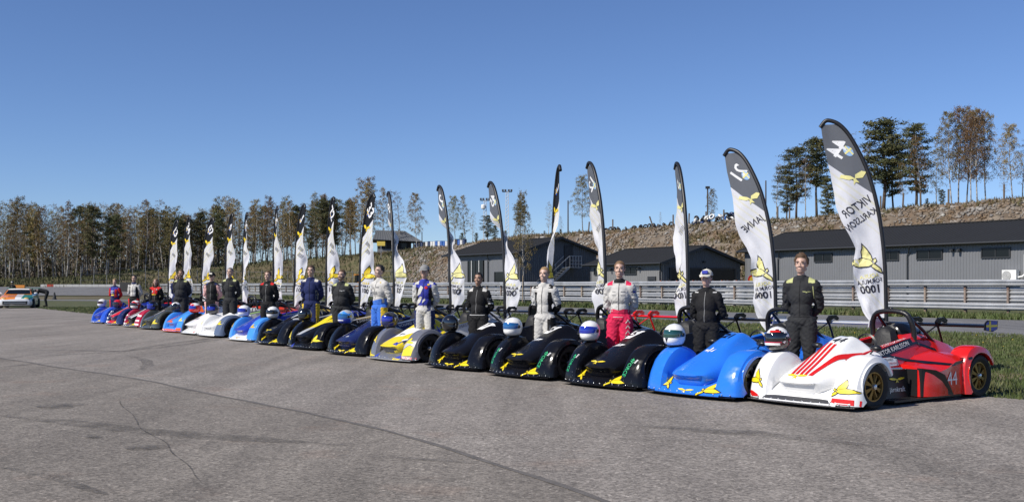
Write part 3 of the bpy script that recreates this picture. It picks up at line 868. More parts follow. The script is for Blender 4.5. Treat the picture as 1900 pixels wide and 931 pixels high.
# ------------------------------------------------------------------ hilltop barrels, fence posts, masts
def crest(px, back=1.0):
    r = ray(px)
    yc = interp(r, _rx, _yc) if r <= 0 else 88 / (.845 * r + .534)
    p = Vector((r * (yc + back), yc + back, 0)); p.z = hill(p.x, p.y); return p
def barrel_mesh():
    b = MB(); b.lathe([(.27, 0), (.29, .02), (.29, .28), (.305, .30), (.29, .32), (.29, .58), (.305, .6), (.29, .62), (.29, .86), (.305, .88), (.28, .89), (.26, .86)], 14); return b.mesh('barrel', 40)
BAR = barrel_mesh(); BC = {'blue': (.02, .10, .36), 'white': (.62, .62, .6), 'black': (.02, .02, .022), 'dark blue': (.012, .03, .09)}
order = ['black', 'dark blue', 'black', 'dark blue', 'black', 'white', 'dark blue', 'white', 'white', 'blue', 'white', 'blue', 'blue', 'white', 'dark blue', 'blue', 'white', 'black', 'blue', 'white', 'dark blue']
for i, c in enumerate(order):
    px = 770 + i * 4.6; p = crest(px, .6 + .3 * (i % 2)); o = link('barrel', BAR, mat('barrel_' + c.replace(' ', '_'), BC[c], .45, var=.1)); o.location = p; o.scale = (1.25, 1.25, 1.15)
    o.rotation_euler = (0, 0, i)
    tag(o, c + ' barrel in the hilltop row left of the workshop roof, number %d from the left' % (i + 1) if False else c + ' barrel in the hilltop row, ' + ('at its left end by the pole' if i < 3 else 'at its right end by the flag' if i > 17 else 'left half' if i < 10 else 'right half'), 'barrel', 'barrels in a row on the hilltop')
TY = MB(); TY.lathe([(.19, -.1), (.30, -.11), (.335, -.06), (.335, .06), (.30, .11), (.19, .1), (.2, 0), (.19, -.1)], 14, cap=False); TYM = TY.mesh('tyre', 40)
hp_cols = ['black', 'black', 'white', 'black', 'blue', 'black', 'white', 'black', 'dark blue', 'white']
for i in range(46):
    if i < 18: px = 1112 + i * 9.5 + rnd.uniform(-3, 3); zz = .25
    elif i < 30: px = 1288 + (i - 18) * 3.0 + rnd.uniform(-2, 2); zz = .22 + .25 * (i % 3)
    else: px = 1330 + (i - 30) * 3.6 + rnd.uniform(-2, 2); zz = .22 + .27 * (i % 3)
    c = 'black' if i < 18 else hp_cols[i % 10]
    p = crest(px, rnd.uniform(-.3, .6)); o = link('tyre', TYM, mat('barrel_' + c.replace(' ', '_'), BC[c])); p.z += zz; o.location = p; s = 1.0 if i < 18 else 1.15; o.scale = (s, s, s)
    o.rotation_euler = (rnd.uniform(-1.2, 1.2), rnd.uniform(-1, 1), rnd.uniform(0, 3))
    tag(o, (c + ' old tyre in the row along the crest behind the garage') if i < 18 else (c + ' painted tyre in the heap on the crest right of the small hilltop birch'), 'tyre', 'old tyres in a row on the crest' if i < 18 else 'painted tyres heaped on the crest')
FPM = MB().tube([(0, 0, -.3), (0, 0, 1.5)], .09, 6).mesh('fence_post'); M_WOOD = mat('weathered_wood', (.13, .10, .075), .9, var=.2)
for i, (px, tl) in enumerate([(1092, 4), (1137, 0), (1212, -18), (1249, 0), (1278, 2), (1310, 0), (1343, 0), (1372, 2), (1443, 0), (1465, 0), (1602, 0), (1634, 0), (1675, 3), (1760, 0), (1863, 0), (1708, 0)]):
    o = link('fence_post', FPM, M_WOOD); o.location = crest(px, -.2); o.rotation_euler = (0, R(tl), 0)
    tag(o, 'leaning wooden fence post on the crest above the garage' if tl == -18 else 'short weathered wooden fence post standing on the crest of the rock slope', 'post', 'fence posts along the crest')
for px, top, wd, lb in ((1054, 372, .10, 'tall bare wooden pole on the hill right of the dark flag'), (1421, 335, .09, 'tall thin wooden pole on the crest beside the second nearest flag'), (783, 430, .09, 'short dark pole on the hilltop beside the barrels')):
    p = crest(px, 2); h = zat(top, p.y) - p.z
    o = MB().tube([(0, 0, -.3), (0, 0, h)], [wd, wd * .8], 8).build('utility_pole', mat('dark_pole', (.07, .055, .045), .9, var=.2)); o.location = p; tag(o, lb, 'pole')
def mast(px, top, lb, lat):
    p = crest(px, 22); h = zat(top, p.y) - p.z
    root = empty('light_mast', p, 0, lb, 'light mast')
    b = MB(); w0 = .32
    for sx, sy in ((-1, -1), (1, -1), (1, 1), (-1, 1)): b.tube([(sx * w0, sy * w0, -.2), (sx * w0 * .6, sy * w0 * .6, h)], .05, 5)
    n = 14
    for q in range(n):
        z0 = h * q / n; z1 = h * (q + 1) / n; a = w0 * (1 - .4 * q / n); c = w0 * (1 - .4 * (q + 1) / n)
        for s in (-1, 1): b.tube([(-a, s * a, z0), (c, s * c, z1)], .03, 4); b.tube([(s * a, -a, z0), (s * c, c, z1)], .03, 4)
    b.build('lattice', mat('mast_white', (.6, .6, .6), .5), root)
    MB().box((0, 0, h - .1), (1.7, .12, .12)).build('crossbar', M_TRIM, root)
    for x in (-.75, -.3, .3, .75):
        q = MB(); q.box((x, -.18, h + .15), (.34, .2, .3), rot=Matrix.Rotation(R(-25), 3, 'X')); q.build('floodlight', M_TRIM, root)
    if lat: MB().lathe([(.3, h * .8), (.42, h * .82), (.42, h * .88), (.3, h * .9)], 12, 'Z', (-.3, -.2, 0)).build('loudspeaker', M_WHITE, root)
mast(900, 371, 'white lattice light mast with a drum below its floodlights, left one of two', True)
mast(941, 355, 'taller slender lattice light mast on the hill behind the workshop', False)
p = crest(1313, 6); h = zat(348, p.y) - p.z
root = empty('light_mast', p, 0, 'thin dark lamp mast beside the small lone birch on the crest', 'light mast')
MB().tube([(0, 0, -.2), (0, 0, h)], .09, 6).build('pole', MATS['dark_pole'], root); MB().box((0, 0, h), (.5, .35, .3)).build('lamp_head', M_TRIM, root)

# ------------------------------------------------------------------ catch fence, trackside things
CF = empty('catch_fence', (0, 0, 0), 0, 'tall grey steel catch fence of horizontal bars below the grassy slope on the left', 'fence')
fx = []
for px in range(150, 765, 12):
    r = ray(px); Y = interp(r, _rx, _yf) - 3; fx.append(Vector((r * Y, Y, max(0, hill(r * Y, Y)))))
for i in range(0, len(fx) - 1):
    if i % 2 == 0:
        MB().tube([(0, 0, -.1), (0, 0, 4.0 - (1 if i < 10 else 0))], .06, 6).build('post', mat('fence_steel', (.19, .19, .185), .6, .4), CF).location = fx[i]
    for z in (1.0, 1.9, 2.8, 3.7):
        if i < 10 and z > 3: continue
        MB().tube([fx[i] + Vector((0, 0, z)), fx[i + 1] + Vector((0, 0, z))], .03, 5, cap=False).build('rail', MATS['fence_steel'], CF)
# black board and low barrier by the track
bo = empty('tyre_wall', at(237, 132, hill(*at(237, 132).xy)), R(-10), 'black belted tyre wall standing by the road behind the two leftmost drivers', 'tyre wall')
for ix in range(4):
    for iz in range(5):
        o = link('tyre', TYM, mat('barrel_black', BC['black']), bo); o.location = (-.66 + ix * .44, 0, .12 + iz * .235); o.scale = (.66, .66, 1)
MB().box((0, -.26, .6), (1.8, .03, 1.1)).build('belt', mat('rubber_belt', (.018, .018, .018), .7), bo)
kb = MB(); vs = []
KB = empty('track_barrier', (0, 0, 0), 0, 'low white and red concrete barrier along the far side of the race track', 'barrier')
for i, px in enumerate(range(76, 236, 12)):
    a = at(px, 154); c = at(px + 11.6, 154); a.z = hill(a.x, a.y); c.z = hill(c.x, c.y)
    MB().bar(a + Vector((0, 0, .2)), c + Vector((0, 0, .2)), .3, .36).build('barrier_block', mat('barrier_red', (.4, .05, .03), .6) if i == 1 else mat('barrier_white', (.45, .45, .44), .7, var=.15), KB)
c = at(101, 112); co = empty('traffic_cone', c, 0, 'small dark traffic cone standing on the road behind the bending mechanic', 'cone')
MB().lathe([(.25, 0), (.25, .05), (.2, .06), (.06, .75), (.05, .76)], 12).build('cone_body', mat('dark_cone', (.03, .03, .03), .7), co)
# barrier boards and round sign near the right-hand hall
for i, px in enumerate((1232, 1262, 1292, 1318, 1345, 1372)):
    p = at(px, 76 - i * .9); root = empty('work_barrier', p, R(58), 'orange and white roadwork board behind the guardrail, in the row before the garage', 'barrier', 'roadwork boards before the garage')
    for q in (-.75, .75): MB().tube([(q, 0, 0), (q, 0, 1.8)], .03, 6).build('post', M_STEEL, root); mat('work_orange', (.62, .13, .02), .6)
    for q in range(5): MB().box((-.6 + q * .3, -.05, 1.72), (.298, .03, .16)).build('board', MATS['work_orange'] if q % 2 == 0 else M_WHITE, root)
p = at(1395, 68); root = empty('road_sign', p, R(15), 'round yellow prohibition sign with a red rim behind the guardrail, left of the second flag', 'sign')
MB().tube([(0, 0, 0), (0, 0, 2.0)], .035, 6).build('post', M_STEEL, root)
MB().lathe([(.30, -.06), (.30, -.05)], 24, 'Y', (0, 0, 1.82)).build('rim', mat('sign_red', (.55, .02, .015), .4), root)
MB().lathe([(.19, -.075), (.19, -.07)], 24, 'Y', (0, 0, 1.82)).build('face', mat('sign_amber', (.8, .5, .03), .4), root)
p = at(1366, 80); o = MB().lathe([(1.0, 0), (1.1, .4), (1.1, 1.2), (.95, 1.75), (.6, 2.1), (.15, 2.25)], 20).build('water_tank', mat('tank_white', (.42, .42, .41), .5, var=.06), smooth=35); o.location = p; o.scale = (.75, .75, .82)
tag(o, 'pale domed plastic tank standing between the garage and the long hall', 'tank')

# loader and yellow machine beyond the guardrail
p = at(676, 158); LD = empty('wheel_loader', p, R(200), 'orange and black wheel loader parked below the grassy slope', 'loader')
M_OR = mat('machine_orange', (.55, .2, .02), .45, var=.08); M_YL = mat('machine_yellow', (.6, .45, .03), .45, var=.08)
MB().box((0, .0, 1.6), (2.3, 1.6, .8)).build('hood', M_OR, LD)
cb = MB(); cb.loft([[(.1, -.7, 1.9), (1.3, -.7, 1.9), (1.3, .7, 1.9), (.1, .7, 1.9)], [(.25, -.65, 3.0), (1.25, -.65, 3.0), (1.25, .65, 3.0), (.25, .65, 3.0)]], True, True); cb.build('cab', M_GLASS, LD)
MB().box((.72, 0, 3.06), (1.35, 1.5, .14)).build('roof', M_OR, LD)
for s in (-.7, .7):
    MB().bar((-.6, s, 2.2), (-2.3, s, 1.2), .16, .24).build('lift_arm', M_OR, LD); MB().bar((-.4, s, 1.6), (-1.7, s, 1.75), .1, .1).build('ram', M_STEEL, LD)
bk = MB(); bk.loft([[(-2.2, y, .5), (-2.9, y, .4), (-3.0, y, .5), (-2.5, y, 1.3), (-2.2, y, 1.4)] for y in (-1.1, 1.1)], True, True); bk.build('bucket', M_TRIM, LD)
for x in (-1.1, 1.1):
    for y in (-.85, .85):
        wv = MB(); wv.lathe([(.3, -.2), (.6, -.22), (.66, -.1), (.66, .1), (.6, .22), (.3, .2)], 16, 'Y', (x, y, .66)); wo = wv.build('wheel', M_BLACK, LD, 40); MB().lathe([(.3, -.21), (.3, .21)], 12, 'Y', (x, y, .66)).build('rim', M_OR, wo)
p = at(628, 160); YM = empty('roller', p, R(10), 'small yellow road roller half hidden behind the guardrail', 'roller')
MB().box((-.6, 0, 1.5), (1.4, 1.2, .7)).build('hood', M_YL, YM); MB().box((.7, 0, 1.2), (.9, 1.2, .3)).build('floor', M_TRIM, YM)
for x in (-1.0, .9): MB().lathe([(.5, -.6), (.55, -.58), (.55, .58), (.5, .6)], 16, 'Y', (x, 0, .55)).build('drum', M_STEEL, YM)
cg = MB()
for sx in (.2, 1.1):
    for sy in (-.5, .5): cg.tube([(sx, sy, 1.3), (sx, sy, 2.6)], .04, 6)
cg.box((.65, 0, 2.64), (1.1, 1.2, .06)); cg.build('canopy', M_TRIM, YM)

# ------------------------------------------------------------------ trees
M_BARKB = mat('birch_bark', (.40, .38, .35), .8, col2=(.07, .06, .05), c2scale=2.6, c2amt=.42, var=.15, vscale=8, rand=.2)
M_BARKP = mat('pine_bark', (.085, .062, .045), .95, var=.3, vscale=3, rand=.2)
M_BARKO = mat('pine_upper_bark', (.20, .10, .05), .9, var=.25, vscale=3)
M_TWIG = mat('birch_twig', (.115, .075, .055), .9, var=.2, vscale=2, rand=.2)
M_LEAFB = mat('birch_bud_leaf', (.19, .125, .042), .8, var=.3, vscale=.9, rand=.38)
M_LEAFG = mat('birch_green_leaf', (.165, .135, .04), .8, var=.3, vscale=.9, rand=.25)
M_NEED = mat('pine_needle', (.056, .068, .026), .8, var=.4, vscale=1.1, col2=(.105, .095, .032), c2scale=.8, rand=.25)
def leaf_quads(C, S, rg, droop=0.0, elong=1.8):
    n = len(C); a = rg.normal(size=(n, 3)); a[:, 2] -= droop; a /= np.linalg.norm(a, axis=1)[:, None]
    b = rg.normal(size=(n, 3)); b -= a * (a * b).sum(1)[:, None]; b /= np.linalg.norm(b, axis=1)[:, None]
    A = a * (S * elong)[:, None]; B = b * S[:, None]
    v = np.stack([C, C + A * .5 + B * .5, C + A, C + A * .5 - B * .5], 1)
    return v.reshape(-1, 3)
def birch(seed, H=12, spread=.26, nl=24, leaves=2600, lean=.03, low=.28, leafs=.13, twigs=5):
    rg = random.Random(seed); ng = np.random.default_rng(seed)
    tr = MB(); n = 8; lx = rg.uniform(-1, 1) * lean; ly = rg.uniform(-1, 1) * lean
    path = []
    for i in range(n):
        t = i / (n - 1); path.append(Vector((H * (lx * t + .012 * math.sin(t * 5 + seed)), H * (ly * t + .012 * math.cos(t * 4 + seed * 2)), H * t)))
    r0 = H * .0095
    tr.tube(path, [max(.012, r0 * (1 - .93 * i / (n - 1))) for i in range(n)], 7)
    def tp(t):
        q = t * (n - 1); i = min(n - 2, int(q)); return path[i].lerp(path[i + 1], q - i)
    tw = MB(); pts = []
    for k in range(nl):
        t = low + (.97 - low) * (k / nl) ** .85; a = k * 2.4 + rg.uniform(-.5, .5); p = tp(t)
        L = H * spread * (1.05 - t) ** .55 * rg.uniform(.6, 1.1) * (.75 if t < low + .1 else 1)
        up = rg.uniform(.7, 1.3)
        d = Vector((math.cos(a), math.sin(a), up)).normalized()
        q1 = p + d * L * .5; q2 = p + d * L * .85 + Vector((math.cos(a), math.sin(a), -.15)) * L * .25; q3 = q2 + Vector((math.cos(a) * .5, math.sin(a) * .5, -.7)) * L * .3
        rb = max(.012, r0 * (1 - t) * .42)
        tr.tube([p, q1, q2], [rb, rb * .6, rb * .25], 4, cap=False)
        seg = [p.lerp(q1, .4), q1, q2, q3]
        for m in range(twigs):
            f = rg.uniform(.15, 1.0) * 2.99; i = int(f); b0 = seg[i].lerp(seg[i + 1], f - i)
            a2 = a + rg.uniform(-1.5, 1.5); l2 = L * rg.uniform(.2, .5)
            b1 = b0 + Vector((math.cos(a2), math.sin(a2), rg.uniform(-.1, .5))) * l2 * .5; b2 = b1 + Vector((math.cos(a2) * .35, math.sin(a2) * .35, -rg.uniform(.4, 1.1))) * l2 * .7
            for u, v_ in ((b0, b1), (b1, b2)):
                s = Vector((rg.uniform(-1, 1), rg.uniform(-1, 1), .2)).normalized() * .014
                tw.add([u - s, u + s, v_ + s * .5, v_ - s * .5], [(0, 1, 2, 3)])
            pts += [b0.lerp(b1, .5), b1, b1.lerp(b2, .35), b1.lerp(b2, .7), b2]
    trunk = tr.mesh('trunk', True, False)
    P = np.array([tuple(p) for p in pts]); idx = ng.integers(0, len(P), leaves)
    C = P[idx] + ng.normal(size=(leaves, 3)) * H * .011; S = ng.uniform(.55, 1.3, leaves) * leafs
    v = leaf_quads(C, S, ng, .6); f = np.arange(len(v)).reshape(-1, 4)
    tv = np.array([tuple(p) for p in tw.v]); tf = np.array(tw.f)
    crown = np_mesh('crown', np.concatenate([v, tv]), np.concatenate([f, tf + len(v)]), np.concatenate([np.zeros(len(f)), np.ones(len(tf))]))
    return trunk, crown
def pine(seed, H=12, low=.42, nl=30, spread=.2, clumps=9, dens=26, size=.15):
    rg = random.Random(seed); ng = np.random.default_rng(seed)
    tr = MB(); n = 7; lx = rg.uniform(-.03, .03)
    path = [Vector((H * (lx * (i / 6) + .008 * math.sin(i + seed)), H * .006 * math.cos(i * 1.3), H * i / 6)) for i in range(n)]
    r0 = H * .0125; tr.tube(path, [max(.015, r0 * (1 - .92 * i / 6)) for i in range(n)], 7)
    pts = []; 
    for k in range(nl):
        t = low + (.98 - low) * (k + rg.uniform(-.3, .3)) / nl; t = max(low - .05, min(.985, t)); a = k * 2.4 + rg.uniform(-.6, .6)
        q = t * 6; i = min(5, int(q)); p = path[i].lerp(path[i + 1], q - i)
        L = H * spread * (.35 + .8 * math.sin(math.pi * min(1, (1.02 - t) / (1.05 - low))) ** .8) * rg.uniform(.5, 1.15)
        d = Vector((math.cos(a), math.sin(a), rg.uniform(.0, .35)))
        e = p + d * L + Vector((0, 0, .08 * L)); rb = max(.012, r0 * .35 * (1 - t) + .012)
        tr.tube([p, p.lerp(e, .55) - Vector((0, 0, .05 * L)), e], [rb, rb * .7, rb * .3], 4, cap=False)
        for m in range(clumps):
            f = rg.uniform(.3, 1.02); pts.append(p.lerp(e, f) + Vector((rg.uniform(-.22, .22) * L, rg.uniform(-.22, .22) * L, rg.uniform(-.05, .12) * L)))
    for m in range(8): pts.append(path[-1] + Vector((rg.uniform(-.02, .02), rg.uniform(-.02, .02), rg.uniform(-.07, .005))) * H)
    trunk = tr.mesh('trunk', True, False)
    P = np.array([tuple(p) for p in pts]); idx = np.repeat(np.arange(len(P)), dens)
    C = P[idx] + ng.normal(size=(len(idx), 3)) * np.array([.020, .020, .010]) * H * .9; S = ng.uniform(.5, 1.3, len(idx)) * size * H / 12
    v = leaf_quads(C, S, ng, -.25, 2.6); f = np.arange(len(v)).reshape(-1, 4)
    return trunk, np_mesh('crown', v, f)
BIRCH = [birch(i, 12, [.15, .17, .19, .15, .18, .14][i], [34, 38, 40, 32, 42, 30][i], [1900, 2300, 2600, 1500, 2500, 1200][i], .06, [.26, .22, .20, .32, .24, .28][i], .095, 7) for i in range(6)]
BARE = [birch(20 + i, 12, .18, 32, 700, .06, .26, .085, 11) for i in range(3)]
BIGB = [birch(40 + i, 12, .26, 46, 5200, .06, .26, .09, 11) for i in range(4)]
PINE = [pine(60 + i, 12, [.36, .42, .30, .24][i], 40, [.15, .13, .17, .16][i], 9, 24, .10) for i in range(4)]
SPRU = [pine(80 + i, 12, .06, 40, .19, 8, 22, .15) for i in range(2)]
def tree(kind, p, H, label, group=None, i=0, leaf=None, rz=None, wide=1.0):
    T = {'birch': BIRCH, 'bare': BARE, 'big': BIGB, 'pine': PINE, 'spruce': SPRU}[kind]; tr, cr = T[i % len(T)]
    nm = {'birch': 'birch_tree', 'bare': 'bare_birch_tree', 'big': 'birch_tree', 'pine': 'pine_tree', 'spruce': 'young_pine_tree'}[kind]
    root = empty(nm, p, rnd.uniform(0, 6.28) if rz is None else rz, label, 'tree', group)
    s = H / 12; root.scale = (s * wide, s * wide, s)
    pin = kind in ('pine', 'spruce')
    link('trunk', tr, M_BARKP if pin else M_BARKB, root)
    link('crown', cr, [M_NEED] if pin else [leaf or M_LEAFB, M_TWIG], root)
    return root
# the wood on the left: front rows, then deeper rows
tops = ([-80, 0, 35, 60, 100, 160, 200, 250, 300, 350, 400, 440, 480, 520, 560, 600, 640, 690, 730, 780], [380, 380, 368, 374, 380, 376, 372, 378, 378, 380, 364, 372, 374, 368, 378, 360, 360, 336, 352, 366])
tr_rg = random.Random(99)
spots = []
for i in range(175):
    if i < 75: px = -70 + i * 10.9 + tr_rg.uniform(-5, 5); back = tr_rg.uniform(-3, 8)
    else: px = -75 + (i - 75) * 7.2 + tr_rg.uniform(-6, 6); back = tr_rg.uniform(9, 60)
    if px > 645 and i >= 75: continue
    if px > 700: continue
    spots.append((px, back))
for i, (px, back) in enumerate(spots):
    r = ray(px); Y = interp(r, _rx, _yc) + back; p = Vector((r * Y, Y, 0)); p.z = hill(p.x, p.y) - .1
    top = np.interp(px, *tops) + tr_rg.uniform(-12, 26) + (6 if back > 9 else 0)
    H = zat(top, Y) - p.z
    g = tr_rg.random()
    pz = interp(px, [-80, 120, 150, 200, 250, 300, 390, 440, 500, 620, 660], [.03, .04, .38, .12, .10, .32, .28, .08, .15, .14, .06])
    kd = 'pine' if g < pz else ('bare' if g < pz + .25 else 'birch')
    zone = 'above the touring car' if px < 70 else 'between touring car and racers' if px < 165 else 'behind the two leftmost drivers' if px < 262 else 'behind the three leftmost flags' if px < 350 else 'behind the balding driver' if px < 440 else 'behind the red shouldered driver' if px < 530 else 'behind the navy suited driver' if px < 610 else 'near the broad black flag'
    rw = 'at the edge of the wood ' if back < 9 else 'deep in the wood '
    lb = {'pine': 'dark pine ', 'bare': 'leafless grey birch ', 'birch': 'brown budding birch '}[kd] + rw + zone
    tree(kd, p, H * (1.0 if kd != 'pine' else .94), lb, {'pine': 'pines ', 'bare': 'leafless birches ', 'birch': 'budding birches '}[kd] + rw + zone, i, M_LEAFG if tr_rg.random() < .3 else M_LEAFB)
# the rest of the wood, a mass of trunks and undergrowth nobody could count
mv = []; mi_ = []
wg_ = random.Random(5)
for i in range(900):
    low_ = i >= 480; px = wg_.uniform(-90, 440 if low_ else 640); r = ray(px); Y = interp(r, _rx, _yc) + (wg_.uniform(10, 70) if low_ else wg_.uniform(12, 110)); X = r * Y; z = hill(X, Y)
    if px > 420 and wg_.random() < .55: continue
    h = wg_.uniform(9, 13) if px < 440 else wg_.uniform(6, 10); wd = wg_.uniform(.05, .13); ln = wg_.uniform(-.5, .5); h = wg_.uniform(3.5, 7) if low_ else h; a = wg_.uniform(0, 3.1)
    for q in (0, 1.57):
        c_, s_ = math.cos(a + q) * wd, math.sin(a + q) * wd
        mv += [(X - c_, Y - s_, z - .2), (X + c_, Y + s_, z - .2), (X + ln + c_ * .3, Y + s_ * .3, z + h), (X + ln - c_ * .3, Y - s_ * .3, z + h)]; mi_.append(0)
    for q in range(46):
        zz = z + h * wg_.random() ** 1.1; sz = wg_.uniform(.12, .34) * (1.7 if low_ else 1); v = [Vector((wg_.uniform(-1, 1), wg_.uniform(-1, 1), wg_.uniform(-1, 1))) * sz for _ in range(2)]
        o_ = Vector((X + wg_.gauss(0, 1.5), Y + wg_.gauss(0, 1.5), zz)); mv += [tuple(o_), tuple(o_ + v[0]), tuple(o_ + v[0] + v[1]), tuple(o_ + v[1])]; mi_.append(1 if wg_.random() < .6 else 2)
o = np_tris('far_wood', np.array(mv), np.arange(len(mv)).reshape(-1, 4), [M_BARKB, mat('undergrowth_twig', (.10, .08, .055), .9, var=.3, vscale=.2), mat('undergrowth_leaf', (.07, .072, .024), .9, var=.3, vscale=.2)], np.array(mi_)); o['kind'] = 'stuff'
# single trees
def hilltree(kind, px, top, back, label, i=0, leaf=None, wide=1.0, group=None):
    p = crest(px, back); p.z -= .1; return tree(kind, p, zat(top, p.y) - p.z, label, group, i, leaf, None, wide)
tree('birch', crest(668, 6), zat(330, crest(668, 6).y) - crest(668, 6).z, 'tall birch rising behind the large black flag left of the hill house', None, 1)
hilltree('birch', 690, 338, 4, 'dense brownish birch just left of the hill house', 4)
hilltree('birch', 712, 346, 7, 'slender birch in front of the left end of the hill house', 0)
hilltree('bare', 727, 350, 3, 'leafless birch before the middle of the hill house', 1)
hilltree('bare', 742, 352, 9, 'leafless birch behind the ridge of the hill house', 2)
hilltree('big', 774, 357, -2, 'round reddish birch standing alone just right of the hill house', 0, M_LEAFB, .9)
hilltree('pine', 612, 372, 10, 'dark pine in the wood behind the flag left of the bearded driver', 2)
hilltree('pine', 650, 372, 12, 'dark pine left of the large black flag', 1)
hilltree('big', 844, 362, 4, 'thin olive birch behind the flag of the capped driver', 1, M_LEAFG, .8)
hilltree('birch', 864, 360, 8, 'birch with a dark crown top right of the thin olive birch', 2)
hilltree('bare', 876, 392, 2, 'short leafless birch left of the white light masts', 0)
hilltree('bare', 831, 420, 2, 'small leafless birch behind the barrels', 1, None, .7)
hilltree('spruce', 857, 432, 1, 'small young pine at the hilltop edge right of the barrels', 0)
hilltree('spruce', 884, 432, 2, 'small young pine below the left light mast', 1)
hilltree('pine', 905, 400, 5, 'bushy pine between the two light masts', 3, None, 1.5)
hilltree('spruce', 918, 418, 3, 'young pine right beside the bushy pine', 0, None, 1.2)
hilltree('spruce', 938, 428, 2, 'young pine below the taller light mast', 1)
hilltree('spruce', 953, 436, 2, 'tiny young pine above the workshop roof', 0)
hilltree('pine', 966, 375, 6, 'tall narrow pine above the workshop ridge', 0, None, 1.1)
hilltree('bare', 1018, 372, 9, 'leafless birch left of the dark narrow flag', 2)
hilltree('bare', 1042, 400, 8, 'thin leafless birch right of the dark narrow flag', 0)
hilltree('spruce', 1010, 428, 2, 'young pine on the crest left of the dark flag', 1)
hilltree('spruce', 1040, 425, 2, 'young pine on the crest beside the tall bare pole', 0, None, 1.2)
hilltree('big', 1083, 325, 3, 'tall birch with an airy crown on the crest left of the flag numbered 12', 2, M_LEAFG, 1.0)
hilltree('birch', 1099, 352, 2, 'leaning birch close to the tall airy birch', 3)
hilltree('spruce', 1075, 425, 1, 'small bush-like young pine at the foot of the airy birch', 1)
hilltree('bare', 1226, 392, 3, 'small leafless sapling on the crest above the garage', 1, None, .7)
hilltree('bare', 1243, 408, 2, 'tiny twiggy bush on the crest above the garage', 2, None, 1.2)
hilltree('big', 1321, 350, 4, 'small lone birch beside the thin lamp mast', 3, M_LEAFG, .9)
hilltree('bare', 1440, 300, 10, 'thin leafless birch left of the pine group', 0, None, .8)
hilltree('pine', 1478, 272, 6, 'leftmost broad pine of the group left of the nearest flag', 2, None, 1.35)
hilltree('pine', 1460, 318, 9, 'lower pine at the left edge of the pine group', 3, None, 1.3)
hilltree('pine', 1515, 256, 8, 'tall pine just left of the nearest flag', 1, None, 1.4)
hilltree('bare', 1495, 290, 4, 'leafless birch between the pines left of the nearest flag', 1)
hilltree('spruce', 1537, 330, 5, 'low pine behind the cloth of the nearest flag', 0, None, 1.1)
hilltree('bare', 1588, 240, 8, 'leafless birch peeping out behind the top of the nearest flag', 2, None, .9)
hilltree('birch', 1612, 262, 12, 'birch with pale trunk right of the nearest flag pole', 0)
hilltree('pine', 1640, 221, 5, 'tallest broad dark pine right of the nearest flag', 0, None, 1.7)
hilltree('pine', 1658, 265, 8, 'pine with low branches beside the tallest pine', 2, None, 1.2)
hilltree('birch', 1674, 300, 3, 'slim birch between the two tall pines', 3)
hilltree('pine', 1699, 232, 4, 'yellowish green pine right of the tallest pine', 3, None, 1.45)
hilltree('birch', 1708, 250, 2, 'white-trunked birch in front of the yellowish pine', 1)
hilltree('spruce', 1720, 368, 1, 'small young pine at the foot of the birch clump, left one', 0)
hilltree('spruce', 1748, 352, 1, 'small young pine under the tall birch clump', 1)
hilltree('birch', 1736, 270, 4, 'leaning birch at the left of the tall birch clump', 2, M_LEAFG)
for j, (px, top, lf) in enumerate([(1766, 205, M_LEAFG), (1780, 195, M_LEAFB), (1793, 200, M_LEAFG), (1800, 215, M_LEAFB), (1812, 200, M_LEAFB), (1830, 208, M_LEAFB)]):
    hilltree('big', px, top, 2 + (j % 3) * 2, 'tall airy birch in the clump at right, ' + ['its left edge', 'its highest crown', 'third trunk from the left', 'fourth trunk from the left', 'fifth, whitest trunk', 'its right edge'][j], j, lf, .82)
hilltree('big', 1878, 228, 3, 'tall brownish birch near the right edge of the picture', 1, M_LEAFB, .9)
hilltree('bare', 1862, 300, 2, 'leaning leafless birch near the right edge of the picture', 0, None, .9)
hilltree('bare', 1897, 255, 5, 'leafless birch at the very right edge of the picture', 2)
hilltree('spruce', 1903, 358, 1, 'small young pine at the right edge of the picture', 0)
# sapling planted by the guardrail
p = at(973, 80.5); o = tree('big', p, 8.5, 'slender planted birch with a wooden stake in front of the guardrail', None, 3, M_LEAFG, 1.0, .52)
SK = MB().tube([(.0, 0, -.2), (.05, 0, 2.2)], .035, 6).build('support_stake', mat('stake_wood', (.3, .24, .16), .8)); SK.location = (p.x - .16, p.y - .1, 0); tag(SK, 'pale wooden stake beside the slender planted birch', 'stake')
p = at(546, 118); tree('bare', p, 8.0, 'small leafless planted tree in front of the guardrail behind the navy-suited driver', None, 1, None, 1.0, .7)

# ------------------------------------------------------------------ the race cars (local x = viewer's right, y = towards the tail, z up)
CN = Vector((.79, .613, 0)).normalized(); CT = Vector((CN.y, -CN.x, 0)); CAR_RZ = math.atan2(CT.y, CT.x)
def bow(l): return .09 * (l / .72) ** 2
def resample(pl, n):
    P = [Vector((a, z)) for a, z in pl]; d = [0]
    for a, b in zip(P, P[1:]): d.append(d[-1] + (b - a).length)
    out = []
    for i in range(n):
        t = d[-1] * i / (n - 1); k = 0
        while k < len(d) - 2 and d[k + 1] < t: k += 1
        out.append(P[k].lerp(P[k + 1], (t - d[k]) / max(1e-9, d[k + 1] - d[k])))
    return out
def catmull(pl, n):
    P = [Vector(p) for p in pl]; P = [P[0] * 2 - P[1]] + P + [P[-1] * 2 - P[-2]]; out = []
    m = len(P) - 3
    for s in range(m):
        for q in range(n):
            t = q / n; a, b, c, d = P[s:s + 4]
            out.append(.5 * ((2 * b) + (c - a) * t + (2 * a - 5 * b + 4 * c - d) * t * t + (3 * b - a - 3 * c + d) * t ** 3))
    out.append(P[-2]); return out
CARP = []   # (name, mesh, slot keys, parent index)
def cpart(name, me, keys, parent=-1, xf=None):
    CARP.append((name, me, keys, parent, xf)); return len(CARP) - 1

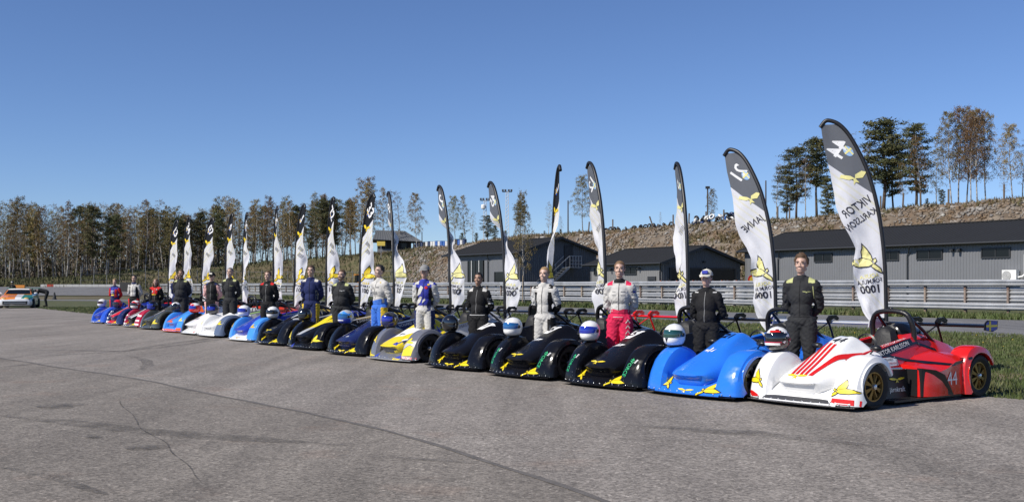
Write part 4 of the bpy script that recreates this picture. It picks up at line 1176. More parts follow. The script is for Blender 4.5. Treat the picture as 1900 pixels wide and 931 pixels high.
def fender_mesh(side, prof, li, lo, wc, RR, bowed, name, innerz=.1):
    """wheel fairing: rounded shell over the wheel, open on the outer side round the tyre"""
    top = resample([tuple(p) for p in catmull(prof, 8)], 34)
    b = MB(); secs = []
    NW = 11
    for i, p in enumerate(top):
        a, z = p
        t = (top[min(i + 1, 33)] - top[max(i - 1, 0)]).normalized(); nv = Vector((-t.y, t.x))
        sec = []
        for k in range(NW):
            u = k / (NW - 1) * 2 - 1
            rd = 1 - (1 - abs(u) ** 3.2) ** (1 / 3.2)
            # shoulders fall away more on the outer and inner edges
            q = p - nv * (.085 * rd)
            lx = (li + lo) / 2 + (lo - li) / 2 * (u if abs(u) < .999 else u)
            flare = .03 * max(0, 1 - z / .35)
            lx = lx + flare * (1 if u > 0 else -1) * abs(u)
            sec.append((side * lx, q.x + (bow(lx) if bowed else 0), max(.055, q.y)))
        secs.append(sec)
    b.loft(secs)
    # outer face: from shell edge to the wheel arch
    outer = [s[-1] for s in secs]; ring_ = []; ring2 = []
    for (x, y, z) in outer:
        d = Vector((y - wc[0] - (bow(x) * .6 if bowed else 0), z - wc[1])); d.normalize()
        q = Vector((wc[0] + (bow(x) * .6 if bowed else 0), wc[1])) + d * RR
        if q.y < .06: q.y = .06
        ring_.append((x, q.x, q.y)); ring2.append((x - side * .035, q.x, q.y))
    b.loft([outer, ring_]); b.loft([ring_, ring2])
    # inner face drops to the deck
    inner = [s[0] for s in secs]; low = [(x, y, min(z, innerz)) for x, y, z in inner]
    b.loft([inner, low])
    # wheel well backing
    return b.mesh(name, 38)
FW = (.45, .262); RW = (2.66, .272)
FPROF = [(.02, .06), (.03, .16), (.075, .31), (.155, .45), (.26, .555), (.38, .612), (.50, .620), (.60, .592), (.68, .545), (.74, .48), (.775, .42)]
RPROF = [(2.30, .06), (2.305, .25), (2.33, .45), (2.40, .58), (2.50, .645), (2.62, .665), (2.76, .65), (2.88, .60), (2.98, .51), (3.02, .44)]
fl_m = fender_mesh(-1, FPROF, .43, .735, FW, .285, True, 'front_fender'); fr_m = fender_mesh(1, FPROF, .43, .735, FW, .285, True, 'front_fender')
rl_m = fender_mesh(-1, RPROF, .46, .745, RW, .30, False, 'rear_fender', .2); rr_m = fender_mesh(1, RPROF, .46, .745, RW, .30, False, 'rear_fender', .2)
# nose
NS = [(.025, [(0, .315), (.10, .312), (.15, .305), (.195, .295), (.185, .288), (.12, .283), (0, .28)]),
      (.075, [(0, .347), (.12, .342), (.20, .328), (.245, .302), (.235, .285), (.15, .272), (0, .268)]),
      (.125, [(0, .372), (.125, .368), (.228, .348), (.282, .305), (.266, .225), (.18, .15), (0, .135)]),
      (.20, [(0, .415), (.13, .408), (.235, .385), (.30, .33), (.31, .24), (.25, .16), (0, .12)]),
      (.36, [(0, .495), (.13, .487), (.235, .455), (.315, .395), (.355, .30), (.36, .2), (0, .1)]),
      (.52, [(0, .585), (.125, .575), (.22, .525), (.32, .455), (.385, .36), (.40, .22), (0, .1)]),
      (.72, [(0, .70), (.115, .69), (.20, .60), (.32, .51), (.40, .43), (.42, .25), (0, .1)]),
      (.90, [(0, .785), (.105, .78), (.20, .655), (.32, .55), (.41, .475), (.43, .28), (0, .1)]),
      (1.00, [(0, .805), (.11, .80), (.22, .66), (.33, .57), (.41, .50), (.43, .3), (0, .1)]),
      (1.07, [(0, .765), (.14, .755), (.26, .645), (.34, .58), (.40, .51), (.43, .3), (0, .1)]),
      (1.14, [(0, .67), (.2, .665), (.29, .62), (.35, .585), (.40, .51), (.43, .3), (0, .1)])]
def nose_secs():
    cols = len(NS[0][1]); A = [s[0] for s in NS]; out = []
    aa = []
    for i in range(len(A) - 1): aa += [A[i] + (A[i + 1] - A[i]) * q / 3 for q in range(3)]
    aa.append(A[-1])
    for a in aa:
        pts = [(interp(a, A, [s[1][c][0] for s in NS]), interp(a, A, [s[1][c][1] for s in NS])) for c in range(cols)]
        fine = []
        P = catmull([(p[0], p[1]) for p in pts[:6]], 3)
        half = [(p.x, p.y) for p in P] + [pts[6]]
        full = [(-x, a, z) for x, z in reversed(half)][:-1] + [(x, a, z) for x, z in half]
        out.append([Vector(v) for v in full])
    # smooth along the car
    for it in range(1):
        out = [out[0]] + [(out[i - 1] + [])and [out[i - 1][k] * .25 + out[i][k] * .5 + out[i + 1][k] * .25 for k in range(len(out[i]))] for i in range(1, len(out) - 1)] + [out[-1]]
    return out
b = MB(); b.loft(nose_secs(), cap=True); nose_m = b.mesh('nose_cone', 50)
# deck between nose and fenders
b = MB(); secs = []
for i in range(15):
    t = i / 14; a = .0 + .72 * t
    z = .062 + .37 * t ** .82; secs.append([(l, a + bow(l) * (1 - .6 * t), z + .03 * t * (abs(l) / .5) ** 2) for l in [(-.52 + 1.04 * k / 16) for k in range(17)]])
b.loft(secs); b.loft([[(l, bow(l), .045) for l in [(-.52 + 1.04 * k / 16) for k in range(17)]], secs[0]])
deck_m = b.mesh('front_deck', 40)
b = MB(); secs = []
for dz, da in ((.036, .03), (.040, -.035), (.052, -.04), (.054, .5)):
    secs.append([(l, da + bow(l), dz) for l in [(-.75 + 1.5 * k / 20) for k in range(21)]])
b.loft(secs); split_m = b.mesh('splitter', 30)
# rivets along the splitter lip
b = MB()
for k in range(13): l = -.66 + 1.32 * k / 12; b.ell((l, bow(l) + .012, .066 + .01), (.009, .007, .009), 6, 4)
rivet_m = b.mesh('rivet_row', True, False)
# cockpit sides
TA = [.84, 1.05, 1.35, 1.65, 1.98]; TZ = [.59, .64, .695, .745, .79]
b = MB()
for s in (-1, 1):
    secs = []
    for a in [.84 + 1.14 * i / 14 for i in range(15)]:
        zt = interp(a, TA, TZ); q = (a - .84) / 1.14
        secs.append([(s * x, a, z) for x, z in ((.205, .24), (.225, zt - .02), (.245, zt), (.275, zt - .005), (.305, zt - .06), (.355 + .01 * q, .49), (.37 + .01 * q, .44), (.36, .36), (.40, .14), (.40, .08))])
    b.loft(secs)
tub_m = b.mesh('cockpit_side', 32)
b = MB(); b.box((0, 1.42, .26), (.44, 1.0, .06)); b.box((0, 1.10, .45), (.42, .06, .36)); b.box((0, 1.86, .5), (.44, .05, .5)); lining_m = b.mesh('cockpit_lining')
# engine cover and rear deck
EA = [1.86, 2.05, 2.4, 2.75, 3.05]
EC = [[(0, .80), (.12, .79), (.22, .755), (.29, .70), (.36, .53), (.38, .34), (.40, .1)], [(0, .84), (.13, .83), (.23, .775), (.31, .68), (.38, .54), (.40, .34), (.42, .1)],
      [(0, .80), (.12, .79), (.24, .74), (.34, .62), (.42, .52), (.44, .34), (.46, .1)], [(0, .71), (.12, .70), (.24, .66), (.33, .56), (.40, .46), (.42, .32), (.44, .14)],
      [(0, .60), (.12, .595), (.22, .56), (.30, .47), (.34, .40), (.36, .30), (.38, .2)]]
secs = []
for i in range(17):
    a = 1.86 + 1.19 * i / 16; half = [(interp(a, EA, [e[c][0] for e in EC]), interp(a, EA, [e[c][1] for e in EC])) for c in range(7)]
    secs.append([(-x, a, z) for x, z in reversed(half)][:-1] + [(x, a, z) for x, z in half])
b = MB(); b.loft(secs, cap=True); eng_m = b.mesh('engine_cover', 24)
# head rest / air box
b = MB()
secs = []
for a, w2, z in ((1.90, .10, .86), (1.93, .15, .915), (2.02, .17, .95), (2.15, .165, .955), (2.33, .14, .92), (2.5, .10, .85), (2.62, .06, .78)):
    secs.append([(w2 * math.cos(t), a, .70 + (z - .70) * math.sin(t)) for t in [math.pi * k / 12 for k in range(13)]])
b.loft(secs, cap=True); air_m = b.mesh('air_box', 40)
b = MB(); b.lathe([(.075, 0), (.085, -.012), (.062, -.02), (.055, .05), (.0, .06)], 16, 'Y', (0, 1.89, .84), cap=False); inlet_m = b.mesh('air_inlet', 40)
b = MB(); secs = []
for z, w2, y0, y1 in ((.36, .19, 1.62, 1.78), (.6, .19, 1.68, 1.82), (.70, .15, 1.70, 1.83), (.80, .12, 1.72, 1.84), (.87, .09, 1.74, 1.84), (.90, .05, 1.77, 1.83)):
    secs.append([(-w2, y1, z), (-w2 * .9, y0, z), (0, y0 - .03, z), (w2 * .9, y0, z), (w2, y1, z)])
b.loft(secs, True, True); seat_m = b.mesh('seat', 45)
# side pods
def pod(s):
    A = [1.52, 1.55, 1.68, 1.82, 1.98, 2.15, 2.36]
    IN = [.455, .46, .50, .55, .58, .60, .58]; MID = [.44, .445, .455, .475, .53, .57, .56]; OUT = [.42, .425, .415, .40, .43, .50, .53]; XO = [.60, .64, .68, .70, .70, .69, .68]
    b = MB(); secs = []
    for i in range(15):
        a = 1.52 + .84 * i / 14; f = lambda q: interp(a, A, q)
        secs.append([(s * x, a, z) for x, z in ((.33, f(IN)), (.46, f(MID) + .015), (f(XO) - .07, f(OUT) + .015), (f(XO), f(OUT) - .03), (f(XO) + .015, .24), (f(XO) + .02, .07), (.33, .07))])
    b.loft(secs, True, True); return b.mesh('side_pod', 28)
podl, podr = pod(-1), pod(1)
def duct(s):
    b = MB(); P = [(1.525, .42), (1.70, .395), (1.86, .33), (2.05, .075), (1.525, .075)]
    vs = [(s * (interp(a, [1.52, 1.55, 1.68, 1.82, 2.1], [.60, .64, .68, .70, .70]) + .036), a, z) for a, z in P]; vs2 = [(x - s * .06, y, z) for x, y, z in vs]
    b.loft([vs, vs2], True, True)
    b.box((s * .46, 1.516, .24), (.26, .012, .33))
    return b.mesh('side_duct')
b = MB(); b.box((0, 1.65, .05), (1.32, 1.4, .025))
floor_m = b.mesh('floor_panel')
def barge(s):
    b = MB(); b.loft([[(s * .40, .80, .06), (s * .40, 1.505, .06), (s * .36, 1.505, .40), (s * .36, .88, .44)], [(s * .47, .86, .06), (s * .50, 1.505, .06), (s * .46, 1.505, .40), (s * .44, .92, .41)]], True, True)
    return b.mesh('barge_panel')
b = MB()
hoop = catmull([(x, y + .12, z) for x, y, z in [(-.275, 1.84, .60), (-.28, 1.83, .82), (-.262, 1.80, .97), (-.19, 1.785, 1.075), (0, 1.78, 1.105), (.19, 1.785, 1.075), (.262, 1.80, .97), (.28, 1.83, .82), (.275, 1.84, .60)]], 5)
b.tube(hoop, .032, 10)
for s in (-1, 1): b.tube([(s * .2, 1.92, 1.06), (s * .24, 2.2, .86), (s * .26, 2.46, .66)], .02, 8)
b.tube([(-.02, 1.90, 1.12), (.02, 1.90, 1.14)], .014, 8); b.ell((0, 1.90, 1.135), (.03, .022, .022), 10, 6)
hoop_m = b.mesh('roll_hoop', 40)
b = MB(); b.lathe([(.13, 0), (.15, .012), (.13, .024)], 18, 'Y', (0, 1.38, .68), cap=False); b.tube([(0, 1.1, .55), (0, 1.39, .68)], .018, 8); b.box((0, 1.385, .68), (.2, .02, .05)); steer_m = b.mesh('steering_wheel', 40)
def mirror(s):
    b = MB(); b.tube([(s * .30, 1.02, .60), (s * .37, .99, .655)], .009, 6); b.ell((s * .40, .98, .675), (.075, .05, .038), 12, 8); return b.mesh('mirror', True)
def wheel_mesh(rad, wd, name):
    b = MB(); h = wd / 2; b.lathe([(rad * .66, -h * .82), (rad * .80, -h), (rad * .94, -h * .96), (rad, -h * .78), (rad, h * .78), (rad * .94, h * .96), (rad * .80, h), (rad * .66, h * .82)], 32, 'X', cap=False)
    b.lathe([(rad * .66, -h * .82), (rad * .64, 0), (rad * .66, h * .82)], 32, 'X', cap=False)
    return b.mesh(name, 35)
def rim_mesh(rad, wd):
    b = MB(); h = wd / 2 * .8
    b.lathe([(rad * .665, h), (rad * .60, h), (rad * .57, h - .03), (rad * .60, h - .05)], 28, 'X', cap=False)
    for k in range(8):
        t = 2 * math.pi * k / 8; M = Matrix.Rotation(t, 3, 'X')
        for sgn in (-1, 1):
            p0 = M @ Vector((h - .012, .018 * sgn, rad * .14)); p1 = M @ Vector((h - .022, .045 * sgn * rad / .26, rad * .60)); b.bar(p0, p1, .020, .022)
    b.lathe([(rad * .19, h - .03), (rad * .17, h), (0.001, h + .002)], 16, 'X', cap=False)
    return b.mesh('rim', 35)
def nut_mesh(rad, wd):
    b = MB(); h = wd / 2 * .8; b.lathe([(.035, h), (.03, h + .02), (.012, h + .028), (.001, h + .028)], 10, 'X', cap=False); b.lathe([(rad * .56, -.02), (.001, -.02)], 24, 'X', cap=False, mi=1); return b.mesh('hub_nut', 35)
ft_m, rt_m = wheel_mesh(.262, .2, 'wheel'), wheel_mesh(.272, .235, 'wheel'); fri_m, rri_m = rim_mesh(.262, .2), rim_mesh(.272, .235); fnu_m, rnu_m = nut_mesh(.262, .2), nut_mesh(.272, .235)
b = MB(); af = [(0, 0), (.015, .018), (.06, .03), (.14, .028), (.24, .01), (.24, .004), (.14, -.012), (.06, -.018), (.015, -.012)]
b.loft([[(x, 2.70 + a, .905 + z) for a, z in af] for x in (-.77, -.3, .3, .77)], True, True); wing_m = b.mesh('rear_wing', 30)
def endplate(s):
    b = MB(); P = [(2.66, .86), (2.68, .95), (2.74, .985), (2.97, .975), (2.96, .87), (2.85, .835)]
    b.loft([[(s * .77, a, z) for a, z in P], [(s * .785, a, z) for a, z in P]], True, True); return b.mesh('end_plate')
def wmount(s):
    b = MB(); x = s * .17
    b.loft([[(x - .02, a, z) for a, z in P] for P in [[(2.66, .88), (2.62, .95), (2.68, 1.005), (2.80, 1.01), (2.86, .97), (2.84, .935), (2.74, .965), (2.70, .94)]]] + [[(x + .02, a, z) for a, z in [(2.66, .88), (2.62, .95), (2.68, 1.005), (2.80, 1.01), (2.86, .97), (2.84, .935), (2.74, .965), (2.70, .94)]]], True, True)
    b.tube([(x, 2.66, .90), (x, 2.72, .78), (x, 2.78, .64)], .016, 6); b.tube([(x, 2.68, .92), (x * .4, 2.5, .77)], .009, 6)
    return b.mesh('wing_mount', 30)
cpart('nose_cone', nose_m, ['nose']); cpart('front_deck', deck_m, ['deck']); cpart('splitter', split_m, ['splitter']); cpart('rivet_row', rivet_m, ['metal'])
cpart('front_fender', fl_m, ['fl']); cpart('front_fender', fr_m, ['fr']); cpart('cockpit_side', tub_m, ['side']); cpart('cockpit_lining', lining_m, ['black'])
cpart('engine_cover', eng_m, ['rear']); cpart('air_box', air_m, ['air']); cpart('air_inlet', inlet_m, ['black']); cpart('seat', seat_m, ['seat'])
cpart('side_pod', podl, ['side']); cpart('side_pod', podr, ['pod']); cpart('side_duct', duct(-1), ['black']); cpart('side_duct', duct(1), ['black']); cpart('floor_panel', floor_m, ['black'])
cpart('barge_panel', barge(-1), ['black']); cpart('barge_panel', barge(1), ['black']); cpart('rear_fender', rl_m, ['rf']); cpart('rear_fender', rr_m, ['rf'])
cpart('roll_hoop', hoop_m, ['hoop']); cpart('steering_wheel', steer_m, ['black']); cpart('mirror', mirror(-1), ['mirror']); cpart('mirror', mirror(1), ['mirror'])
for (m_, ri, nu, cc, x) in ((ft_m, fri_m, fnu_m, FW, .625), (rt_m, rri_m, rnu_m, RW, .618)):
    for s in (-1, 1):
        loc = (s * x, cc[0] + (bow(.6) * .6 if cc is FW else 0), cc[1]); rz = 0 if s > 0 else math.pi
        w_ = cpart('wheel', m_, ['tyre'], -1, (loc, rz)); cpart('rim', ri, ['rim'], w_); cpart('hub_nut', nu, ['metal', 'black'], w_)
wg = cpart('rear_wing', wing_m, ['wing']); cpart('end_plate', endplate(-1), ['endp'], wg); cpart('end_plate', endplate(1), ['endp'], wg); cpart('wing_mount', wmount(-1), ['mount']); cpart('wing_mount', wmount(1), ['mount'])
# surfaces on which print is laid
def bvh_of(*ms):
    vs = []; fs = []
    for me in ms:
        o = len(vs); vs += [v.co.copy() for v in me.vertices]; fs += [tuple(i + o for i in p.vertices) for p in me.polygons]
    return BVHTree.FromPolygons(vs, fs)
B_NOSE = bvh_of(nose_m); B_FRONT = bvh_of(nose_m, deck_m, fl_m, fr_m); B_FEND = bvh_of(fl_m, fr_m); B_SIDE = bvh_of(tub_m, podr, barge(1), eng_m, rr_m); B_SIDE2 = bvh_of(tub_m, podr, eng_m, rr_m); B_TOP = bvh_of(nose_m, tub_m, eng_m); B_DECK = bvh_of(deck_m); B_DF = bvh_of(deck_m, fl_m, fr_m)
B_SPLIT = bvh_of(deck_m, fl_m, fr_m)
DEC = {}
def decal(key, g, bvh, org, ax, ay, dr, step=.05, off=.004):
    if key not in DEC:
        vs, fs = drape(g, bvh, org, ax, ay, dr, off, step)
        if not fs: DEC[key] = None
        else: DEC[key] = MB().add(vs, fs).mesh(key.split('|')[0], False, False)
    return DEC[key]
LX, LA, LZ = (1, 0, 0), (0, 1, 0), (0, 0, 1)
UPN = Vector((0, .74, .67))       # up along the bonnet slope as read from the front
C = {'white': (.80, .80, .79), 'blue': (.022, .175, .72), 'black': (.006, .006, .008), 'red': (.62, .012, .010), 'yellow': (.80, .62, .02), 'navy': (.012, .018, .085), 'silver': (.45, .46, .48), 'grey': (.14, .145, .17),
     'midblue': (.02, .08, .50), 'skyblue': (.06, .27, .74), 'orange': (.74, .12, .012), 'olive': (.06, .064, .052), 'maroon': (.42, .015, .04), 'gold': (.30, .19, .06), 'green': (.03, .42, .16), 'dkgrey': (.05, .05, .053), 'royal': (.02, .045, .40), 'lime': (.35, .6, .08), 'amber': (.62, .40, .02), 'slate': (.10, .13, .20), 'orangered': (.75, .05, .015)}
def pm(c): return paint('paint_' + c, C[c])
def print_mat(c): return mat('print_' + c, C[c], .35, coat=.3)
def stick(root, key, g, c, bvh, org, ax, ay, dr, step=.05, off=.004):
    me = decal(key, g, bvh, org, ax, ay, dr, step, off)
    if me is None: return None
    return link(key.split('|')[0], me, print_mat(c), root)
def eagle_on(root, where, outline=True, c='yellow'):
    """the three yellow bird emblems each car carries on deck or fenders"""
    if where == 'deckl': a = dict(bvh=B_DECK, org=(-.345, 0, .165), ax=(.19, 0, 0), ay=(0, 0, .19), dr=(0, 1, -.25)); g = xf2(EAGLE, 1, 0, 0, 0, -1); go = xf2(EAGLE_OUT, 1, 0, 0, 0, -1)
    elif where == 'deckr': a = dict(bvh=B_DF, org=(.27, 0, .115), ax=(.25, 0, 0), ay=(0, 0, .20), dr=(0, 1, -.25)); g = EAGLE; go = EAGLE_OUT
    elif where == 'fendl': a = dict(bvh=B_FEND, org=(-.555, 0, .27), ax=(.18, 0, 0), ay=(0, 0, .20), dr=(0, 1, -.12)); g = xf2(EAGLE, 1, 0, 0, 0, -1); go = xf2(EAGLE_OUT, 1, 0, 0, 0, -1)
    elif where == 'fendr': a = dict(bvh=B_DF, org=(.50, 0, .225), ax=(.235, 0, 0), ay=(0, 0, .19), dr=(0, 1, -.12)); g = EAGLE; go = EAGLE_OUT
    elif where == 'nose': a = dict(bvh=B_NOSE, org=(-.03, .10, 0), ax=(.14, 0, 0), ay=(0, .20, 0), dr=(0, 0, -1)); g = WINGS; go = None
    elif where == 'lip': a = dict(bvh=B_DECK, org=(.0, 0, .10), ax=(.13, 0, 0), ay=(0, 0, .13), dr=(0, 1, -.2)); g = WINGS; go = None
    elif where == 'fendlhi': a = dict(bvh=B_FEND, org=(-.565, 0, .41), ax=(.15, 0, 0), ay=(0, 0, .16), dr=(0, 1, -.25)); g = xf2(EAGLE, 1, 0, 0, 0, -1); go = None
    elif where == 'fendrhi': a = dict(bvh=B_FEND, org=(.50, 0, .41), ax=(.18, 0, 0), ay=(0, 0, .15), dr=(0, 1, -.25)); g = EAGLE; go = None
    if outline and go is not None: stick(root, 'emblem_outline|' + where, go, 'black', a['bvh'], a['org'], a['ax'], a['ay'], a['dr'], .05, .003)
    stick(root, 'bird_emblem|' + where, g, c, a['bvh'], a['org'], a['ax'], a['ay'], a['dr'], .05, .0055)
def plan(root, key, pts, c, bvh=None, off=.004, step=.05):
    """coloured panel given in (x, y) plan, laid down onto the body"""
    return stick(root, key, polys(*pts) if isinstance(pts[0][0], (tuple, list)) else polys(pts), c, bvh or B_NOSE, (0, 0, 0), LX, LA, (0, 0, -1), step, off)
def elev(root, key, pts, c, bvh=None, off=.004, step=.06):
    """coloured panel given in (y, z) side view, laid onto the visible flank"""
    return stick(root, key, polys(*pts) if isinstance(pts[0][0], (tuple, list)) else polys(pts), c, bvh or B_SIDE, (.9, 0, 0), LA, LZ, (-1, 0, 0), step, off)
def front(root, key, pts, c, bvh=None, off=.004, step=.05):
    return stick(root, key, polys(*pts) if isinstance(pts[0][0], (tuple, list)) else polys(pts), c, bvh or B_FRONT, (0, -.1, 0), LX, LZ, (0, 1, -.15), step, off)
def number(root, s, c='black', plate=None, size=.19, y=.78, x=-.02, shear=.25, bold=.02):
    if plate:
        wq = .095 + .05 * (len(s) - 1)
        stick(root, 'number_plate|%s%.2f%.2f' % (plate, wq, x), polys([(-wq - .05, -.13), (wq - .05, -.13), (wq + .05, .13), (-wq + .05, .13)]), plate, B_NOSE, (x, y - .02, 0), LX, (0, .8, 0), (0, 0, -1), .04, .003)
    stick(root, 'race_number|%s%.2f%s%.3f%.2f' % (s, size, shear, y, x), text_polys(s, size, shear, bold), c, B_NOSE, (x, y, 0), LX, (0, .95, 0), (0, 0, -1), .05, .006)
def badge(root, c='red'):
    o = (.24, .86, .62)
    stick(root, 'round_badge|w', polys(disc(.05)), 'white', B_NOSE, (.235, .97, 0), LX, LA, (-.35, 0, -1), .03, .003)
    stick(root, 'badge_ring|r', ring(.034, .044), c, B_NOSE, (.235, .97, 0), LX, LA, (-.35, 0, -1), 0, .0055)
    stick(root, 'badge_letter|E', text_polys('E', .055), c, B_NOSE, (.235, .97, 0), LX, LA, (-.35, 0, -1), 0, .0055)
def name_strip(root, s, c='white', back='black', strip=None):
    k = math.atan2(.15, .75)
    ax = (0, math.cos(k), math.sin(k)); ay = (0, -math.sin(k), math.cos(k))
    if back: stick(root, 'name_panel|' + back, polys([(-.42, -.045), (.42, -.045), (.42, .045), (-.42, .045)]), back, B_SIDE2, (.3, 1.46, .640), ax, ay, (-1, 0, -.12), .06, .003)
    if strip: stick(root, 'side_line|' + strip, polys([(-.34, -.012), (.42, -.012), (.42, .014), (-.34, .014)]), strip, B_SIDE2, (.29, 1.46, .700), ax, ay, (-1, 0, -.3), .06, .004)
    stick(root, 'driver_name|' + s, text_polys(s, .078), c, B_SIDE2, (.3, 1.46, .638), ax, ay, (-1, 0, -.12), .06, .006)
def swirl_text(root, c='green'):
    for i, (bv, x0) in enumerate(((B_FEND, -.60), (B_FEND, .53))):
        k = R(72); ax = (math.sin(R(8)) , 0, -1)
        stick(root, 'fender_lettering|%d' % i, text_polys('4FORCE', .082, 0, .005), c, bv, (x0 + .0, -.1, .40), (-.28, 0, -.96), (.96, 0, -.28), (0, 1, -.35), .04, .005)
        stick(root, 'fender_text_dash|%d' % i, polys(*[[(-.20 - q * .028, .008), (-.185 - q * .028, .008), (-.185 - q * .028, -.018), (-.20 - q * .028, -.018)] for q in range(4)]), 'white', bv, (x0 + .03, .05, .40), (-.28, .0, -.96), (.96, 0, -.28), (0, .6, -1), .04, .005)
def swedish(root, bvh, org, ax, ay, dr, key):
    stick(root, 'flag_field|' + key, polys([(-.5, -.32), (.5, -.32), (.5, .32), (-.5, .32)]), 'royal', bvh, org, ax, ay, dr, .05, .003)
    stick(root, 'flag_cross|' + key, polys([(-.5, -.07), (.5, -.07), (.5, .07), (-.5, .07)], [(-.24, -.32), (-.08, -.32), (-.08, -.0705), (-.24, -.0705)], [(-.24, .0705), (-.08, .0705), (-.08, .32), (-.24, .32)]), 'yellow', bvh, org, ax, ay, dr, .05, .0055)
BLK = 'black'
def livery(**k):
    d = dict(nose=BLK, deck=None, fl=None, fr=None, side=None, pod=None, rear=None, rf=None, splitter=BLK, air=BLK, wing=BLK, endp=BLK, mount=BLK, rim='dkgrey')
    d.update(k); n = d['nose']
    for q in ('deck', 'fl', 'fr', 'side'): d[q] = d[q] or n
    for q in ('pod', 'rear', 'rf'): d[q] = d[q] or d['side']
    return d
FIXED = {'tyre': mat('tyre_rubber', (.014, .014, .014), .75, var=.2, vscale=12), 'black': mat('carbon_black', (.010, .010, .011), .4), 'metal': mat('bright_metal', (.7, .7, .7), .25, .9), 'seat': mat('seat_black', (.012, .012, .013), .6, bump=.2, bscale=40),
         'hoop': mat('padded_hoop', (.012, .012, .013), .38, bump=.15, bscale=50), 'mirror': mat('mirror_shell', (.012, .012, .013), .35)}
_sg = random.Random(3)
CHIPS = polys(*[[(x, z), (x + s, z + s * .3), (x + s * .4, z + s)] for x, z, s in [(_sg.choice((-1, 1)) * _sg.uniform(.2, .72), .07 + abs(_sg.gauss(0, .09)), _sg.uniform(.002, .007)) for _ in range(70)]])
def panel_lines(root, dark):
    c = 'grey' if dark else 'dkgrey'
    for s in (-1, 1):
        front(root, 'panel_gap|%s%d' % (c, s), [[(s * .445, .08), (s * .452, .08), (s * .425, .30), (s * .418, .30)]], c, B_DECK, .004)
        plan(root, 'panel_gap|b%s%d' % (c, s), [[(s * .30, .60), (s * .306, .60), (s * .36, 1.08), (s * .354, 1.08)]], c)
        stick(root, 'fastener|%d' % s, polys(*[disc(.009, 7, s * (.33 + q * .018), .64 + q * .14) for q in range(4)]), 'silver', B_NOSE, (0, 0, 0), LX, LA, (0, 0, -1), 0, .004)
    if dark: stick(root, 'stone_chips|' + c, CHIPS, 'silver' if dark else 'grey', B_DF, (0, -.1, 0), LX, LZ, (0, 1, -.15), 0, .003)
def build_car(pos, lv, label, extra, hd=0):
    root = empty('race_car', pos, CAR_RZ + hd, label, 'race car', 'open race cars lined up on the paddock')
    objs = []
    for name, me, keys, par, xf in CARP:
        ms = []
        for k in keys:
            if k in FIXED: ms.append(FIXED[k])
            elif k == 'rim': ms.append(mat('rim_' + lv['rim'], C[lv['rim']], .35, .75))
            else: ms.append(pm(lv[k]))
        o = link(name, me, ms, objs[par] if par >= 0 else root)
        if xf: o.location = xf[0]; o.rotation_euler = (0, 0, xf[1])
        objs.append(o)
    extra(root, None, objs)
    panel_lines(root, max(C[lv['deck']]) < .1)
    root.scale = (1.06, 1.06, 1.0)
    return root
def wing_flag(objs):
    w_ = [o for o in objs if o.name.startswith('rear_wing')][0]; e = [o for o in w_.children][-1]
    bv = bvh_of(e.data)
    swedish(e, bv, (1.2, 2.815, .912), (0, .26, 0), (0, 0, .2), (-1, 0, 0), 'endplate')

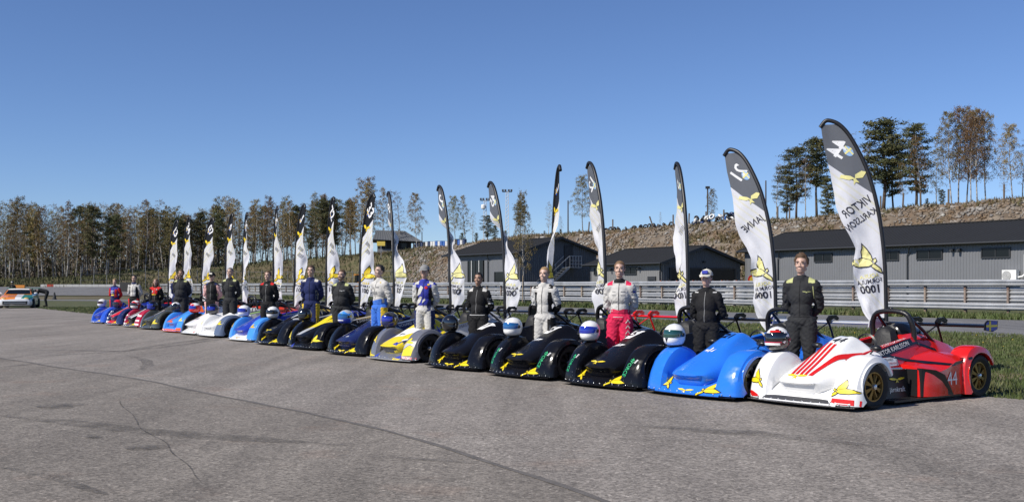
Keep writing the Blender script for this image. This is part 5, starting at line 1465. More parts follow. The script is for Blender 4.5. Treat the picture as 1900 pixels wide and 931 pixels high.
def x44(r, d, objs):
    eagle_on(r, 'fendl'); eagle_on(r, 'fendr'); eagle_on(r, 'nose', c='yellow'); badge(r)
    for i, (l0, l1, wd, e) in enumerate(((-.128, -.205, .037, .80), (-.071, -.13, .037, .785), (-.011, -.06, .037, .77), (.047, .008, .037, .75))):
        plan(r, 'stripe|%d' % i, [(l0, .13), (l0 + wd, .13), (l1 + wd * 1.05, e), (l1, e)], 'red')
    plan(r, 'stripe|5', [[(.105, .13), (.16, .13), (.21, .55), (.15, .55)], [(.15, .5505), (.21, .5505), (.325, .93), (.255, .93)], [(.238, .62), (.248, .62), (.36, .93), (.345, .93)]], 'red')
    plan(r, 'stripe|6', [(-.36, .66), (-.32, .66), (-.33, .93), (-.37, .93)], 'red')
    number(r, '44', 'black', None, .165, .835, .0, .25, .0)
    front(r, 'lower_strip|44', [[(-.50, .068), (.48, .068), (.40, .135), (.30, .14), (-.30, .14), (-.44, .13)]], 'dkgrey', B_DECK, .003)
    front(r, 'corner_plate|a', [[(.44, .068), (.80, .068), (.80, .165), (.46, .165)]], 'red', B_FEND, .0035)
    front(r, 'corner_plate|b', [[(-.80, .068), (-.50, .068), (-.56, .13), (-.64, .165), (-.80, .19)]], 'red', B_FEND, .0035)
    front(r, 'small_sticker|a', [[(.50, .075), (.67, .075), (.67, .12), (.50, .12)]], 'white', B_FEND, .0055)
    stick(r, 'sticker_line|a', polys([(-.07, .004), (.07, .004), (.07, .014), (-.07, .014)], [(-.06, -.014), (.06, -.014), (.06, -.006), (-.06, -.006)]), 'red', B_FEND, (.585, -.1, .1125), LX, LZ, (0, 1, -.15), .05, .007)
    front(r, 'small_sticker|b', [[(-.74, .085), (-.68, .085), (-.68, .13), (-.74, .13)]], 'white', B_FEND, .0055)
    k = math.atan2(.15, .75); ax = (0, math.cos(k), math.sin(k)); ay = (0, -math.sin(k), math.cos(k))
    name_strip(r, 'VIKTOR KARLSSON', 'white', 'black')
    stick(r, 'series_panel|r', polys([(-.22, -.03), (.34, -.03), (.34, .03), (-.22, .03)]), 'red', B_SIDE2, (.26, 1.48, .712), ax, ay, (-1, 0, -.6), .05, .003)
    stick(r, 'series_name|44', text_polys('FORMULA1000.SE', .066), 'white', B_SIDE2, (.26, 1.54, .722), ax, ay, (-1, 0, -.6), .05, .0055)
    elev(r, 'black_band|44', [[(.93, .545), (1.10, .59), (1.35, .575), (1.75, .50), (1.75, .465), (1.35, .545), (1.1, .565)], [(1.75, .50), (2.10, .455), (2.34, .48), (2.34, .455), (2.10, .425), (1.75, .4655)]], 'black', B_SIDE2, .004)
    elev(r, 'black_band|45', [[(1.74, .705), (1.95, .72), (2.3, .62), (2.3, .585), (1.95, .685), (1.74, .68)]], 'black', B_SIDE2, .004)
    elev(r, 'sticker_plate|u', [[(1.17, .435), (1.47, .445), (1.47, .55), (1.17, .54)]], 'white', B_SIDE2, .004)
    stick(r, 'sticker_text|u', text_polys('UPPLANDS', .042), 'black', B_SIDE2, (.9, 1.29, .518), LA, LZ, (-1, 0, 0), .05, .0065)
    stick(r, 'sticker_text|s', text_polys('STYRBORRNING', .040), 'maroon', B_SIDE2, (.9, 1.31, .472), LA, LZ, (-1, 0, 0), .05, .0065)
    stick(r, 'sticker_arc|u', polys([(y_ + .175, z_) for y_, z_ in [(1.265, .44), (1.28, .46), (1.285, .49), (1.275, .52), (1.268, .52), (1.277, .49), (1.272, .46), (1.258, .442)]]), 'black', B_SIDE2, (.9, 0, 0), LA, LZ, (-1, 0, 0), 0, .0065)
    stick(r, 'sponsor_text|j', text_polys('järnkraft', .085), 'white', B_SIDE, (.9, 1.28, .165), LA, LZ, (-1, 0, 0), .05, .006)
    stick(r, 'bird_emblem|side', xf2(WINGS, .15), 'yellow', B_SIDE, (.9, 1.29, .285), LA, LZ, (-1, 0, 0), .05, .006)
    stick(r, 'race_number|side44', text_polys('44', .235, 0, .0), 'white', B_SIDE2, (.9, 2.06, .265), LA, LZ, (-1, 0, 0), .05, .0065)
    elev(r, 'fender_band|44', [[(2.30, .505), (2.45, .53), (2.45, .50), (2.30, .475)]], 'black', B_SIDE2, .004)
    front(r, 'fender_band|46', [[(.44, .475), (.78, .485), (.78, .515), (.44, .505)]], 'black', bvh_of(rr_m), .004)
    MB().tube([(.40, .95, .425), (.47, 1.12, .425), (.50, 1.34, .42)], .014, 8).build('splash_bar', FIXED['metal'], r)
    hb = MB(); hb.box((.62, 2.30, .11), (.04, .03, .14)); hb.box((.60, 2.295, .09), (.10, .03, .03)); hb.build('tow_bracket', FIXED['metal'], r)
    wing_flag(objs)
def x21(r, d, objs):
    eagle_on(r, 'deckl'); eagle_on(r, 'deckr'); eagle_on(r, 'lip'); badge(r, 'red'); number(r, '21', 'black', None, .16, .84, -.02, .3)
    plan(r, 'bonnet_mark|21', [[(-.05, .48), (-.03, .48), (-.0, .56), (-.02, .58)], [(-.01, .49), (.03, .49), (.05, .55), (.02, .52)], [(-.10, .50), (-.06, .50), (-.045, .53), (-.09, .53)]], 'white')
def xblack(num, name=None, force=True, horse=True):
    def f(r, d, objs):
        eagle_on(r, 'deckl', False); eagle_on(r, 'deckr', False)
        eagle_on(r, 'nose' if force else 'lip', False)
        if force: swirl_text(r)
        badge(r, 'red')
        number(r, num, 'black', 'white', .2 if len(num) < 2 else .17, .79, -.05, .3)
        if name: name_strip(r, name, 'white', None, 'slate')
        if horse: plan(r, 'bonnet_mark|h%s' % num, [[(-.10, .50), (.02, .505), (.07, .53), (.0, .535), (-.03, .52), (-.10, .515)], [(-.14, .487), (.02, .487), (.02, .493), (-.14, .493)], [(-.08, .5155), (-.06, .5155), (-.04, .545), (-.05, .55)]], 'white')
        wing_flag(objs)
    return f
def x45(r, d, objs):
    eagle_on(r, 'fendlhi', False); eagle_on(r, 'fendrhi', False)
    front(r, 'nose_front|45', [[(-.30, .12), (.30, .12), (.30, .285), (-.30, .285)]], 'dkgrey', B_NOSE, .003)
    plan(r, 'nose_panel|r', [[(-.30, .05), (-.17, .05), (-.15, .30), (-.16, .62), (-.40, .62)], [(.17, .06), (.30, .10), (.42, .55), (.34, .66), (.24, .30)]], 'royal', off=.0028)
    plan(r, 'nose_panel|y', [[(-.18, .055), (.16, .055), (.20, .24), (.10, .42), (-.16, .26)]], 'yellow', off=.003)
    plan(r, 'nose_panel|w', [[(-.14, .26), (.10, .32), (.22, .55), (.17, .70), (-.13, .52)]], 'white', off=.0036)
    plan(r, 'nose_panel|y2', [[(-.12, .52), (.17, .64), (.30, .95), (-.2, .95)]], 'yellow', off=.0043)
    plan(r, 'nose_panel|b', [[(-.22, .10), (-.17, .09), (-.15, .26), (-.13, .45), (-.19, .45)], [(.19, .12), (.24, .12), (.27, .30), (.33, .48), (.27, .48)]], 'royal', off=.005)
    plan(r, 'nose_panel|g', [[(.26, .2), (.36, .25), (.39, .5), (.33, .5)]], 'dkgrey', off=.0055)
    plan(r, 'nose_panel|y3', [[(.20, .14), (.235, .14), (.30, .50), (.36, .75), (.30, .75), (.25, .5)]], 'yellow', off=.006)
    swedish(r, B_NOSE, (.12, .91, 0), (.27, 0, 0), (0, .40, 0), (-.2, .1, -1), 'bonnet')
    number(r, '45', 'black', None, .16, .70, .0, .35)
    plan(r, 'sponsor_dash|45', [[(.22, .22), (.25, .22), (.285, .32), (.255, .32)], [(.275, .37), (.31, .37), (.33, .44), (.30, .44)]], 'white', off=.0075)
    plan(r, 'bonnet_mark|45', [[(-.06, .34), (.0, .34), (.02, .40), (-.04, .40)], [(.03, .36), (.07, .36), (.08, .40), (.04, .40)]], 'grey', off=.007)
    front(r, 'fender_panel|y', [[(.455, .15), (.69, .17), (.70, .34), (.60, .36), (.48, .27)]], 'yellow', B_FEND, .003)
    front(r, 'fender_panel|s', [[(.47, .28), (.60, .37), (.71, .35), (.70, .44), (.55, .46), (.47, .38)]], 'silver', B_FEND, .0035)
    front(r, 'fender_panel|y4', [[(-.74, .13), (-.66, .09), (-.46, .08), (-.46, .12), (-.62, .14), (-.68, .24), (-.71, .40), (-.745, .30)]], 'yellow', B_FEND, .003)
    front(r, 'deck_panel|b', [[(.27, .10), (.44, .10), (.44, .16), (.36, .15)], [(-.44, .09), (-.30, .09), (-.36, .18)], [(.34, .20), (.45, .17), (.45, .27)]], 'royal', B_DECK, .003)
    front(r, 'deck_panel|y', [[(.24, .065), (.45, .065), (.45, .09), (.26, .095)], [(.32, .21), (.40, .16), (.45, .20), (.42, .26)], [(-.46, .06), (-.30, .06), (-.34, .08), (-.46, .085)]], 'yellow', B_DECK, .004)
    front(r, 'corner_plate|45', [[(.44, .068), (.80, .068), (.80, .145), (.45, .145)]], 'white', B_FEND, .0035)
    stick(r, 'corner_text|45', text_polys('BLSPORT', .085), 'red', B_FEND, (.60, -.1, .115), LX, (0, 0, .8), (0, 1, -.15), .05, .006)
    name_strip(r, 'JAN ADERSTAM', 'navy', None, 'amber')
def xnavy(r, d, objs):
    eagle_on(r, 'deckl', False); eagle_on(r, 'deckr', False); eagle_on(r, 'lip', False); number(r, '17', 'navy', 'white', .13, .86, -.03, .3)
    plan(r, 'stripe|n', [[(-.13, .14), (-.12, .14), (-.135, .58), (-.145, .58)]], 'white'); plan(r, 'bonnet_mark|n', [[(.02, .13), (.10, .15), (.09, .165), (.02, .145)]], 'white')
    name_strip(r, 'RICHARD OLSSON', 'white', None, 'white')
    plan(r, 'rear_panel|n', [[(-.26, 2.0), (.26, 2.0), (.26, 2.4), (-.26, 2.4)]], 'amber', B_TOP)
def xyb(r, d, objs):
    eagle_on(r, 'fendl', False); eagle_on(r, 'fendr', False)
    plan(r, 'bonnet_panel|y', [[(-.20, .30), (.06, .30), (.28, .93), (-.26, .93)]], 'yellow', off=.003)
    plan(r, 'bonnet_panel|s', [[(-.18, .05), (.0, .05), (.09, .36), (.02, .36), (-.20, .29)]], 'silver', off=.004)
    number(r, '14', 'black', None, .15, .86, -.02, .35); name_strip(r, 'K.SVENSSON', 'silver', None, 'silver')
    elev(r, 'top_line|y', [[(.95, .60), (1.85, .735), (1.85, .77), (.95, .63)]], 'amber', B_SIDE2, .004)
    front(r, 'deck_panel|bl', [[(-.40, .07), (-.24, .07), (-.34, .16)]], 'royal', B_DECK)
    plan(r, 'rear_panel|y', [[(-.26, 2.0), (.26, 2.0), (.26, 2.5), (-.26, 2.5)]], 'yellow', B_TOP)
def xb9(r, d, objs):
    eagle_on(r, 'nose', False); eagle_on(r, 'deckl', False); eagle_on(r, 'deckr', False); name_strip(r, 'T.ANDERSSON', 'grey', None, 'silver')
    plan(r, 'stripe|b9', [[(.05, .62), (.09, .62), (.16, .9), (.10, .9)], [(.14, .62), (.17, .62), (.25, .9), (.21, .9)]], 'silver')
    plan(r, 'rear_panel|b9', [[(-.26, 2.0), (.26, 2.0), (.26, 2.6), (-.26, 2.6)]], 'royal', B_TOP)
def xbw(r, d, objs):
    eagle_on(r, 'fendlhi', False, 'amber'); eagle_on(r, 'fendrhi', False, 'amber'); plan(r, 'stripe|bw', [[(-.10, .06), (-.075, .06), (-.07, .9), (-.10, .9)]], 'silver'); name_strip(r, 'LINDBLOM', 'grey', None, 'silver'); eagle_on(r, 'lip', False, 'amber')
    plan(r, 'rear_panel|bw', [[(-.26, 1.95), (.26, 1.95), (.26, 2.6), (-.26, 2.6)]], 'amber', B_TOP)
def xwn(r, d, objs):
    eagle_on(r, 'fendlhi', False); eagle_on(r, 'fendrhi', False); name_strip(r, 'NORDIN', 'dkgrey', None, 'lime')
def xwr(r, d, objs):
    eagle_on(r, 'fendlhi', False); plan(r, 'stripe|wr', [[(.30, .1), (.35, .1), (.40, .6), (.35, .6)]], 'orangered'); front(r, 'deck_panel|wr', [[(.32, .06), (.38, .06), (.46, .26), (.42, .26)]], 'orangered', B_DECK); plan(r, 'bonnet_mark|wr', [[(-.05, .25), (.1, .28), (.1, .34), (-.03, .31)]], 'grey')
def xor(r, d, objs):
    plan(r, 'stripe|or', [[(-.2, .03), (.2, .03), (.2, .09), (.0, .10), (-.12, .5), (-.10, .92), (-.16, .92), (-.19, .4)]], 'orange'); front(r, 'deck_panel|or', [[(-.5, .068), (.5, .068), (.5, .11), (.3, .13), (-.3, .13), (-.5, .11)]], 'orange', B_DECK)
    front(r, 'corner_plate|or', [[(.43, .068), (.8, .068), (.8, .2), (.43, .17)], [(-.8, .068), (-.43, .068), (-.43, .12), (-.8, .15)]], 'orange', B_FEND, .0035); eagle_on(r, 'fendrhi', False)
    plan(r, 'cowl_panel|or', [[(-.15, .80), (.2, .80), (.28, .99), (-.2, .99)]], 'orange', off=.006)
def xol(r, d, objs):
    eagle_on(r, 'deckl', False); eagle_on(r, 'fendr', False); plan(r, 'stripe|ol', [[(.05, .3), (.09, .3), (.13, .6), (.09, .6)]], 'silver')
def xma(r, d, objs):
    plan(r, 'stripe|ma', [[(-.15, .06), (-.1, .06), (-.08, .6), (-.14, .6)], [(-.02, .06), (.03, .06), (.06, .6), (0, .6)], [(.12, .06), (.2, .06), (.24, .6), (.17, .6)]], 'white')
    for s in (-1, 1): front(r, 'fender_band|ma%d' % s, [[(s * .42, z), (s * .76, z), (s * .76, z + .055), (s * .42, z + .055)] for z in (.12, .25, .42)], 'white', B_FEND)
    eagle_on(r, 'deckr', False); eagle_on(r, 'deckl', False)
def xnr(r, d, objs):
    plan(r, 'nose_panel|nr', [[(-.2, .04), (.22, .04), (.32, .6), (-.2, .6)]], 'red', off=.003); plan(r, 'stripe|nr', [[(-.15, .06), (-.05, .06), (.02, .9), (-.1, .9)]], 'silver', off=.005); front(r, 'deck_panel|nr', [[(-.48, .05), (.48, .05), (.48, .16), (.3, .25), (-.3, .25), (-.48, .16)]], 'red', B_DECK); eagle_on(r, 'deckr', False)
    front(r, 'fender_band|nr', [[(-.76, z), (-.42, z), (-.42, z + .06), (-.76, z + .06)] for z in (.12, .25, .40, .50)], 'white', B_FEND)
def xb17(r, d, objs):
    eagle_on(r, 'deckr', False); plan(r, 'stripe|b17', [[(-.02, .06), (.02, .06), (.05, .8), (.0, .8)]], 'silver'); front(r, 'deck_panel|b17', [[(-.46, .06), (-.1, .06), (-.16, .10), (-.46, .11)]], 'white', B_DECK)
CARS = [
    (1385, livery(nose='white', side='red', fl='white', fr='white', splitter='dkgrey', rim='gold'), 'white and red open race car number 44 with red bonnet stripes, nearest of the line', x44),
    (1196, livery(nose='blue', wing='silver', endp='silver'), 'plain bright blue open race car number 21 with yellow bird emblems', x21),
    (1042, livery(), 'black open race car number 5 with green fender lettering', xblack('5')),
    (903, livery(mount='red', wing='red'), 'black open race car number 6 with red rear wing', xblack('6', None)),
    (790, livery(side='black'), 'black open race car number 17 without fender lettering', xblack('17', None, False, False)),
    (682, livery(nose='yellow', fl='grey', fr='grey', side='silver', deck='grey', splitter='silver', rear='silver', air='silver'), 'yellow, blue and grey camouflage race car number 45 with flag on its bonnet', x45),
    (603, livery(nose='navy', fl='black', fr='black', deck='black', side='navy', rear='navy'), 'dark navy race car with black fenders and a thin white bonnet line', xnavy),
    (530, livery(nose='black', side='black', rear='black'), 'black race car with a yellow bonnet and silver nose tip', xyb),
    (472, livery(nose='black', side='black', rear='royal'), 'black race car with a yellow bird on its nose beside the blue and white one', xb9),
    (421, livery(nose='royal', fl='skyblue', fr='skyblue', deck='white', side='royal', rear='navy', splitter='silver'), 'blue race car with light blue fenders and white front deck', xbw),
    (365, livery(nose='white', fl='white', fr='slate', deck='white', side='silver', rear='orangered'), 'white race car with one dark slate front fender', xwn),
    (333, livery(nose='white', fl='black', fr='white', deck='white', side='white', rear='orangered'), 'white race car with an orange red stripe and one black fender', xwr),
    (299, livery(nose='skyblue', fl='skyblue', fr='skyblue', side='royal', rear='orange', splitter='orange'), 'light blue race car with orange lip and stripe', xor),
    (257, livery(nose='olive', side='olive', rear='dkgrey'), 'dull olive grey race car', xol),
    (227, livery(nose='black', fl='maroon', fr='maroon', deck='dkgrey', side='black', rear='red', splitter='silver'), 'black race car with maroon and white banded fenders', xma),
    (195, livery(nose='navy', fl='navy', fr='navy', side='navy', rear='red', splitter='silver'), 'dark navy race car with a red nose', xnr),
    (167, livery(nose='royal', fl='midblue', fr='midblue', deck='midblue', side='royal', splitter='silver'), 'blue race car at the far left end of the line', xb17),
]
cy = [741, 720, 703, 688, 676, 664, 655, 645, 636, 628, 620, 614, 610, 606, 603, 601, 598]
# distance of the row of noses, fitted along the line
_D = [gpt(c[0], y, .05).dot(CN) for c, y in zip(CARS, cy)]
_R = [ray(c[0]) for c in CARS]
_pf = np.polyfit(_R, _D, 2)
def row_D(px): return float(np.polyval(_pf, ray(px)))
def row_pt(px, back):
    r = ray(px); Y = (row_D(px) + back) / (CN.x * r + CN.y); return Vector((r * Y, Y, 0))
CARPOS = []
for (px, lv, lb, ex) in CARS:
    P = row_pt(px - 1, .06)
    Cp = P + CT * .76 - CN * .06
    CARPOS.append(Cp)
    build_car(Cp, lv, lb, ex, R(.8) * noise.noise((px, 0, 0)))

# ------------------------------------------------------------------ helmets resting on the fenders
def helmet_meshes():
    b = MB(); secs = []
    nu, nv = 28, 18
    vs = []; fs = []
    for j in range(nv + 1):
        zz = .999 - 1.86 * j / nv if j else .9995
        zz = math.cos(math.pi * .5 * (j / nv) * 2) if False else zz
        rad_ = math.sqrt(1 - zz * zz) if zz > 0 else (1 - abs(zz) ** 2.8) ** (1 / 2.8)
        for i in range(nu):
            th = 2 * math.pi * i / nu; x, y, z = rad_ * math.cos(th), rad_ * math.sin(th), zz
            f = -y     # towards the face
            X = x * .128; Y = y * .155; Z = z * .138
            if z < -.1:
                Y = Y * (1.0 + (.10 if f > 0 else -.08) * min(1, (-z - .1) * 2.2))
            vs.append((X, Y, Z + .13))
    for j in range(nv):
        for i in range(nu):
            a = j * nu + i; c = j * nu + (i + 1) % nu; fs.append((a, a + nu, c + nu, c))
    fs.append(tuple(range(nu))[::-1]); fs.append(tuple(nv * nu + k for k in range(nu)))
    mi = []
    b.add(vs, fs); shell = b.mesh('shell', 45)
    # colour zones: 0 main 1 top 2 rear 3 chin
    for p in shell.polygons:
        c = p.center; z = c.z - .13; m = 0
        if z > .075 + .03 * math.sin(c.x * 30): m = 1
        elif z < -.03 and c.y < .02: m = 3
        elif c.y > .045: m = 2
        p.material_index = m
    v = MB(); secs = []
    for q in range(9):
        z = -.035 + .095 * q / 8
        row = []
        for i in range(19):
            th = R(-90) + R(82) * (i / 9 - 1); zz = z * (1 - .25 * abs(i / 9 - 1) ** 2)
            q_ = zz / .138; ph = math.asin(math.sqrt(1 - q_ * q_) if q_ > 0 else (1 - abs(q_) ** 2.8) ** (1 / 2.8)); k = 1.035
            row.append((math.sin(ph) * math.cos(th) * .128 * k, math.sin(ph) * math.sin(th) * .155 * k - .004, zz + .137))
        secs.append(row)
    v.loft(secs); visor = v.mesh('visor', True)
    e = MB()
    for s in (-1, 1): e.lathe([(.024, 0), (.024, .012), (.001, .014)], 10, 'X', (s * .126 - (0 if s > 0 else .014), -.02, .135), cap=False)
    piv = e.mesh('visor_pivot', True)
    r_ = MB(); r_.lathe([(.085, -.004), (.094, .0), (.092, .016), (.085, .02)], 24, 'Z', (0, .0, .0), cap=True); rim_ = r_.mesh('neck_ring', 40)
    a = MB(); a.lathe([(.001, 0), (.03, 0)], 3, 'Z'); 
    return shell, visor, piv, rim_
H_SHELL, H_VIS, H_PIV, H_RING = helmet_meshes()
B_HEL = bvh_of(H_SHELL)
B_FENDL = bvh_of(fl_m)
def helmet(ci, cols, visor, label, stripe=None, turn=0.0):
    base = CARPOS[ci]; l, a = -.585, .47
    hit = B_FENDL.ray_cast(Vector((l, a, 2)), Vector((0, 0, -1)))[0]
    z = hit.z if hit else .62
    p = base + CT * l * 1.06 + CN * a * 1.06 + Vector((0, 0, z + .004))
    root = empty('racing_helmet', p, CAR_RZ + turn, label, 'helmet', 'helmets resting on the front fenders')
    hm = lambda c: mat('helmet_' + c, C[c] if c in C else (.5, .5, .5), .2, coat=.8, var=.05, vscale=20)
    sh = link('shell', H_SHELL, [hm(c) for c in cols], root) if False else None
    me = H_SHELL
    if len(me.materials) == 0:
        for c in range(4): me.materials.append(hm('white'))
    sh = bpy.data.objects.new('shell', me); COL.objects.link(sh); sh.parent = root
    for i, c in enumerate(cols):
        sh.material_slots[i].link = 'OBJECT'; sh.material_slots[i].material = hm(c)
    vm = mat('visor_' + visor, {'dark': (.006, .007, .009), 'green': (.012, .06, .05), 'blue': (.01, .025, .35), 'teal': (.01, .10, .30), 'brown': (.05, .015, .008), 'red': (.1, .01, .01)}[visor], .06, .0, spec=.9, coat=1)
    link('visor', H_VIS, vm, root); link('visor_pivot', H_PIV, FIXED['black'], root); link('neck_ring', H_RING, FIXED['black'], root)
    if stripe:
        for k, (g, c, org, ax, ay, dr) in enumerate(stripe):
            vs, fs = drape(g, B_HEL, org, ax, ay, dr, .0035, .03)
            if fs: MB().add(vs, fs).build('helmet_mark', print_mat(c), root, fix=False)
    root.scale = (1.12, 1.12, 1.12)
    return root
tri = polys([(-.02, .02), (.02, .02), (0, -.03)])
helmet(0, ['black', 'white', 'black', 'black'], 'dark', 'white, black and dark red helmet on the fender of car 44', [
    (polys([(-.10, -.012), (.10, -.012), (.10, .012), (-.10, .012)]), 'white', (0, -.4, .075), LX, LZ, (0, 1, 0)), (polys([(-.11, -.01), (.11, -.01), (.11, .008), (-.11, .008)]), 'maroon', (0, -.4, .098), LX, LZ, (0, 1, 0)),
    (polys([(-.02, 0), (.09, 0), (.07, .02), (-.01, .02)]), 'red', (0, -.4, .205), LX, LZ, (0, 1, 0)), (polys([(-.05, .02), (.03, .06), (.05, .03)], [(-.07, -.03), (-.02, -.01), (-.04, -.05)], [(.05, -.02), (.09, 0), (.07, -.05)]), 'white', (.4, .0, .13), LA, LZ, (-1, 0, 0)),
    (polys([(.02, .0), (.10, .05), (.12, .0)]), 'maroon', (.4, .0, .11), LA, LZ, (-1, 0, 0))], .05)
helmet(1, ['white'] * 4, 'green', 'white helmet with green tinted visor and black arrows on blue fender', [(tri, 'black', (-.01, -.4, .245), LX, (0, 0, 1.1), (0, 1, -.3)), (xf2(tri, 1.1), 'black', (-.02, -.4, .075), LX, LZ, (0, 1, 0))], .25)
helmet(2, ['white'] * 4, 'blue', 'plain white helmet with deep blue visor on fender of car 5', None, .3)
helmet(3, ['white'] * 4, 'teal', 'plain white helmet with blue green visor on fender of car 6', None, .2)
helmet(4, ['black'] * 4, 'dark', 'glossy all black helmet on fender of car 17', None, 1.4)
helmet(5, ['black', 'dkgrey', 'black', 'navy'], 'blue', 'black helmet with dark blue visor and silver marks on the camouflage car', [(tri, 'silver', (-.03, -.4, .22), LX, LZ, (0, 1, -.2)), (xf2(tri, 1.3), 'silver', (.4, .03, .14), LA, LZ, (-1, 0, 0)), (polys([(-.09, 0), (-.05, 0), (-.05, .03), (-.09, .03)]), 'white', (0, -.4, .05), LX, LZ, (0, 1, 0))])
helmet(6, ['skyblue', 'silver', 'white', 'royal'], 'teal', 'light blue, white and yellow helmet on the navy car', [(polys([(-.08, .0), (.08, .03), (.06, .06), (-.05, .04)]), 'yellow', (0, -.4, .19), LX, LZ, (0, 1, -.2)), (polys([(-.06, -.02), (.06, .0), (.05, .05)]), 'yellow', (.4, .0, .13), LA, LZ, (-1, 0, 0)), (polys([(-.09, 0), (.09, 0), (.09, .02), (-.09, .02)]), 'white', (0, -.4, .06), LX, LZ, (0, 1, 0))])
helmet(7, ['black', 'black', 'amber', 'black'], 'dark', 'black helmet with amber rear on the yellow and black car', [(polys([(-.05, 0), (.03, .04), (.04, .02)]), 'silver', (0, -.4, .2), LX, LZ, (0, 1, -.2))], .4)
helmet(8, ['white'] * 4, 'dark', 'plain white helmet with small dark visor on the black car', None, .5)
helmet(9, ['white', 'white', 'silver', 'white'], 'blue', 'white helmet with royal blue visor on the blue and white car', None, .1)
helmet(10, ['black', 'black', 'black', 'dkgrey'], 'blue', 'matt black helmet with blue sheen visor on white fender', None, .3)
helmet(11, ['red', 'white', 'red', 'red'], 'blue', 'bright red helmet with white crown on the white car', [(polys([(-.08, -.01), (.08, .02), (.08, .04), (-.08, .01)]), 'white', (.4, 0, .19), LA, LZ, (-1, 0, 0))])
helmet(12, ['black', 'white', 'black', 'black'], 'dark', 'black helmet with white crown on the orange lipped car', None, .4)
helmet(13, ['black', 'black', 'black', 'royal'], 'blue', 'black helmet with blue chin on the olive car')
helmet(14, ['red', 'white', 'red', 'white'], 'dark', 'red and white helmet on the maroon banded car', [(polys([(-.06, 0), (.06, .0), (.03, .05)]), 'white', (.4, 0, .13), LA, LZ, (-1, 0, 0))])
helmet(15, ['maroon', 'red', 'maroon', 'navy'], 'dark', 'dark red helmet on the navy car with the red nose')
helmet(16, ['white', 'white', 'silver', 'white'], 'brown', 'white helmet with brown visor on the leftmost car')

# ------------------------------------------------------------------ people
def remesh(mb, name, vox, smooth=4):
    me = mb.mesh('tmp_' + name, False, False); o = bpy.data.objects.new('tmp', me); COL.objects.link(o)
    m = o.modifiers.new('r', 'REMESH'); m.mode = 'VOXEL'; m.voxel_size = vox; m.use_smooth_shade = True
    s = o.modifiers.new('s', 'SMOOTH'); s.iterations = smooth; s.factor = .5
    dg = bpy.context.evaluated_depsgraph_get(); ev = o.evaluated_get(dg)
    out = bpy.data.meshes.new_from_object(ev); out.name = name
    bpy.data.objects.remove(o); bpy.data.meshes.remove(me)
    out.polygons.foreach_set('use_smooth', [True] * len(out.polygons))
    return out
def limb(b, p0, r0, p1, r1, n=14, mid=None, seg=6):
    p0, p1 = Vector(p0), Vector(p1); pts = []; rs = []
    for i in range(seg + 1):
        t = i / seg; r = r0 + (r1 - r0) * t
        if mid: r += mid * math.sin(math.pi * t)
        pts.append(p0.lerp(p1, t)); rs.append(r)
    d = (p1 - p0).normalized()
    pts = [p0 - d * r0 * .8, p0 - d * r0 * .5] + pts + [p1 + d * r1 * .5, p1 + d * r1 * .8]; rs = [r0 * .45, r0 * .85] + rs + [r1 * .85, r1 * .45]
    b.tube(pts, rs, n)
# figure faces -y, its left hand is +x ; height 1.80
def joints(pose='stand'):
    J = dict(hip=(.088, 0, .93), knee=(.105, -.015, .50), ank=(.115, .02, .085), sho=(.162, .005, 1.415), elb=(.212, .105, 1.14), wri=(.06, .165, .985), fwd=0)
    return J
def body_parts(b, J, g=0.0, stout=0.0, head=True, hands=True, feet=True):
    """g inflates for clothing"""
    for s in (-1, 1):
        S = lambda p: (p[0] * s, p[1], p[2])
        limb(b, S(J['hip']), .094 + g + stout * .02, S(J['knee']), .060 + g * 1.1, mid=.006); limb(b, S(J['knee']), .059 + g * 1.1, S(J['ank']), .042 + g * 1.25, mid=.012)
        limb(b, S(J['sho']), .060 + g, S(J['elb']), .043 + g, mid=.004); limb(b, S(J['elb']), .044 + g, S(J['wri']), .030 + g, mid=.004)
        if feet:
            a = S(J['ank']); limb(b, (a[0], a[1] + .02, .045), .04, (a[0] + s * .03, a[1] - .17, .036), .034)
        if hands:
            w = Vector(S(J['wri'])); cdir = Vector((-s * .8, .25, -.55)).normalized()
            b.ell(w + cdir * .055, (.038, .02, .045), 10, 8, rot=Matrix.Rotation(R(35 * s), 3, 'Y'))
            for f in range(4):
                p = w + cdir * .085 + Vector((0, .012 * (f - 1.5) * .2, .017 * (f - 1.5))); L = (.05, .058, .055, .042)[f]
                q = p + cdir * L * .6; e = q + Vector((-s * .3, -.5, -.4)).normalized() * L * .6
                limb(b, p, .0095, q, .009, 8, seg=2); limb(b, q, .009, e, .0075, 8, seg=2)
            t0 = w + cdir * .03; limb(b, t0, .012, t0 + Vector((-s * .02, -.035, .02)), .009, 8, seg=2)
    b.ell((0, .0, .955), (.142 + g + stout * .02, .112 + g + stout * .03, .12 + g), 20, 14); b.ell((0, -.004 - stout * .02, 1.09), (.124 + g + stout * .03, .100 + g + stout * .05, .17), 20, 14); b.ell((0, -.004, 1.27), (.145 + g + stout * .02, .108 + g + stout * .02, .18), 20, 14)
    b.ell((0, .008, 1.38), (.146 + g, .090 + g, .10), 20, 12)
    limb(b, (-.13, .01, 1.418), .056 + g, (.13, .01, 1.418), .056 + g)
    for s in (-1, 1): limb(b, (s * .05, .012, 1.475), .045 + g, (s * .135, .01, 1.425), .050 + g)
    limb(b, (0, .015, 1.44), .062 + g * .9, (0, -.002, 1.545 if head else 1.515), .054 + g * .6)
    if head: head_parts(b)
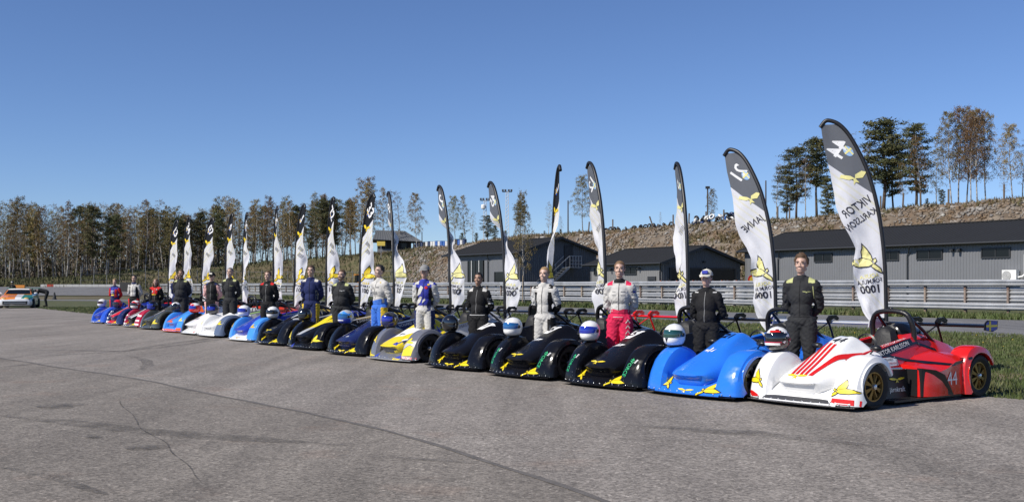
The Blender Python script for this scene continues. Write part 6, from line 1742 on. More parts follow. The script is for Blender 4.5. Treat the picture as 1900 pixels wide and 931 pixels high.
def head_parts(b):
    b.ell((0, .012, 1.700), (.0745, .096, .098), 24, 18); b.ell((0, -.035, 1.655), (.060, .062, .085), 20, 14); b.ell((0, -.052, 1.600), (.040, .045, .038), 16, 10)
    limb(b, (0, -.098, 1.695), .008, (0, -.113, 1.657), .0125, 10, seg=3)
    for s in (-1, 1):
        b.ell((s * .016, -.103, 1.652), (.009, .012, .008), 8, 6); b.ell((s * .036, -.074, 1.655), (.024, .022, .022), 12, 8); b.ell((s * .030, -.083, 1.712), (.028, .015, .010), 12, 8)
        b.ell((s * .077, .012, 1.678), (.009, .020, .031), 10, 8); limb(b, (s * .05, .0, 1.62), .022, (s * .025, -.05, 1.585), .020, 10)
    limb(b, (-.018, -.096, 1.622), .0075, (.018, -.096, 1.622), .0075, 8, seg=2); limb(b, (-.015, -.093, 1.611), .0085, (.015, -.093, 1.611), .0085, 8, seg=2)
def skin_mesh():
    b = MB(); body_parts(b, joints()); return remesh(b, 'body', .0068, 4)
BODY = skin_mesh()
def wrinkle(me, amp, sd=0.0):
    n = len(me.vertices); co = np.zeros(n * 3); me.vertices.foreach_get('co', co); co = co.reshape(-1, 3); no = np.zeros(n * 3); me.vertices.foreach_get('normal', no); no = no.reshape(-1, 3)
    for i in range(n):
        x, y, z = co[i]
        ax = abs(x)
        k = .5 + 1.1 * math.exp(-((z - .5) / .16) ** 2) + .9 * math.exp(-((z - .95) / .10) ** 2) + 1.2 * math.exp(-((z - .17) / .13) ** 2) + (.9 if ax > .19 else 0)
        if z > 1.36 and ax < .2: k *= .5
        d = noise.noise((x * 9 + sd, y * 9, z * 26 + x * 14)) + .6 * noise.noise((x * 22 + 5, y * 20, z * 48 - x * 30))
        r = 1 - abs(noise.noise((x * 7 + sd, y * 7 + 3, z * 17 + ax * 18)))
        co[i] += no[i] * amp * k * (d * .8 + (r - .75) * 1.2)
    me.vertices.foreach_set('co', co.ravel()); me.update()
ZK = ['front', 'side', 'yoke', 'sleeve', 'cuff', 'leg', 'legside', 'belt', 'collar', 'chest']
def suit_mesh(stout, var=0):
    J = joints(); b = MB()
    if var: J = dict(J, elb=(.232, .085, 1.15), sho=(.158, .012, 1.408))
    body_parts(b, J, .017, stout, False, False, False)
    me = remesh(b, 'race_suit', .0105, 5); wrinkle(me, .0105, var * 7.7 + stout * 3)
    arms = []
    for s in (-1, 1):
        S = lambda p: Vector((p[0] * s, p[1], p[2])); arms.append((S(J['sho']), S(J['elb']), S(J['wri'])))
    def segd(p, a, c):
        t = max(0, min(1, (p - a).dot(c - a) / (c - a).length_squared)); return (p - (a + (c - a) * t)).length, t
    mi = []
    for p in me.polygons:
        c = p.center; ax = abs(c.x); m = 0
        A = arms[0] if c.x < 0 else arms[1]
        d1, t1 = segd(c, A[0], A[1]); d2, t2 = segd(c, A[1], A[2])
        if c.z > 1.475 and ax < .085: m = 8
        elif d2 < .072 and (ax > .145 or c.y > .11) and c.z < 1.2: m = 4
        elif d1 < .088 and ax > .150 + max(0, (1.40 - c.z)) * .05 and c.z < 1.43: m = 3
        elif c.z > 1.440 and .098 < ax < .178: m = 2
        elif c.z > 1.045: m = 1 if ax > .098 and c.z < 1.38 else (0 if c.z < 1.22 else 9)
        elif c.z > .955: m = 7
        else:
            lx = ax - (.09 + .02 * max(0, (.93 - c.z)))
            m = 6 if lx > .052 else 5
        mi.append(m)
    me.polygons.foreach_set('material_index', mi)
    return me
SUIT = {0: suit_mesh(0.0), 1: suit_mesh(1.0), 2: suit_mesh(.35, 1)}
SUITB = {k: bvh_of(v) for k, v in SUIT.items()}
def shoe_mesh():
    b = MB(); J = joints()
    for s in (-1, 1):
        a = (J['ank'][0] * s, J['ank'][1]); limb(b, (a[0], a[1] + .02, .06), .052, (a[0] + s * .03, a[1] - .18, .042), .042); limb(b, (a[0], a[1], .06), .05, (a[0], a[1] - .0, .12), .054)
    return remesh(b, 'boots', .012, 2)
SHOES = shoe_mesh()
def hair_mesh(kind, seed):
    b = MB()
    if kind in ('short', 'wavy', 'slick', 'bald'):
        nu, nv = 26, 14; vs = []; fs = []
        th = {'short': .012, 'wavy': .022, 'slick': .010, 'bald': .006}[kind]
        for j in range(nv + 1):
            for i in range(nu):
                a = 2 * math.pi * i / nu; fr = (1 - math.sin(a)) / 2 if False else max(0, -math.sin(a))      # -y is the face
                lim = R(58 + (0 if kind != 'bald' else 10)) if fr > .35 else R(112)
                k = min(1, max(0, (fr - .15) / .4)); lim = R(115) * (1 - k) + R(50) * k
                ph = lim * j / nv; d = Vector((math.sin(ph) * math.cos(a), math.sin(ph) * math.sin(a), math.cos(ph)))
                t = th * (1 - .7 * (j / nv) ** 3) + .007 * noise.noise((d.x * 6 + seed, d.y * 6, d.z * 6)) * (1.6 if kind == 'wavy' else .8)
                if kind == 'wavy' and fr > .3 and j < 12: t += .012
                vs.append(Vector((d.x * (.0775 + t), d.y * (.0985 + t) + .012, d.z * (.100 + t * 1.1) + 1.700)))
        for j in range(nv):
            for i in range(nu):
                a = j * nu + i; c = j * nu + (i + 1) % nu; fs.append((a, a + nu, c + nu, c))
        # turn the shell into a solid by closing its rim on the head
        rim_ = [v for v in vs[-nu:]]; base = len(vs)
        vs += [Vector((v.x * .9, (v.y - .012) * .9 + .012, (v.z - 1.7) * .9 + 1.7)) for v in rim_]
        for i in range(nu): fs.append((nv * nu + i, base + i, base + (i + 1) % nu, nv * nu + (i + 1) % nu))
        b.add(vs, fs); return b.mesh('hair', True)
    if kind == 'long':
        b.ell((0, .025, 1.71), (.092, .108, .10), 20, 14)
        for i in range(26):
            a = R(-20 + 220 * i / 25); x = math.cos(a) * .088; y = math.sin(a) * .095 + .02
            pts = [Vector((x * .9, y, 1.72))]
            for q in range(1, 6): pts.append(Vector((x * (1 + .09 * q) + .012 * noise.noise((i, q, seed)), y * (1 + .05 * q) + .012 * noise.noise((i, q, seed + 3)), 1.72 - .055 * q)))
            b.tube(pts, [.02, .024, .024, .022, .018, .006], 6)
        me = remesh(b, 'hair', .009, 2)
        bm = bmesh.new(); bm.from_mesh(me)
        bmesh.ops.delete(bm, geom=[v for v in bm.verts if v.co.y < -.045 and v.co.z < 1.742 and abs(v.co.x) < .075], context='VERTS'); bm.to_mesh(me); bm.free()
        return me
    if kind == 'bun':
        o = hair_mesh('slick', seed); bm = bmesh.new(); bm.from_mesh(o); r_ = bmesh.ops.create_uvsphere(bm, u_segments=12, v_segments=8, radius=.04, matrix=Matrix.Translation((0, .125, 1.72))); bm.to_mesh(o); bm.free()
        o.polygons.foreach_set('use_smooth', [True] * len(o.polygons)); return o
    if kind == 'beard':
        for s in (-1, 1): limb(b, (s * .062, -.02, 1.645), .016, (s * .035, -.075, 1.597), .020, 10)
        limb(b, (-.03, -.085, 1.592), .020, (.03, -.085, 1.592), .020, 10); limb(b, (-.025, -.103, 1.636), .007, (.025, -.103, 1.636), .007, 8)
        return remesh(b, 'beard', .006, 2)
def cap_meshes():
    c = MB(); secs = []
    for j in range(9):
        ph = R(92) * j / 8; secs.append([(math.sin(ph) * math.cos(t) * .096, math.sin(ph) * math.sin(t) * .113 + .010, math.cos(ph) * .098 + 1.722) for t in [2 * math.pi * i / 24 for i in range(24)]])
    c.loft(secs, True); c.ell((0, .01, 1.822), (.009, .009, .005), 8, 5); crown = c.mesh('cap_crown', 50)
    p = MB(); secs = []
    for q in range(6):
        f = q / 5; secs.append([(.085 * (1 - .25 * f * f) * math.sin(t), -.085 - .085 * f * math.cos(t * .9) - .02, 1.728 - .020 * f - .018 * (math.sin(t)) ** 2 * f) for t in [R(-80 + 160 * i / 12) for i in range(13)]])
    top = [[Vector(v) for v in s] for s in secs]; bot = [[v - Vector((0, 0, .006)) for v in s] for s in top]
    p.loft(top); p.loft(bot); p.loft([top[-1], bot[-1]]); peak = p.mesh('cap_peak', 60)
    return crown, peak
CAPC, CAPP = cap_meshes()
HAIR = {k: hair_mesh(k, i * 3.3) for i, k in enumerate(('short', 'wavy', 'slick', 'bald', 'long', 'bun', 'beard'))}
b = MB()
b.ell((0, 0, 0), (.0115, .007, .0048), 10, 8); EYEM = b.mesh('eye', True)
b = MB(); b.ell((0, -.0062, 0), (.0052, .003, .0056), 8, 6); IRISM = b.mesh('iris', True)
b = MB(); b.ell((0, 0, 0), (.021, .006, .0042), 10, 6); BROWM = b.mesh('eyebrow', True)
b = MB(); b.ell((0, 0, 0), (.019, .005, .004), 10, 6); LIPM = b.mesh('lips', True)
def skin(n, c): 
    return mat('skin_' + n, c, .5, var=.10, vscale=14, bump=.05, bscale=90)
SKN = {'fair': (.47, .305, .235), 'pale': (.52, .355, .285), 'tan': (.33, .195, .135)}
FC = {'char': (.022, .023, .025), 'white': (.50, .49, .465), 'black': (.010, .010, .011), 'hivis': (.44, .46, .20), 'pink': (.60, .018, .075), 'red': (.55, .015, .015), 'navy': (.012, .02, .085), 'blue': (.04, .15, .55), 'yellow': (.65, .45, .03), 'royal': (.03, .04, .30), 'grey': (.22, .22, .22), 'lightgrey': (.5, .5, .49), 'salmon': (.62, .36, .34), 'offw': (.55, .53, .46)}
def fab(c): return mat('fabric_' + c, FC[c], .82, var=.10, vscale=9, bump=.12, bscale=160, spec=.3)
def person(px, back, top_py, spec, label, hair, face=None, sk='fair', stout=0, cap=None, heading=None, extra=None, hcol=(.10, .055, .025), beard=False, ground=None, yaw=0):
    p = ground if ground is not None else row_pt(px, back)
    h = zat(top_py, p.y)
    s = h / (1.825 if cap else (1.815 if hair in ('wavy', 'long') else 1.808))
    if heading is None:
        to_cam = Vector((-p.x, -p.y, 0)).normalized(); hv = (to_cam * .62 - CN * .38).normalized()
    else: hv = Vector(heading).normalized()
    rz = math.atan2(hv.x, -hv.y) + yaw + .22 * noise.noise((px * .37, 4, 1))
    root = empty('person', p, rz, label, 'person', None)
    root.scale = (s * (1.05 if stout == 1 else 1.0), s * (1.05 if stout == 1 else 1.0), s)
    sm = skin(sk, SKN[sk]); bd = link('body', BODY, sm, root)
    if stout == 0 and int(px) % 3 == 0: stout = 2
    me = SUIT[stout]
    if len(me.materials) == 0:
        for k in ZK: me.materials.append(fab('char'))
    so = bpy.data.objects.new('race_suit', me); COL.objects.link(so); so.parent = root
    for i, k in enumerate(ZK):
        c = spec.get(k) or {'side': spec['front'], 'chest': spec['front'], 'yoke': spec['front'], 'sleeve': spec.get('side', spec['front']), 'cuff': spec.get('sleeve', spec.get('side', spec['front'])), 'leg': spec['front'], 'legside': spec.get('leg', spec['front']), 'belt': spec.get('leg', spec['front']), 'collar': spec['front']}[k]
        so.material_slots[i].link = 'OBJECT'; so.material_slots[i].material = fab(c)
    link('boots', SHOES, fab('black'), root)
    hm = mat('hair_%d' % int(hcol[0] * 1000 + hcol[2] * 7000), hcol, .6, var=.35, vscale=40, bump=.4, bscale=120)
    link('hair', HAIR[hair], hm, root)
    if beard: link('beard', HAIR['beard'], hm, root)
    ew = mat('eye_white', (.32, .29, .27), .4)
    for sx in (-1, 1):
        e = link('eye', EYEM, ew, root); e.location = (sx * .031, -.0815, 1.693); i_ = link('iris', IRISM, mat('iris_dark', (.03, .035, .04), .3), e)
        br = link('eyebrow', BROWM, hm, root); br.location = (sx * .033, -.0965, 1.716); br.rotation_euler = (0, R(6 * sx), R(14 * sx))
    lp = link('lips', LIPM, mat('lip_pink', (.30, .13, .105), .5), root); lp.location = (0, -.0995, 1.6165)
    if cap:
        cc, badge_ = cap; link('cap', CAPC, fab(cc), root); link('cap_peak', CAPP, fab(cc), root)
        if badge_: b_ = MB(); b_.box((0, -.098, 1.765), (.085, .03, .05), rot=Matrix.Rotation(R(-28), 3, 'X')); b_.build('cap_badge', fab(badge_), root)
    bv = SUITB[stout]
    if extra:
        for nm, g, c, org, ax, ay in extra:
            vs, fs = drape(g, bv, org, ax, ay, (0, 1, 0), .006, .04)
            if fs: MB().add(vs, fs).build(nm, mat('print_cloth_' + c, FC[c], .8), root, fix=False)
    # zip down the front
    vs, fs = drape(polys([(-.004, 1.02), (.004, 1.02), (.004, 1.47), (-.004, 1.47)]), bv, (0, -.6, 0), LX, LZ, (0, 1, 0), .004, .05)
    if fs: MB().add(vs, fs).build('zip', fab('black' if spec['front'] not in ('black',) else 'grey'), root, fix=False)
    return root
chest_bird = ('chest_emblem', xf2(WINGS, .052), 'hivis', (.085, -.6, 1.325), LX, LZ)
def words(s, c, x, z, size): return ('suit_lettering', text_polys(s, size), c, (x, -.6, z), LX, LZ)
def blk(c, *rects): return ('suit_patch', polys(*[[(a, b_), (c_, b_), (c_, d_), (a, d_)] for a, b_, c_, d_ in rects]), c, (0, -.6, 0), LX, LZ)
CHAR = dict(front='char', yoke='hivis', collar='char')
person(1487, 1.02, 471, CHAR, 'young man in charcoal race suit with yellow green shoulders beside car 44', 'wavy', extra=[chest_bird, blk('hivis', (.155, 1.24, .165, 1.40)), blk('black', (-.15, 1.005, .16, 1.012))], hcol=(.085, .048, .024), yaw=-.05)
person(1311, 1.0, 498, dict(front='black', yoke='black'), 'driver in all black suit wearing a beige cap with a blue badge', 'short', cap=('offw', 'royal'), extra=[blk('lightgrey', (-.165, 1.455, -.11, 1.47), (.11, 1.455, .165, 1.47))])
ch = [[(.10 + .0, z), (.135, z + .055), (.17, z), (.158, z), (.135, z + .035), (.112, z)] for z in (.56, .64, .72, .80, .88)]
person(1150, 1.0, 484, dict(front='white', yoke='pink', sleeve='white', cuff='lightgrey', belt='pink', leg='pink', legside='pink', collar='black', side='white'), 'driver in white race suit with pink red trousers and shoulders', 'short', hcol=(.17, .10, .05),
       extra=[words('torpaji', 'grey', -.02, 1.20, .075), blk('royal', (.20, 1.33, .235, 1.36)), ('suit_patch', polys([(-.15, 1.03), (.15, 1.03), (.15, 1.075), (.08, 1.09), (0, 1.07), (-.08, 1.09), (-.15, 1.07)]), 'pink', (0, -.6, 0), LX, LZ), ('suit_patch', polys(*ch), 'white', (0, -.6, 0), LX, LZ), blk('white', (-.08, .965, .06, .972)), blk('grey', (-.10, 1.29, -.04, 1.30), (.03, 1.29, .10, 1.30), (.03, 1.34, .10, 1.35), (-.10, 1.345, -.05, 1.352))])
person(1010, 1.0, 495, dict(front='white', side='black', yoke='black', sleeve='lightgrey', cuff='black', leg='white', legside='black', collar='white'), 'smiling fair driver in white and black race suit with tied back hair', 'slick', 'smile', 'pale', hcol=(.30, .19, .09), extra=[blk('white', (.09, 1.455, .13, 1.475), (-.13, 1.455, -.09, 1.475)), ('suit_patch', polys([(.10, .93), (.16, .93), (.10, .62)]), 'black', (0, -.6, 0), LX, LZ)])
person(888, 1.0, 505, dict(front='black', yoke='white', leg='black', belt='black', sleeve='black'), 'dark haired driver in black suit with white shoulders and sleeve bands', 'bun', None, 'tan', hcol=(.012, .010, .009), extra=[blk('lightgrey', (-.15, .985, .15, .995)), blk('lightgrey', (.20, 1.20, .32, 1.222), (.20, 1.245, .32, 1.262), (.20, 1.29, .31, 1.31))])
person(788, 1.0, 490, dict(front='royal', side='black', yoke='white', sleeve='lightgrey', cuff='white', leg='white', legside='navy', belt='white', collar='royal', chest='royal'), 'driver in blue and white suit wearing a grey cap', 'short', cap=('grey', None), extra=[('suit_patch', polys([(-.13, 1.05), (-.06, 1.10), (-.02, 1.2), (-.06, 1.22), (-.12, 1.14)], [(-.12, 1.22), (-.05, 1.26), (.0, 1.38), (-.05, 1.42), (-.09, 1.34)], [(-.02, 1.08), (.04, 1.14), (.03, 1.18), (-.01, 1.14)]), 'white', (0, -.6, 0), LX, LZ), ('suit_patch', polys(disc(.028, 14, .05, 1.38)), 'red', (0, -.6, 0), LX, LZ), blk('yellow', (.07, 1.42, .11, 1.45)), ('suit_patch', polys([(.06, 1.06), (.13, 1.18), (.13, .95), (.08, .93)]), 'navy', (0, -.6, 0), LX, LZ)])
person(704, 1.0, 491, dict(front='white', side='white', yoke='lightgrey', sleeve='white', cuff='lightgrey', leg='blue', legside='yellow', belt='blue', collar='white'), 'black haired driver in white top and bright blue trousers', 'short', None, 'pale', hcol=(.012, .010, .010), yaw=-.45, extra=[blk('grey', (-.1, 1.32, -.04, 1.36), (.02, 1.34, .08, 1.37), (-.10, 1.22, .06, 1.27)), blk('yellow', (.09, 1.44, .12, 1.46)), ('suit_patch', polys([(-.15, 1.02), (.15, 1.02), (.15, 1.13), (-.15, 1.06)]), 'blue', (0, -.6, 0), LX, LZ)])
person(634, 1.05, 500, CHAR, 'stocky bearded driver in charcoal suit with yellow shoulders right of centre left flags', 'short', None, 'fair', 1, beard=True, extra=[('chest_emblem', xf2(WINGS, .06), 'lightgrey', (.07, -.6, 1.33), LX, LZ)], hcol=(.09, .055, .03))
person(577, 1.0, 492, dict(front='navy', yoke='offw', side='navy', legside='yellow', sleeve='navy'), 'driver in navy blue suit with pale shoulder patches', 'short', None, 'fair', hcol=(.06, .035, .02), extra=[blk('grey', (.12, 1.05, .15, 1.25))])
person(497, 1.0, 502, dict(front='black', yoke='red'), 'short haired driver in black suit with red shoulder flashes', 'short', None, 'fair', hcol=(.10, .06, .03), extra=[blk('grey', (-.03, 1.43, .03, 1.45))])
person(427, 1.0, 496, dict(front='char', yoke='hivis'), 'grey haired balding driver in charcoal suit beside the blue and white car', 'bald', None, 'fair', 0, hcol=(.16, .14, .13), extra=[chest_bird])
person(393, 1.0, 504, dict(front='black', side='black', yoke='navy', sleeve='salmon', cuff='salmon', legside='salmon'), 'driver in black suit with pale pink sleeves wearing a dark cap', 'short', cap=('black', 'offw'))
person(336, 1.05, 500, CHAR, 'broad bearded driver in charcoal suit behind the light blue and orange car', 'short', None, 'tan', 1, beard=True, hcol=(.07, .04, .022))
person(289, 1.0, 516, dict(front='black', yoke='red', chest='red', sleeve='black'), 'long haired driver in black and red suit', 'long', None, 'fair', hcol=(.17, .10, .055), extra=[blk('yellow', (-.1, 1.2, .05, 1.24)), blk('white', (-.09, 1.3, -.06, 1.36), (.05, 1.38, .09, 1.42))])
person(249, 1.0, 510, dict(front='white', side='black', yoke='black', sleeve='white', leg='black', legside='red', belt='black', collar='navy'), 'black haired driver in white topped suit with red trouser sides', 'short', None, 'fair', hcol=(.012, .01, .01))
person(213, 1.0, 517, dict(front='navy', side='royal', yoke='navy', sleeve='red', cuff='red', leg='navy', legside='red', chest='royal'), 'small driver in navy and red suit at the left end of the row', 'wavy', hcol=(.25, .17, .08), extra=[blk('white', (-.12, 1.22, .0, 1.26), (-.12, 1.3, .02, 1.33)), blk('yellow', (-.1, 1.12, .02, 1.17)), blk('red', (.05, 1.05, .14, 1.38))])
person(329, 0, 507, dict(front='navy'), 'brown haired person mostly hidden behind the broad bearded driver', 'long', None, 'fair', hcol=(.12, .07, .035), ground=row_pt(329, 2.9))

# ------------------------------------------------------------------ feather flags
FL = 1.0
def flag_profile():
    # pole sweep measured as (offset along the flag, height/H)
    H = [0, .16, .40, .55, .68, .80, .89, .95, .985, 1.0, .998, .975]
    X = [0, 0, .02, .07, .16, .30, .47, .62, .76, .90, .98, 1.06]
    return H, X
def flag_cols(dark):
    key = 'flag_cloth_' + dark
    if key in MATS: return MATS[key]
    m = bpy.data.materials.new(key); m.use_nodes = True; t = m.node_tree; N = t.nodes.new; L = t.links.new; b_ = t.nodes['Principled BSDF']
    b_.inputs['Roughness'].default_value = .6; b_.inputs['Specular IOR Level'].default_value = .3
    uv = N('ShaderNodeUVMap'); sp = N('ShaderNodeSeparateXYZ'); L(uv.outputs[0], sp.inputs[0])
    def M(op, a, c, cl=False):
        q = N('ShaderNodeMath'); q.operation = op; q.use_clamp = cl
        for i, x in enumerate((a, c)):
            if isinstance(x, (int, float)): q.inputs[i].default_value = x
            else: L(x, q.inputs[i])
        return q.outputs[0]
    edge = M('ADD', M('MULTIPLY', sp.outputs[0], .155), .655)
    dk = M('GREATER_THAN', sp.outputs[1], edge)
    # pale yellow brush streaks running down towards the pole
    d = M('SUBTRACT', sp.outputs[1], M('MULTIPLY', sp.outputs[0], .17))
    st = None
    for c0, w0, am in ((.60, .012, .8), (.555, .010, .7), (.50, .016, .7), (.455, .008, .5), (.10, .012, .7), (.06, .007, .55)):
        q = M('SUBTRACT', 1.0, M('DIVIDE', M('ABSOLUTE', M('SUBTRACT', d, c0), 0), w0), True); q = M('MULTIPLY', q, am); st = q if st is None else M('MAXIMUM', st, q)
    n = N('ShaderNodeTexNoise'); n.inputs['Scale'].default_value = 9; n.inputs['Detail'].default_value = 5; L(uv.outputs[0], n.inputs['Vector'])
    st = M('MULTIPLY', st, M('MULTIPLY', n.outputs['Fac'], 1.5), True)
    m1 = N('ShaderNodeMix'); m1.data_type = 'RGBA'; L(st, m1.inputs[0]); m1.inputs[6].default_value = (.80, .80, .83, 1); m1.inputs[7].default_value = (.74, .66, .10, 1) if dark == 'black' else (.78, .74, .48, 1)
    m2 = N('ShaderNodeMix'); m2.data_type = 'RGBA'; L(dk, m2.inputs[0]); L(m1.outputs[2], m2.inputs[6]); m2.inputs[7].default_value = (.012, .013, .016, 1) if dark == 'black' else (.15, .16, .18, 1)
    L(m2.outputs[2], b_.inputs['Base Color'])
    tr = N('ShaderNodeBsdfTranslucent'); L(m2.outputs[2], tr.inputs['Color']); ad = N('ShaderNodeMixShader'); ad.inputs[0].default_value = .35 if dark != 'black' else .28
    out = t.nodes['Material Output']; L(b_.outputs[0], ad.inputs[1]); L(tr.outputs[0], ad.inputs[2]); L(ad.outputs[0], out.inputs[0])
    MATS[key] = m
    return m
M_POLE = mat('flag_pole', (.010, .010, .012), .45)
HPx, XPx = flag_profile()
def make_flag(i, px, top, phi_t, phi_b, dark, num, lines, label, width=1.0, edge=None, ztail=.9):
    base = row_pt(px, 3.45); Ht = zat(top, base.y)
    beta = -math.atan(ray(px))
    W = .92 * width
    root = empty('feather_flag', base, 0, label, 'flag', 'feather flags behind the race cars')
    sc = Ht / 3.86
    dirv = lambda ph: Vector((math.cos(R(ph) + beta), math.sin(R(ph) + beta), 0))
    dt = dirv(phi_t)
    # pole path
    hs = catmull([(x, h) for x, h in zip(XPx, HPx)], 6)
    path = [Vector((dt.x * p.x * W, dt.y * p.x * W, p.y * Ht)) for p in hs]
    rr = [.026 if p.y < .3 else .024 for p in hs]
    pole = MB().tube(path, rr, 8).build('pole', M_POLE, root, 50)
    MB().tube([(0, 0, -.02), (0, 0, .5)], .035, 8).build('ground_spike', M_STEEL, pole)
    NV, NU = 46, 15
    seed = i * 5.7
    # pole x at a height, rising branch only
    rise = [p for p in hs if True]; kx = [p.y for p in hs[:len(hs) - 8]]; xx = [p.x for p in hs[:len(hs) - 8]]
    def pole_x(v): return float(np.interp(v, kx, xx))
    zt = .70 / 3.86
    flat = phi_t == 180 or abs(math.cos(R(phi_t))) > .6
    # free edge of the cloth (flag offset by height)
    EH = [.18, .21, .245, .31, .38, .45, .50, .56, .61, .66, .72, .80, .90, .965]
    EX = [.06, .22, .36, .46, .50, .53, .50, .60, .71, .80, .84, .90, 1.0, 1.04] if edge is None else edge
    def cloth(u, v):
        # u 0..1 from pole to free edge, v 0..1 flag height fraction between tail and top
        h = zt + (.985 - zt) * v
        x0 = pole_x(h)
        top_x = 1.04
        # at the very top the cloth ends on the arch
        xe = float(np.interp(h, EH, EX))
        xe += .04 * noise.noise((h * 9, seed, 0)) * min(1, max(0, (.8 - h) * 4))
        xe = max(xe, x0 + .03)
        hh = h
        if h > .955:
            # follow the arch down
            ax_ = np.interp(x0 + (xe - x0) * u, [p.x for p in hs], [p.y for p in hs]); hh = min(h, float(ax_))
        else:
            ax_ = np.interp(x0 + (xe - x0) * u, [p.x for p in hs], [p.y for p in hs]); hh = min(h, float(ax_) - .004)
        a = (h - .45) / .35; ph = phi_b + (phi_t - phi_b) * sstep(a)
        tw_ = 1 - (.85 * math.sin(math.pi * sstep(a)) if abs(phi_t - phi_b) > 120 else 0)
        dc = dirv(ph); nrm = Vector((-dc.y, dc.x, 0))
        p = Vector((dt.x * x0 * W, dt.y * x0 * W, hh * Ht)) + dc * ((xe - x0) * W * u * tw_)
        sag = u * max(0, .55 - h) * .10 * math.sin(h * 30 + seed)
        p.z += sag
        k = min(1, max(.12, (.86 - h) * 2.2))
        amp = .135 * max(0, u) ** .7 * k
        wv = math.sin(u * 5.5 + h * 15 + seed) * .6 + .8 * noise.noise((u * 2.2, h * 8 + seed, 1)) + .38 * noise.noise((u * 5, h * 17, seed)) + .22 * noise.noise((u * 8 + h * 9, h * 34, seed + 2))
        p += nrm * (amp * wv)
        return p
    vs = []; uvs = []
    for a in range(NV):
        for c in range(NU):
            u, v = c / (NU - 1), a / (NV - 1); vs.append(cloth(u, v)); uvs.append((u, v))
    fs = [(a * NU + c, a * NU + c + 1, (a + 1) * NU + c + 1, (a + 1) * NU + c) for a in range(NV - 1) for c in range(NU - 1)]
    me = bpy.data.meshes.new('cloth'); me.from_pydata([tuple(p) for p in vs], [], fs)
    ul = me.uv_layers.new(name='UVMap')
    for lp in me.loops: ul.data[lp.index].uv = uvs[lp.vertex_index]
    me.polygons.foreach_set('use_smooth', [True] * len(fs)); me.update()
    cl = link('cloth', me, flag_cols(dark), root)
    # hem sleeve along the pole
    sl = MB(); sl.tube([p + Vector((0, 0, 0)) for p in path if p.z > zt * Ht], [.032] * len([p for p in path if p.z > zt * Ht]), 8); sl.build('pole_sleeve', M_POLE, root, 50)
    # print on both faces
    FWm, FHm = .86, (1 - zt) * 3.86 * 1.0
    def put(nm, g, col, cu, cv, size, rot=0.0, step=.06, lift=1):
        """drawing in metres placed with its centre at (cu, cv); text reads correctly with the pole on its left"""
        hh_ = zt + (.985 - zt) * cv; lw = min(FWm, max(.42, (float(np.interp(hh_, EH, EX)) - pole_x(hh_)) * W + .06))
        vs2, fs2 = cut_grid(*xf2(g, size, rot), step)
        for side in (-1, 1):
            out = []
            for x, y in vs2:
                u = cu + x / lw; v = cv + y / FHm
                u = min(1.02, max(0, u)); v = min(1, max(0, v)); e = .01
                p = cloth(u, v); du = cloth(min(1, u + e), v) - cloth(u - e, v); dv = cloth(u, min(1, v + e)) - cloth(u, v - e)
                nn = du.cross(dv)
                if nn.length > 1e-9: nn.normalize()
                out.append(p + nn * (.0045 * lift * side))
            MB().add(out, fs2).build(nm, col, root, fix=False)
    pale = dark != 'black'
    mw = mat('flag_print_white' if not pale else 'flag_print_offwhite', (.75, .75, .75) if not pale else (.66, .67, .68), .6)
    my = mat('flag_print_yellow' if not pale else 'flag_print_paleyellow', (.75, .55, .02) if not pale else (.66, .62, .26), .6)
    mk = mat('flag_print_black', (.015, .016, .03), .6); mb_ = mat('flag_print_blue' if not pale else 'flag_print_paleblue', (.02, .10, .5) if not pale else (.25, .40, .62), .6)
    tilt = R(-35)
    near = i < 6
    put('flag_number', text_polys(num, 1, .15, .02), mw, .52, .885, .34 if near else .44, R(-42), .07)
    put('flag_badge', polys(disc(.08, 14)), mb_, .30, .868, 1.0, 0, .06)
    put('badge_cross', polys([(-.085, -.014), (.085, -.014), (.085, .014), (-.085, .014)], [(-.035, .0145), (-.007, .0145), (-.007, .08), (-.035, .08)], [(-.035, -.08), (-.007, -.08), (-.007, -.0145), (-.035, -.0145)]), my, .30, .868, .95, R(-30), .06, 1.6)
    bird2 = polys([(-.02, 0), (.10, .10), (.42, .20), (.50, .10), (.2, -.02)], [(-.02, 0), (-.30, -.02), (-.52, .14), (-.36, .20), (-.08, .12)], [(-.04, .0), (.04, .0), (.10, -.20), (.0, -.12), (-.12, -.16)])
    put('flag_bird', bird2, my, .40, .735, .46, R(-8), .06, 1.6)
    for q, ln in enumerate(lines):
        put('flag_name', text_polys(ln, 1, .2, .012), mk, .49, .60 - .062 * q, .165 * min(1, 6.3 / len(ln)), R(-27), .06)
    put('bird_outline', EAGLE_OUT, mk, .36, .325, .40, R(-4), .06, .8); put('flag_bird', EAGLE, my, .36, .325, .40, R(-4), .06, 1.8)
    put('flag_series', text_polys('AQUILA', 1, 0, .015), my, .5, .268, .085, R(-6), .06); put('flag_series', text_polys('FORMULA', 1, 0, .01), mk, .5, .243, .09, R(-6), .06); put('flag_series', text_polys('1000', 1, 0, .03), mk, .5, .205, .17, R(-4), .06)
    return root
scr = ['///', '//']
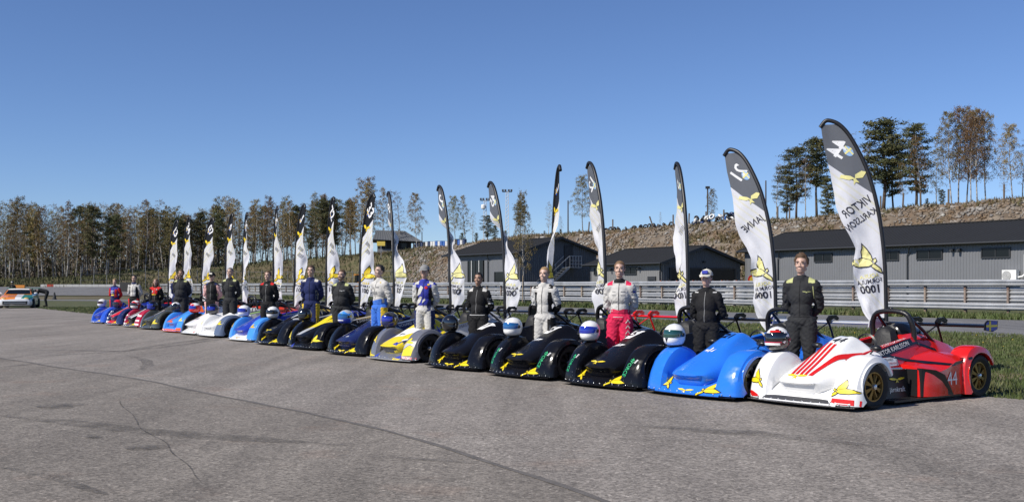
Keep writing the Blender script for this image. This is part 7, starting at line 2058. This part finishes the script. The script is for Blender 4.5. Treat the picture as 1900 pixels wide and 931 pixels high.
FLAGS = [
    (1645, 219, 180, 180, 'grey', '44', ['VIKTOR', 'KARLSSON'], 'tallest feather flag with number 44 mirrored, behind the white and red car', 1.0, .95),
    (1440, 270, 152, 150, 'grey', '21', ['JANNE'], 'second nearest feather flag, number 21 mirrored, behind the blue car', .98, .8),
    (1277, 293, 104, 118, 'grey', '5', ['//////'], 'narrow turned feather flag between the black and the blue car', 1.0, .85),
    (1124, 293, 112, 108, 'grey', '12', ['//////'], 'feather flag number 12 mirrored, beside the driver in pink trousers', 1.0, .8),
    (1024, 317, -80, -100, 'black', '1', ['//////'], 'narrow black topped feather flag right of the smiling fair driver', .95, .95),
    (937, 332, 112, -54, 'grey', '45', ['//////'], 'grey topped feather flag right of the dark haired driver', 1.0, .9),
    (836, 340, 109, -52, 'grey', '21', ['//////'], 'grey topped feather flag right of the grey capped driver', .95, .9),
    (731, 352, 100, -52, 'grey', '8', ['//////'], 'feather flag seen edge on with white cloth right of the blue trousered driver', .95, .9),
    (667, 365, -66, -44, 'black', '33', ['//////', '/////'], 'broad black topped feather flag right of the stocky bearded driver', .98, .9),
    (605, 371, -76, -42, 'black', '72', ['//////', '/////'], 'black topped feather flag right of the navy suited driver', .95, .95),
    (546, 383, -70, -46, 'black', '1', ['//////', '/////'], 'black topped feather flag left of the navy suited driver', .95, .9),
    (507, 387, -82, -48, 'black', '35', ['//////'], 'narrow black topped feather flag behind the red shouldered driver', .95, .9),
    (450, 398, -80, -72, 'black', '55', ['//////'], 'very narrow feather flag right of the balding driver', .95, .9),
    (418, 399, -74, -46, 'black', '4', ['//////'], 'feather flag number 4 directly behind the balding driver', .95, .9),
    (374, 407, -62, -40, 'black', '07', ['//////'], 'feather flag number 07 left of the driver with pink sleeves', .95, .9),
    (339, 404, -72, -42, 'black', '34', ['//////'], 'feather flag directly behind the broad bearded driver', .95, .9),
    (312, 411, -66, -44, 'black', '13', ['//////'], 'leftmost feather flag, number 13, beside the long haired driver', .95, .9),
]
for i, f in enumerate(FLAGS):
    make_flag(i, f[0], f[1], f[2], f[3], f[4], f[5], f[6], f[7], f[8], None, f[9])

# ------------------------------------------------------------------ touring car and mechanics at far left
def touring_car():
    p = gpt(36, 570.5); to = Vector((.30, -.95, 0)).normalized()
    rz = math.atan2(to.x, -to.y)
    root = empty('touring_car', p, rz, 'orange, white and green touring race car parked at the far left', 'race car')
    # faces -y, width along x 1.9
    A = [(-2.15, .62, .36, .60), (-2.10, .80, .22, .66), (-1.85, .90, .16, .74), (-1.2, .94, .14, .86), (-.75, .95, .14, .93), (.2, .96, .14, .98), (1.4, .96, .14, 1.0), (1.95, .93, .16, .98), (2.2, .86, .25, .92), (2.28, .78, .36, .85)]
    b = MB(); secs = []
    for a, hw, z0, z1 in A: secs.append([(-hw * .9, a, z0), (-hw, a, z0 + .10), (-hw, a, (z0 + z1) / 2 + .03), (-hw * .965, a, z1 - .08), (-hw * .86, a, z1 - .012), (-hw * .4, a, z1 + .02), (0, a, z1 + .026), (hw * .4, a, z1 + .02), (hw * .86, a, z1 - .012), (hw * .965, a, z1 - .08), (hw, a, (z0 + z1) / 2 + .03), (hw, a, z0 + .10), (hw * .9, a, z0)])
    b.loft(secs, True, True); body = b.mesh('body', 40)
    mi = []
    for q in body.polygons:
        c = q.center; m = 0
        if c.z > .60 and c.y < -.7:
            if c.x < .05 + (c.y + 1.4) * .25: m = 1
            elif c.x > .48: m = 2
        if abs(c.x) > .9 and c.y > -.4 and c.z > .3: m = 1 if c.x < 0 else 2
        mi.append(m)
    body.polygons.foreach_set('material_index', mi)
    link('body', body, [pm('white'), paint('paint_touring_orange', (.72, .22, .02)), paint('paint_touring_green', (.01, .22, .13))], root)
    b = MB(); G = [(-.80, .80, .93), (-.10, .64, 1.30), (.15, .62, 1.345), (.85, .62, 1.34), (1.65, .76, 1.02)]
    secs = [[(-hw, a, .93), (-hw * .98, a, z - .05 if z > .98 else z), (-hw * .82, a, z), (0, a, z + .02), (hw * .82, a, z), (hw * .98, a, z - .05 if z > .98 else z), (hw, a, .93)] for a, hw, z in G]
    b.loft(secs, True, True); ca = b.mesh('cabin', 30); link('cabin', ca, paint('paint_touring_orange', (.72, .22, .02)), root)
    b = MB(); b.loft([[(-.70, -.75, .965), (0, -.80, .975), (.70, -.75, .965)], [(-.56, -.16, 1.30), (0, -.18, 1.31), (.56, -.16, 1.30)]]); b.build('windscreen', M_GLASS, root)
    b = MB(); b.loft([[(-.60, -.26, 1.262), (0, -.30, 1.272), (.60, -.26, 1.262)], [(-.55, -.135, 1.325), (0, -.15, 1.335), (.55, -.135, 1.325)]]); b.build('sun_strip', M_WHITE, root)
    for s in (-1, 1):
        b = MB(); b.loft([[(s * .80, -.5, .96), (s * .70, -.05, 1.24), (s * .69, .75, 1.26), (s * .80, 1.2, .98)], [(s * .815, -.5, .96), (s * .715, -.05, 1.24), (s * .705, .75, 1.26), (s * .815, 1.2, .98)]], True, True); b.build('side_window', M_GLASS, root)
        b = MB(); b.ell((s * .62, -2.02, .66), (.15, .10, .075), 14, 8); b.build('headlight', mat('lamp_amber', (.75, .48, .12), .15, coat=1), root, True)
        b = MB(); b.ell((s * .98, -.55, 1.02), (.10, .07, .06), 10, 8); b.build('mirror', pm('white'), root, True)
        for y in (-1.35, 1.35):
            wv = MB(); wv.lathe([(.22, -.11), (.31, -.12), (.325, -.08), (.325, .08), (.31, .12), (.22, .11)], 20, 'X', (s * .88, y, .325)); wo = wv.build('wheel', FIXED['tyre'], root, 40)
            rr = MB(); rr.lathe([(.215, s * .06), (.19, s * .105), (.001, s * .09)], 10, 'X', (s * .88, y, .325), cap=False); rr.build('rim', FIXED['metal'], wo)
    b = MB(); b.box((0, -2.13, .38), (1.35, .08, .22)); b.build('grille', M_BLACK, root)
    b = MB(); b.box((0, -2.165, .47), (1.2, .05, .03)); b.box((0, -2.165, .36), (1.2, .05, .03)); b.build('grille_bar', M_STEEL, root)
    b = MB(); b.loft([[(-.98, -1.7, .12), (-.9, -2.2, .12), (0, -2.32, .12), (.9, -2.2, .12), (.98, -1.7, .12)], [(-.98, -1.7, .15), (-.9, -2.2, .15), (0, -2.32, .15), (.9, -2.2, .15), (.98, -1.7, .15)]], False); b.build('splitter', M_BLACK, root)
    b = MB(); b.box((0, 2.2, 1.36), (1.95, .32, .035)); b.build('rear_wing', paint('paint_touring_green', (.01, .22, .13)), root)
    for s in (-.5, .5): b = MB(); b.box((s, 2.15, 1.16), (.04, .2, .38)); b.build('wing_support', M_BLACK, root)
    b = MB(); b.box((.0, -1.62, .805), (.85, .10, .03)); b.build('bonnet_vent', M_BLACK, root)
    root.scale = (1.07, 1.0, .93)
    return root
TC = touring_car()
# bending mechanic: torso folded forward, arms down to the wing
def bent_body(g, head):
    b = MB()
    for s in (-1, 1):
        limb(b, (s * .09, .25, .90), .095 + g, (s * .10, .14, .48), .062 + g); limb(b, (s * .10, .14, .48), .06 + g, (s * .11, .22, .08), .044 + g)
        if head: limb(b, (s * .11, .23, .045), .04, (s * .12, .05, .036), .034)
        limb(b, (s * .17, -.30, 1.06), .058 + g, (s * .2, -.40, .78), .043 + g); limb(b, (s * .2, -.40, .78), .043 + g, (s * .14, -.60, .62), .032 + g)
        if head:
            b.ell((s * .135, -.64, .60), (.035, .05, .022), 10, 8)
            for f in range(4): limb(b, (s * .135 + (f - 1.5) * .018, -.68, .60), .0095, (s * .135 + (f - 1.5) * .02, -.735 + .006 * abs(f - 1.4), .575), .008, 8, seg=2)
            limb(b, (s * .105, -.64, .60), .011, (s * .075, -.68, .59), .009, 8, seg=2)
    b.ell((0, .22, .98), (.165 + g, .15 + g, .14 + g), 18, 12); limb(b, (0, .18, 1.02), .14 + g, (0, -.22, 1.12), .135 + g, 18); limb(b, (-.15, -.28, 1.09), .065 + g, (.15, -.28, 1.09), .065 + g)
    if head:
        limb(b, (0, -.32, 1.10), .055, (0, -.42, 1.08), .052); b.ell((0, -.50, 1.06), (.075, .10, .09), 18, 12); b.ell((0, -.56, 1.01), (.05, .06, .055), 12, 8); b.ell((0, -.60, 1.035), (.012, .02, .012), 8, 6)
    return remesh(b, 'body' if head else 'overalls', .009 if head else .012, 3)
mp = gpt(80, 568.5)
root = empty('person', mp, R(-72), 'mechanic in dark grey overalls bending over the wing of the touring car', 'person')
link('body', bent_body(0, True), skin('fair', SKN['fair']), root); ov = bent_body(.018, False); wrinkle(ov, .006); link('overalls', ov, fab('char'), root)
b = MB(); b.ell((0, -.49, 1.085), (.083, .105, .085), 16, 10); b.build('cap', fab('char'), root, True)
b = MB()
for s in (-1, 1): limb(b, (s * .11, .24, .06), .05, (s * .12, .03, .045), .042)
b.build('boots', fab('black'), root, True)
m2 = at(23, 84); q = person(23, 0, 521, dict(front='black'), 'person in black clothes and a dark helmet standing behind the touring car', 'short', None, 'fair', ground=m2)
b = MB(); b.ell((0, .01, 1.70), (.115, .135, .135), 16, 12); b.build('helmet', FIXED['black'], q, True); b = MB(); b.ell((0, -.085, 1.71), (.08, .05, .035), 12, 8); b.build('goggles', M_WHITE, q, True)
p = at(37, 92); root = empty('barrier_cabinet', p, R(5), 'low orange plastic barrier behind the touring car', 'barrier'); b = MB(); b.loft([[(-.45, -.3, 0), (.45, -.3, 0), (.45, .3, 0), (-.45, .3, 0)], [(-.42, -.2, .9), (.42, -.2, .9), (.42, .2, .9), (-.42, .2, .9)], [(-.42, -.12, 1.5), (.42, -.12, 1.5), (.42, .12, 1.5), (-.42, .12, 1.5)]], True, True); b.build('shell', M_OR, root)
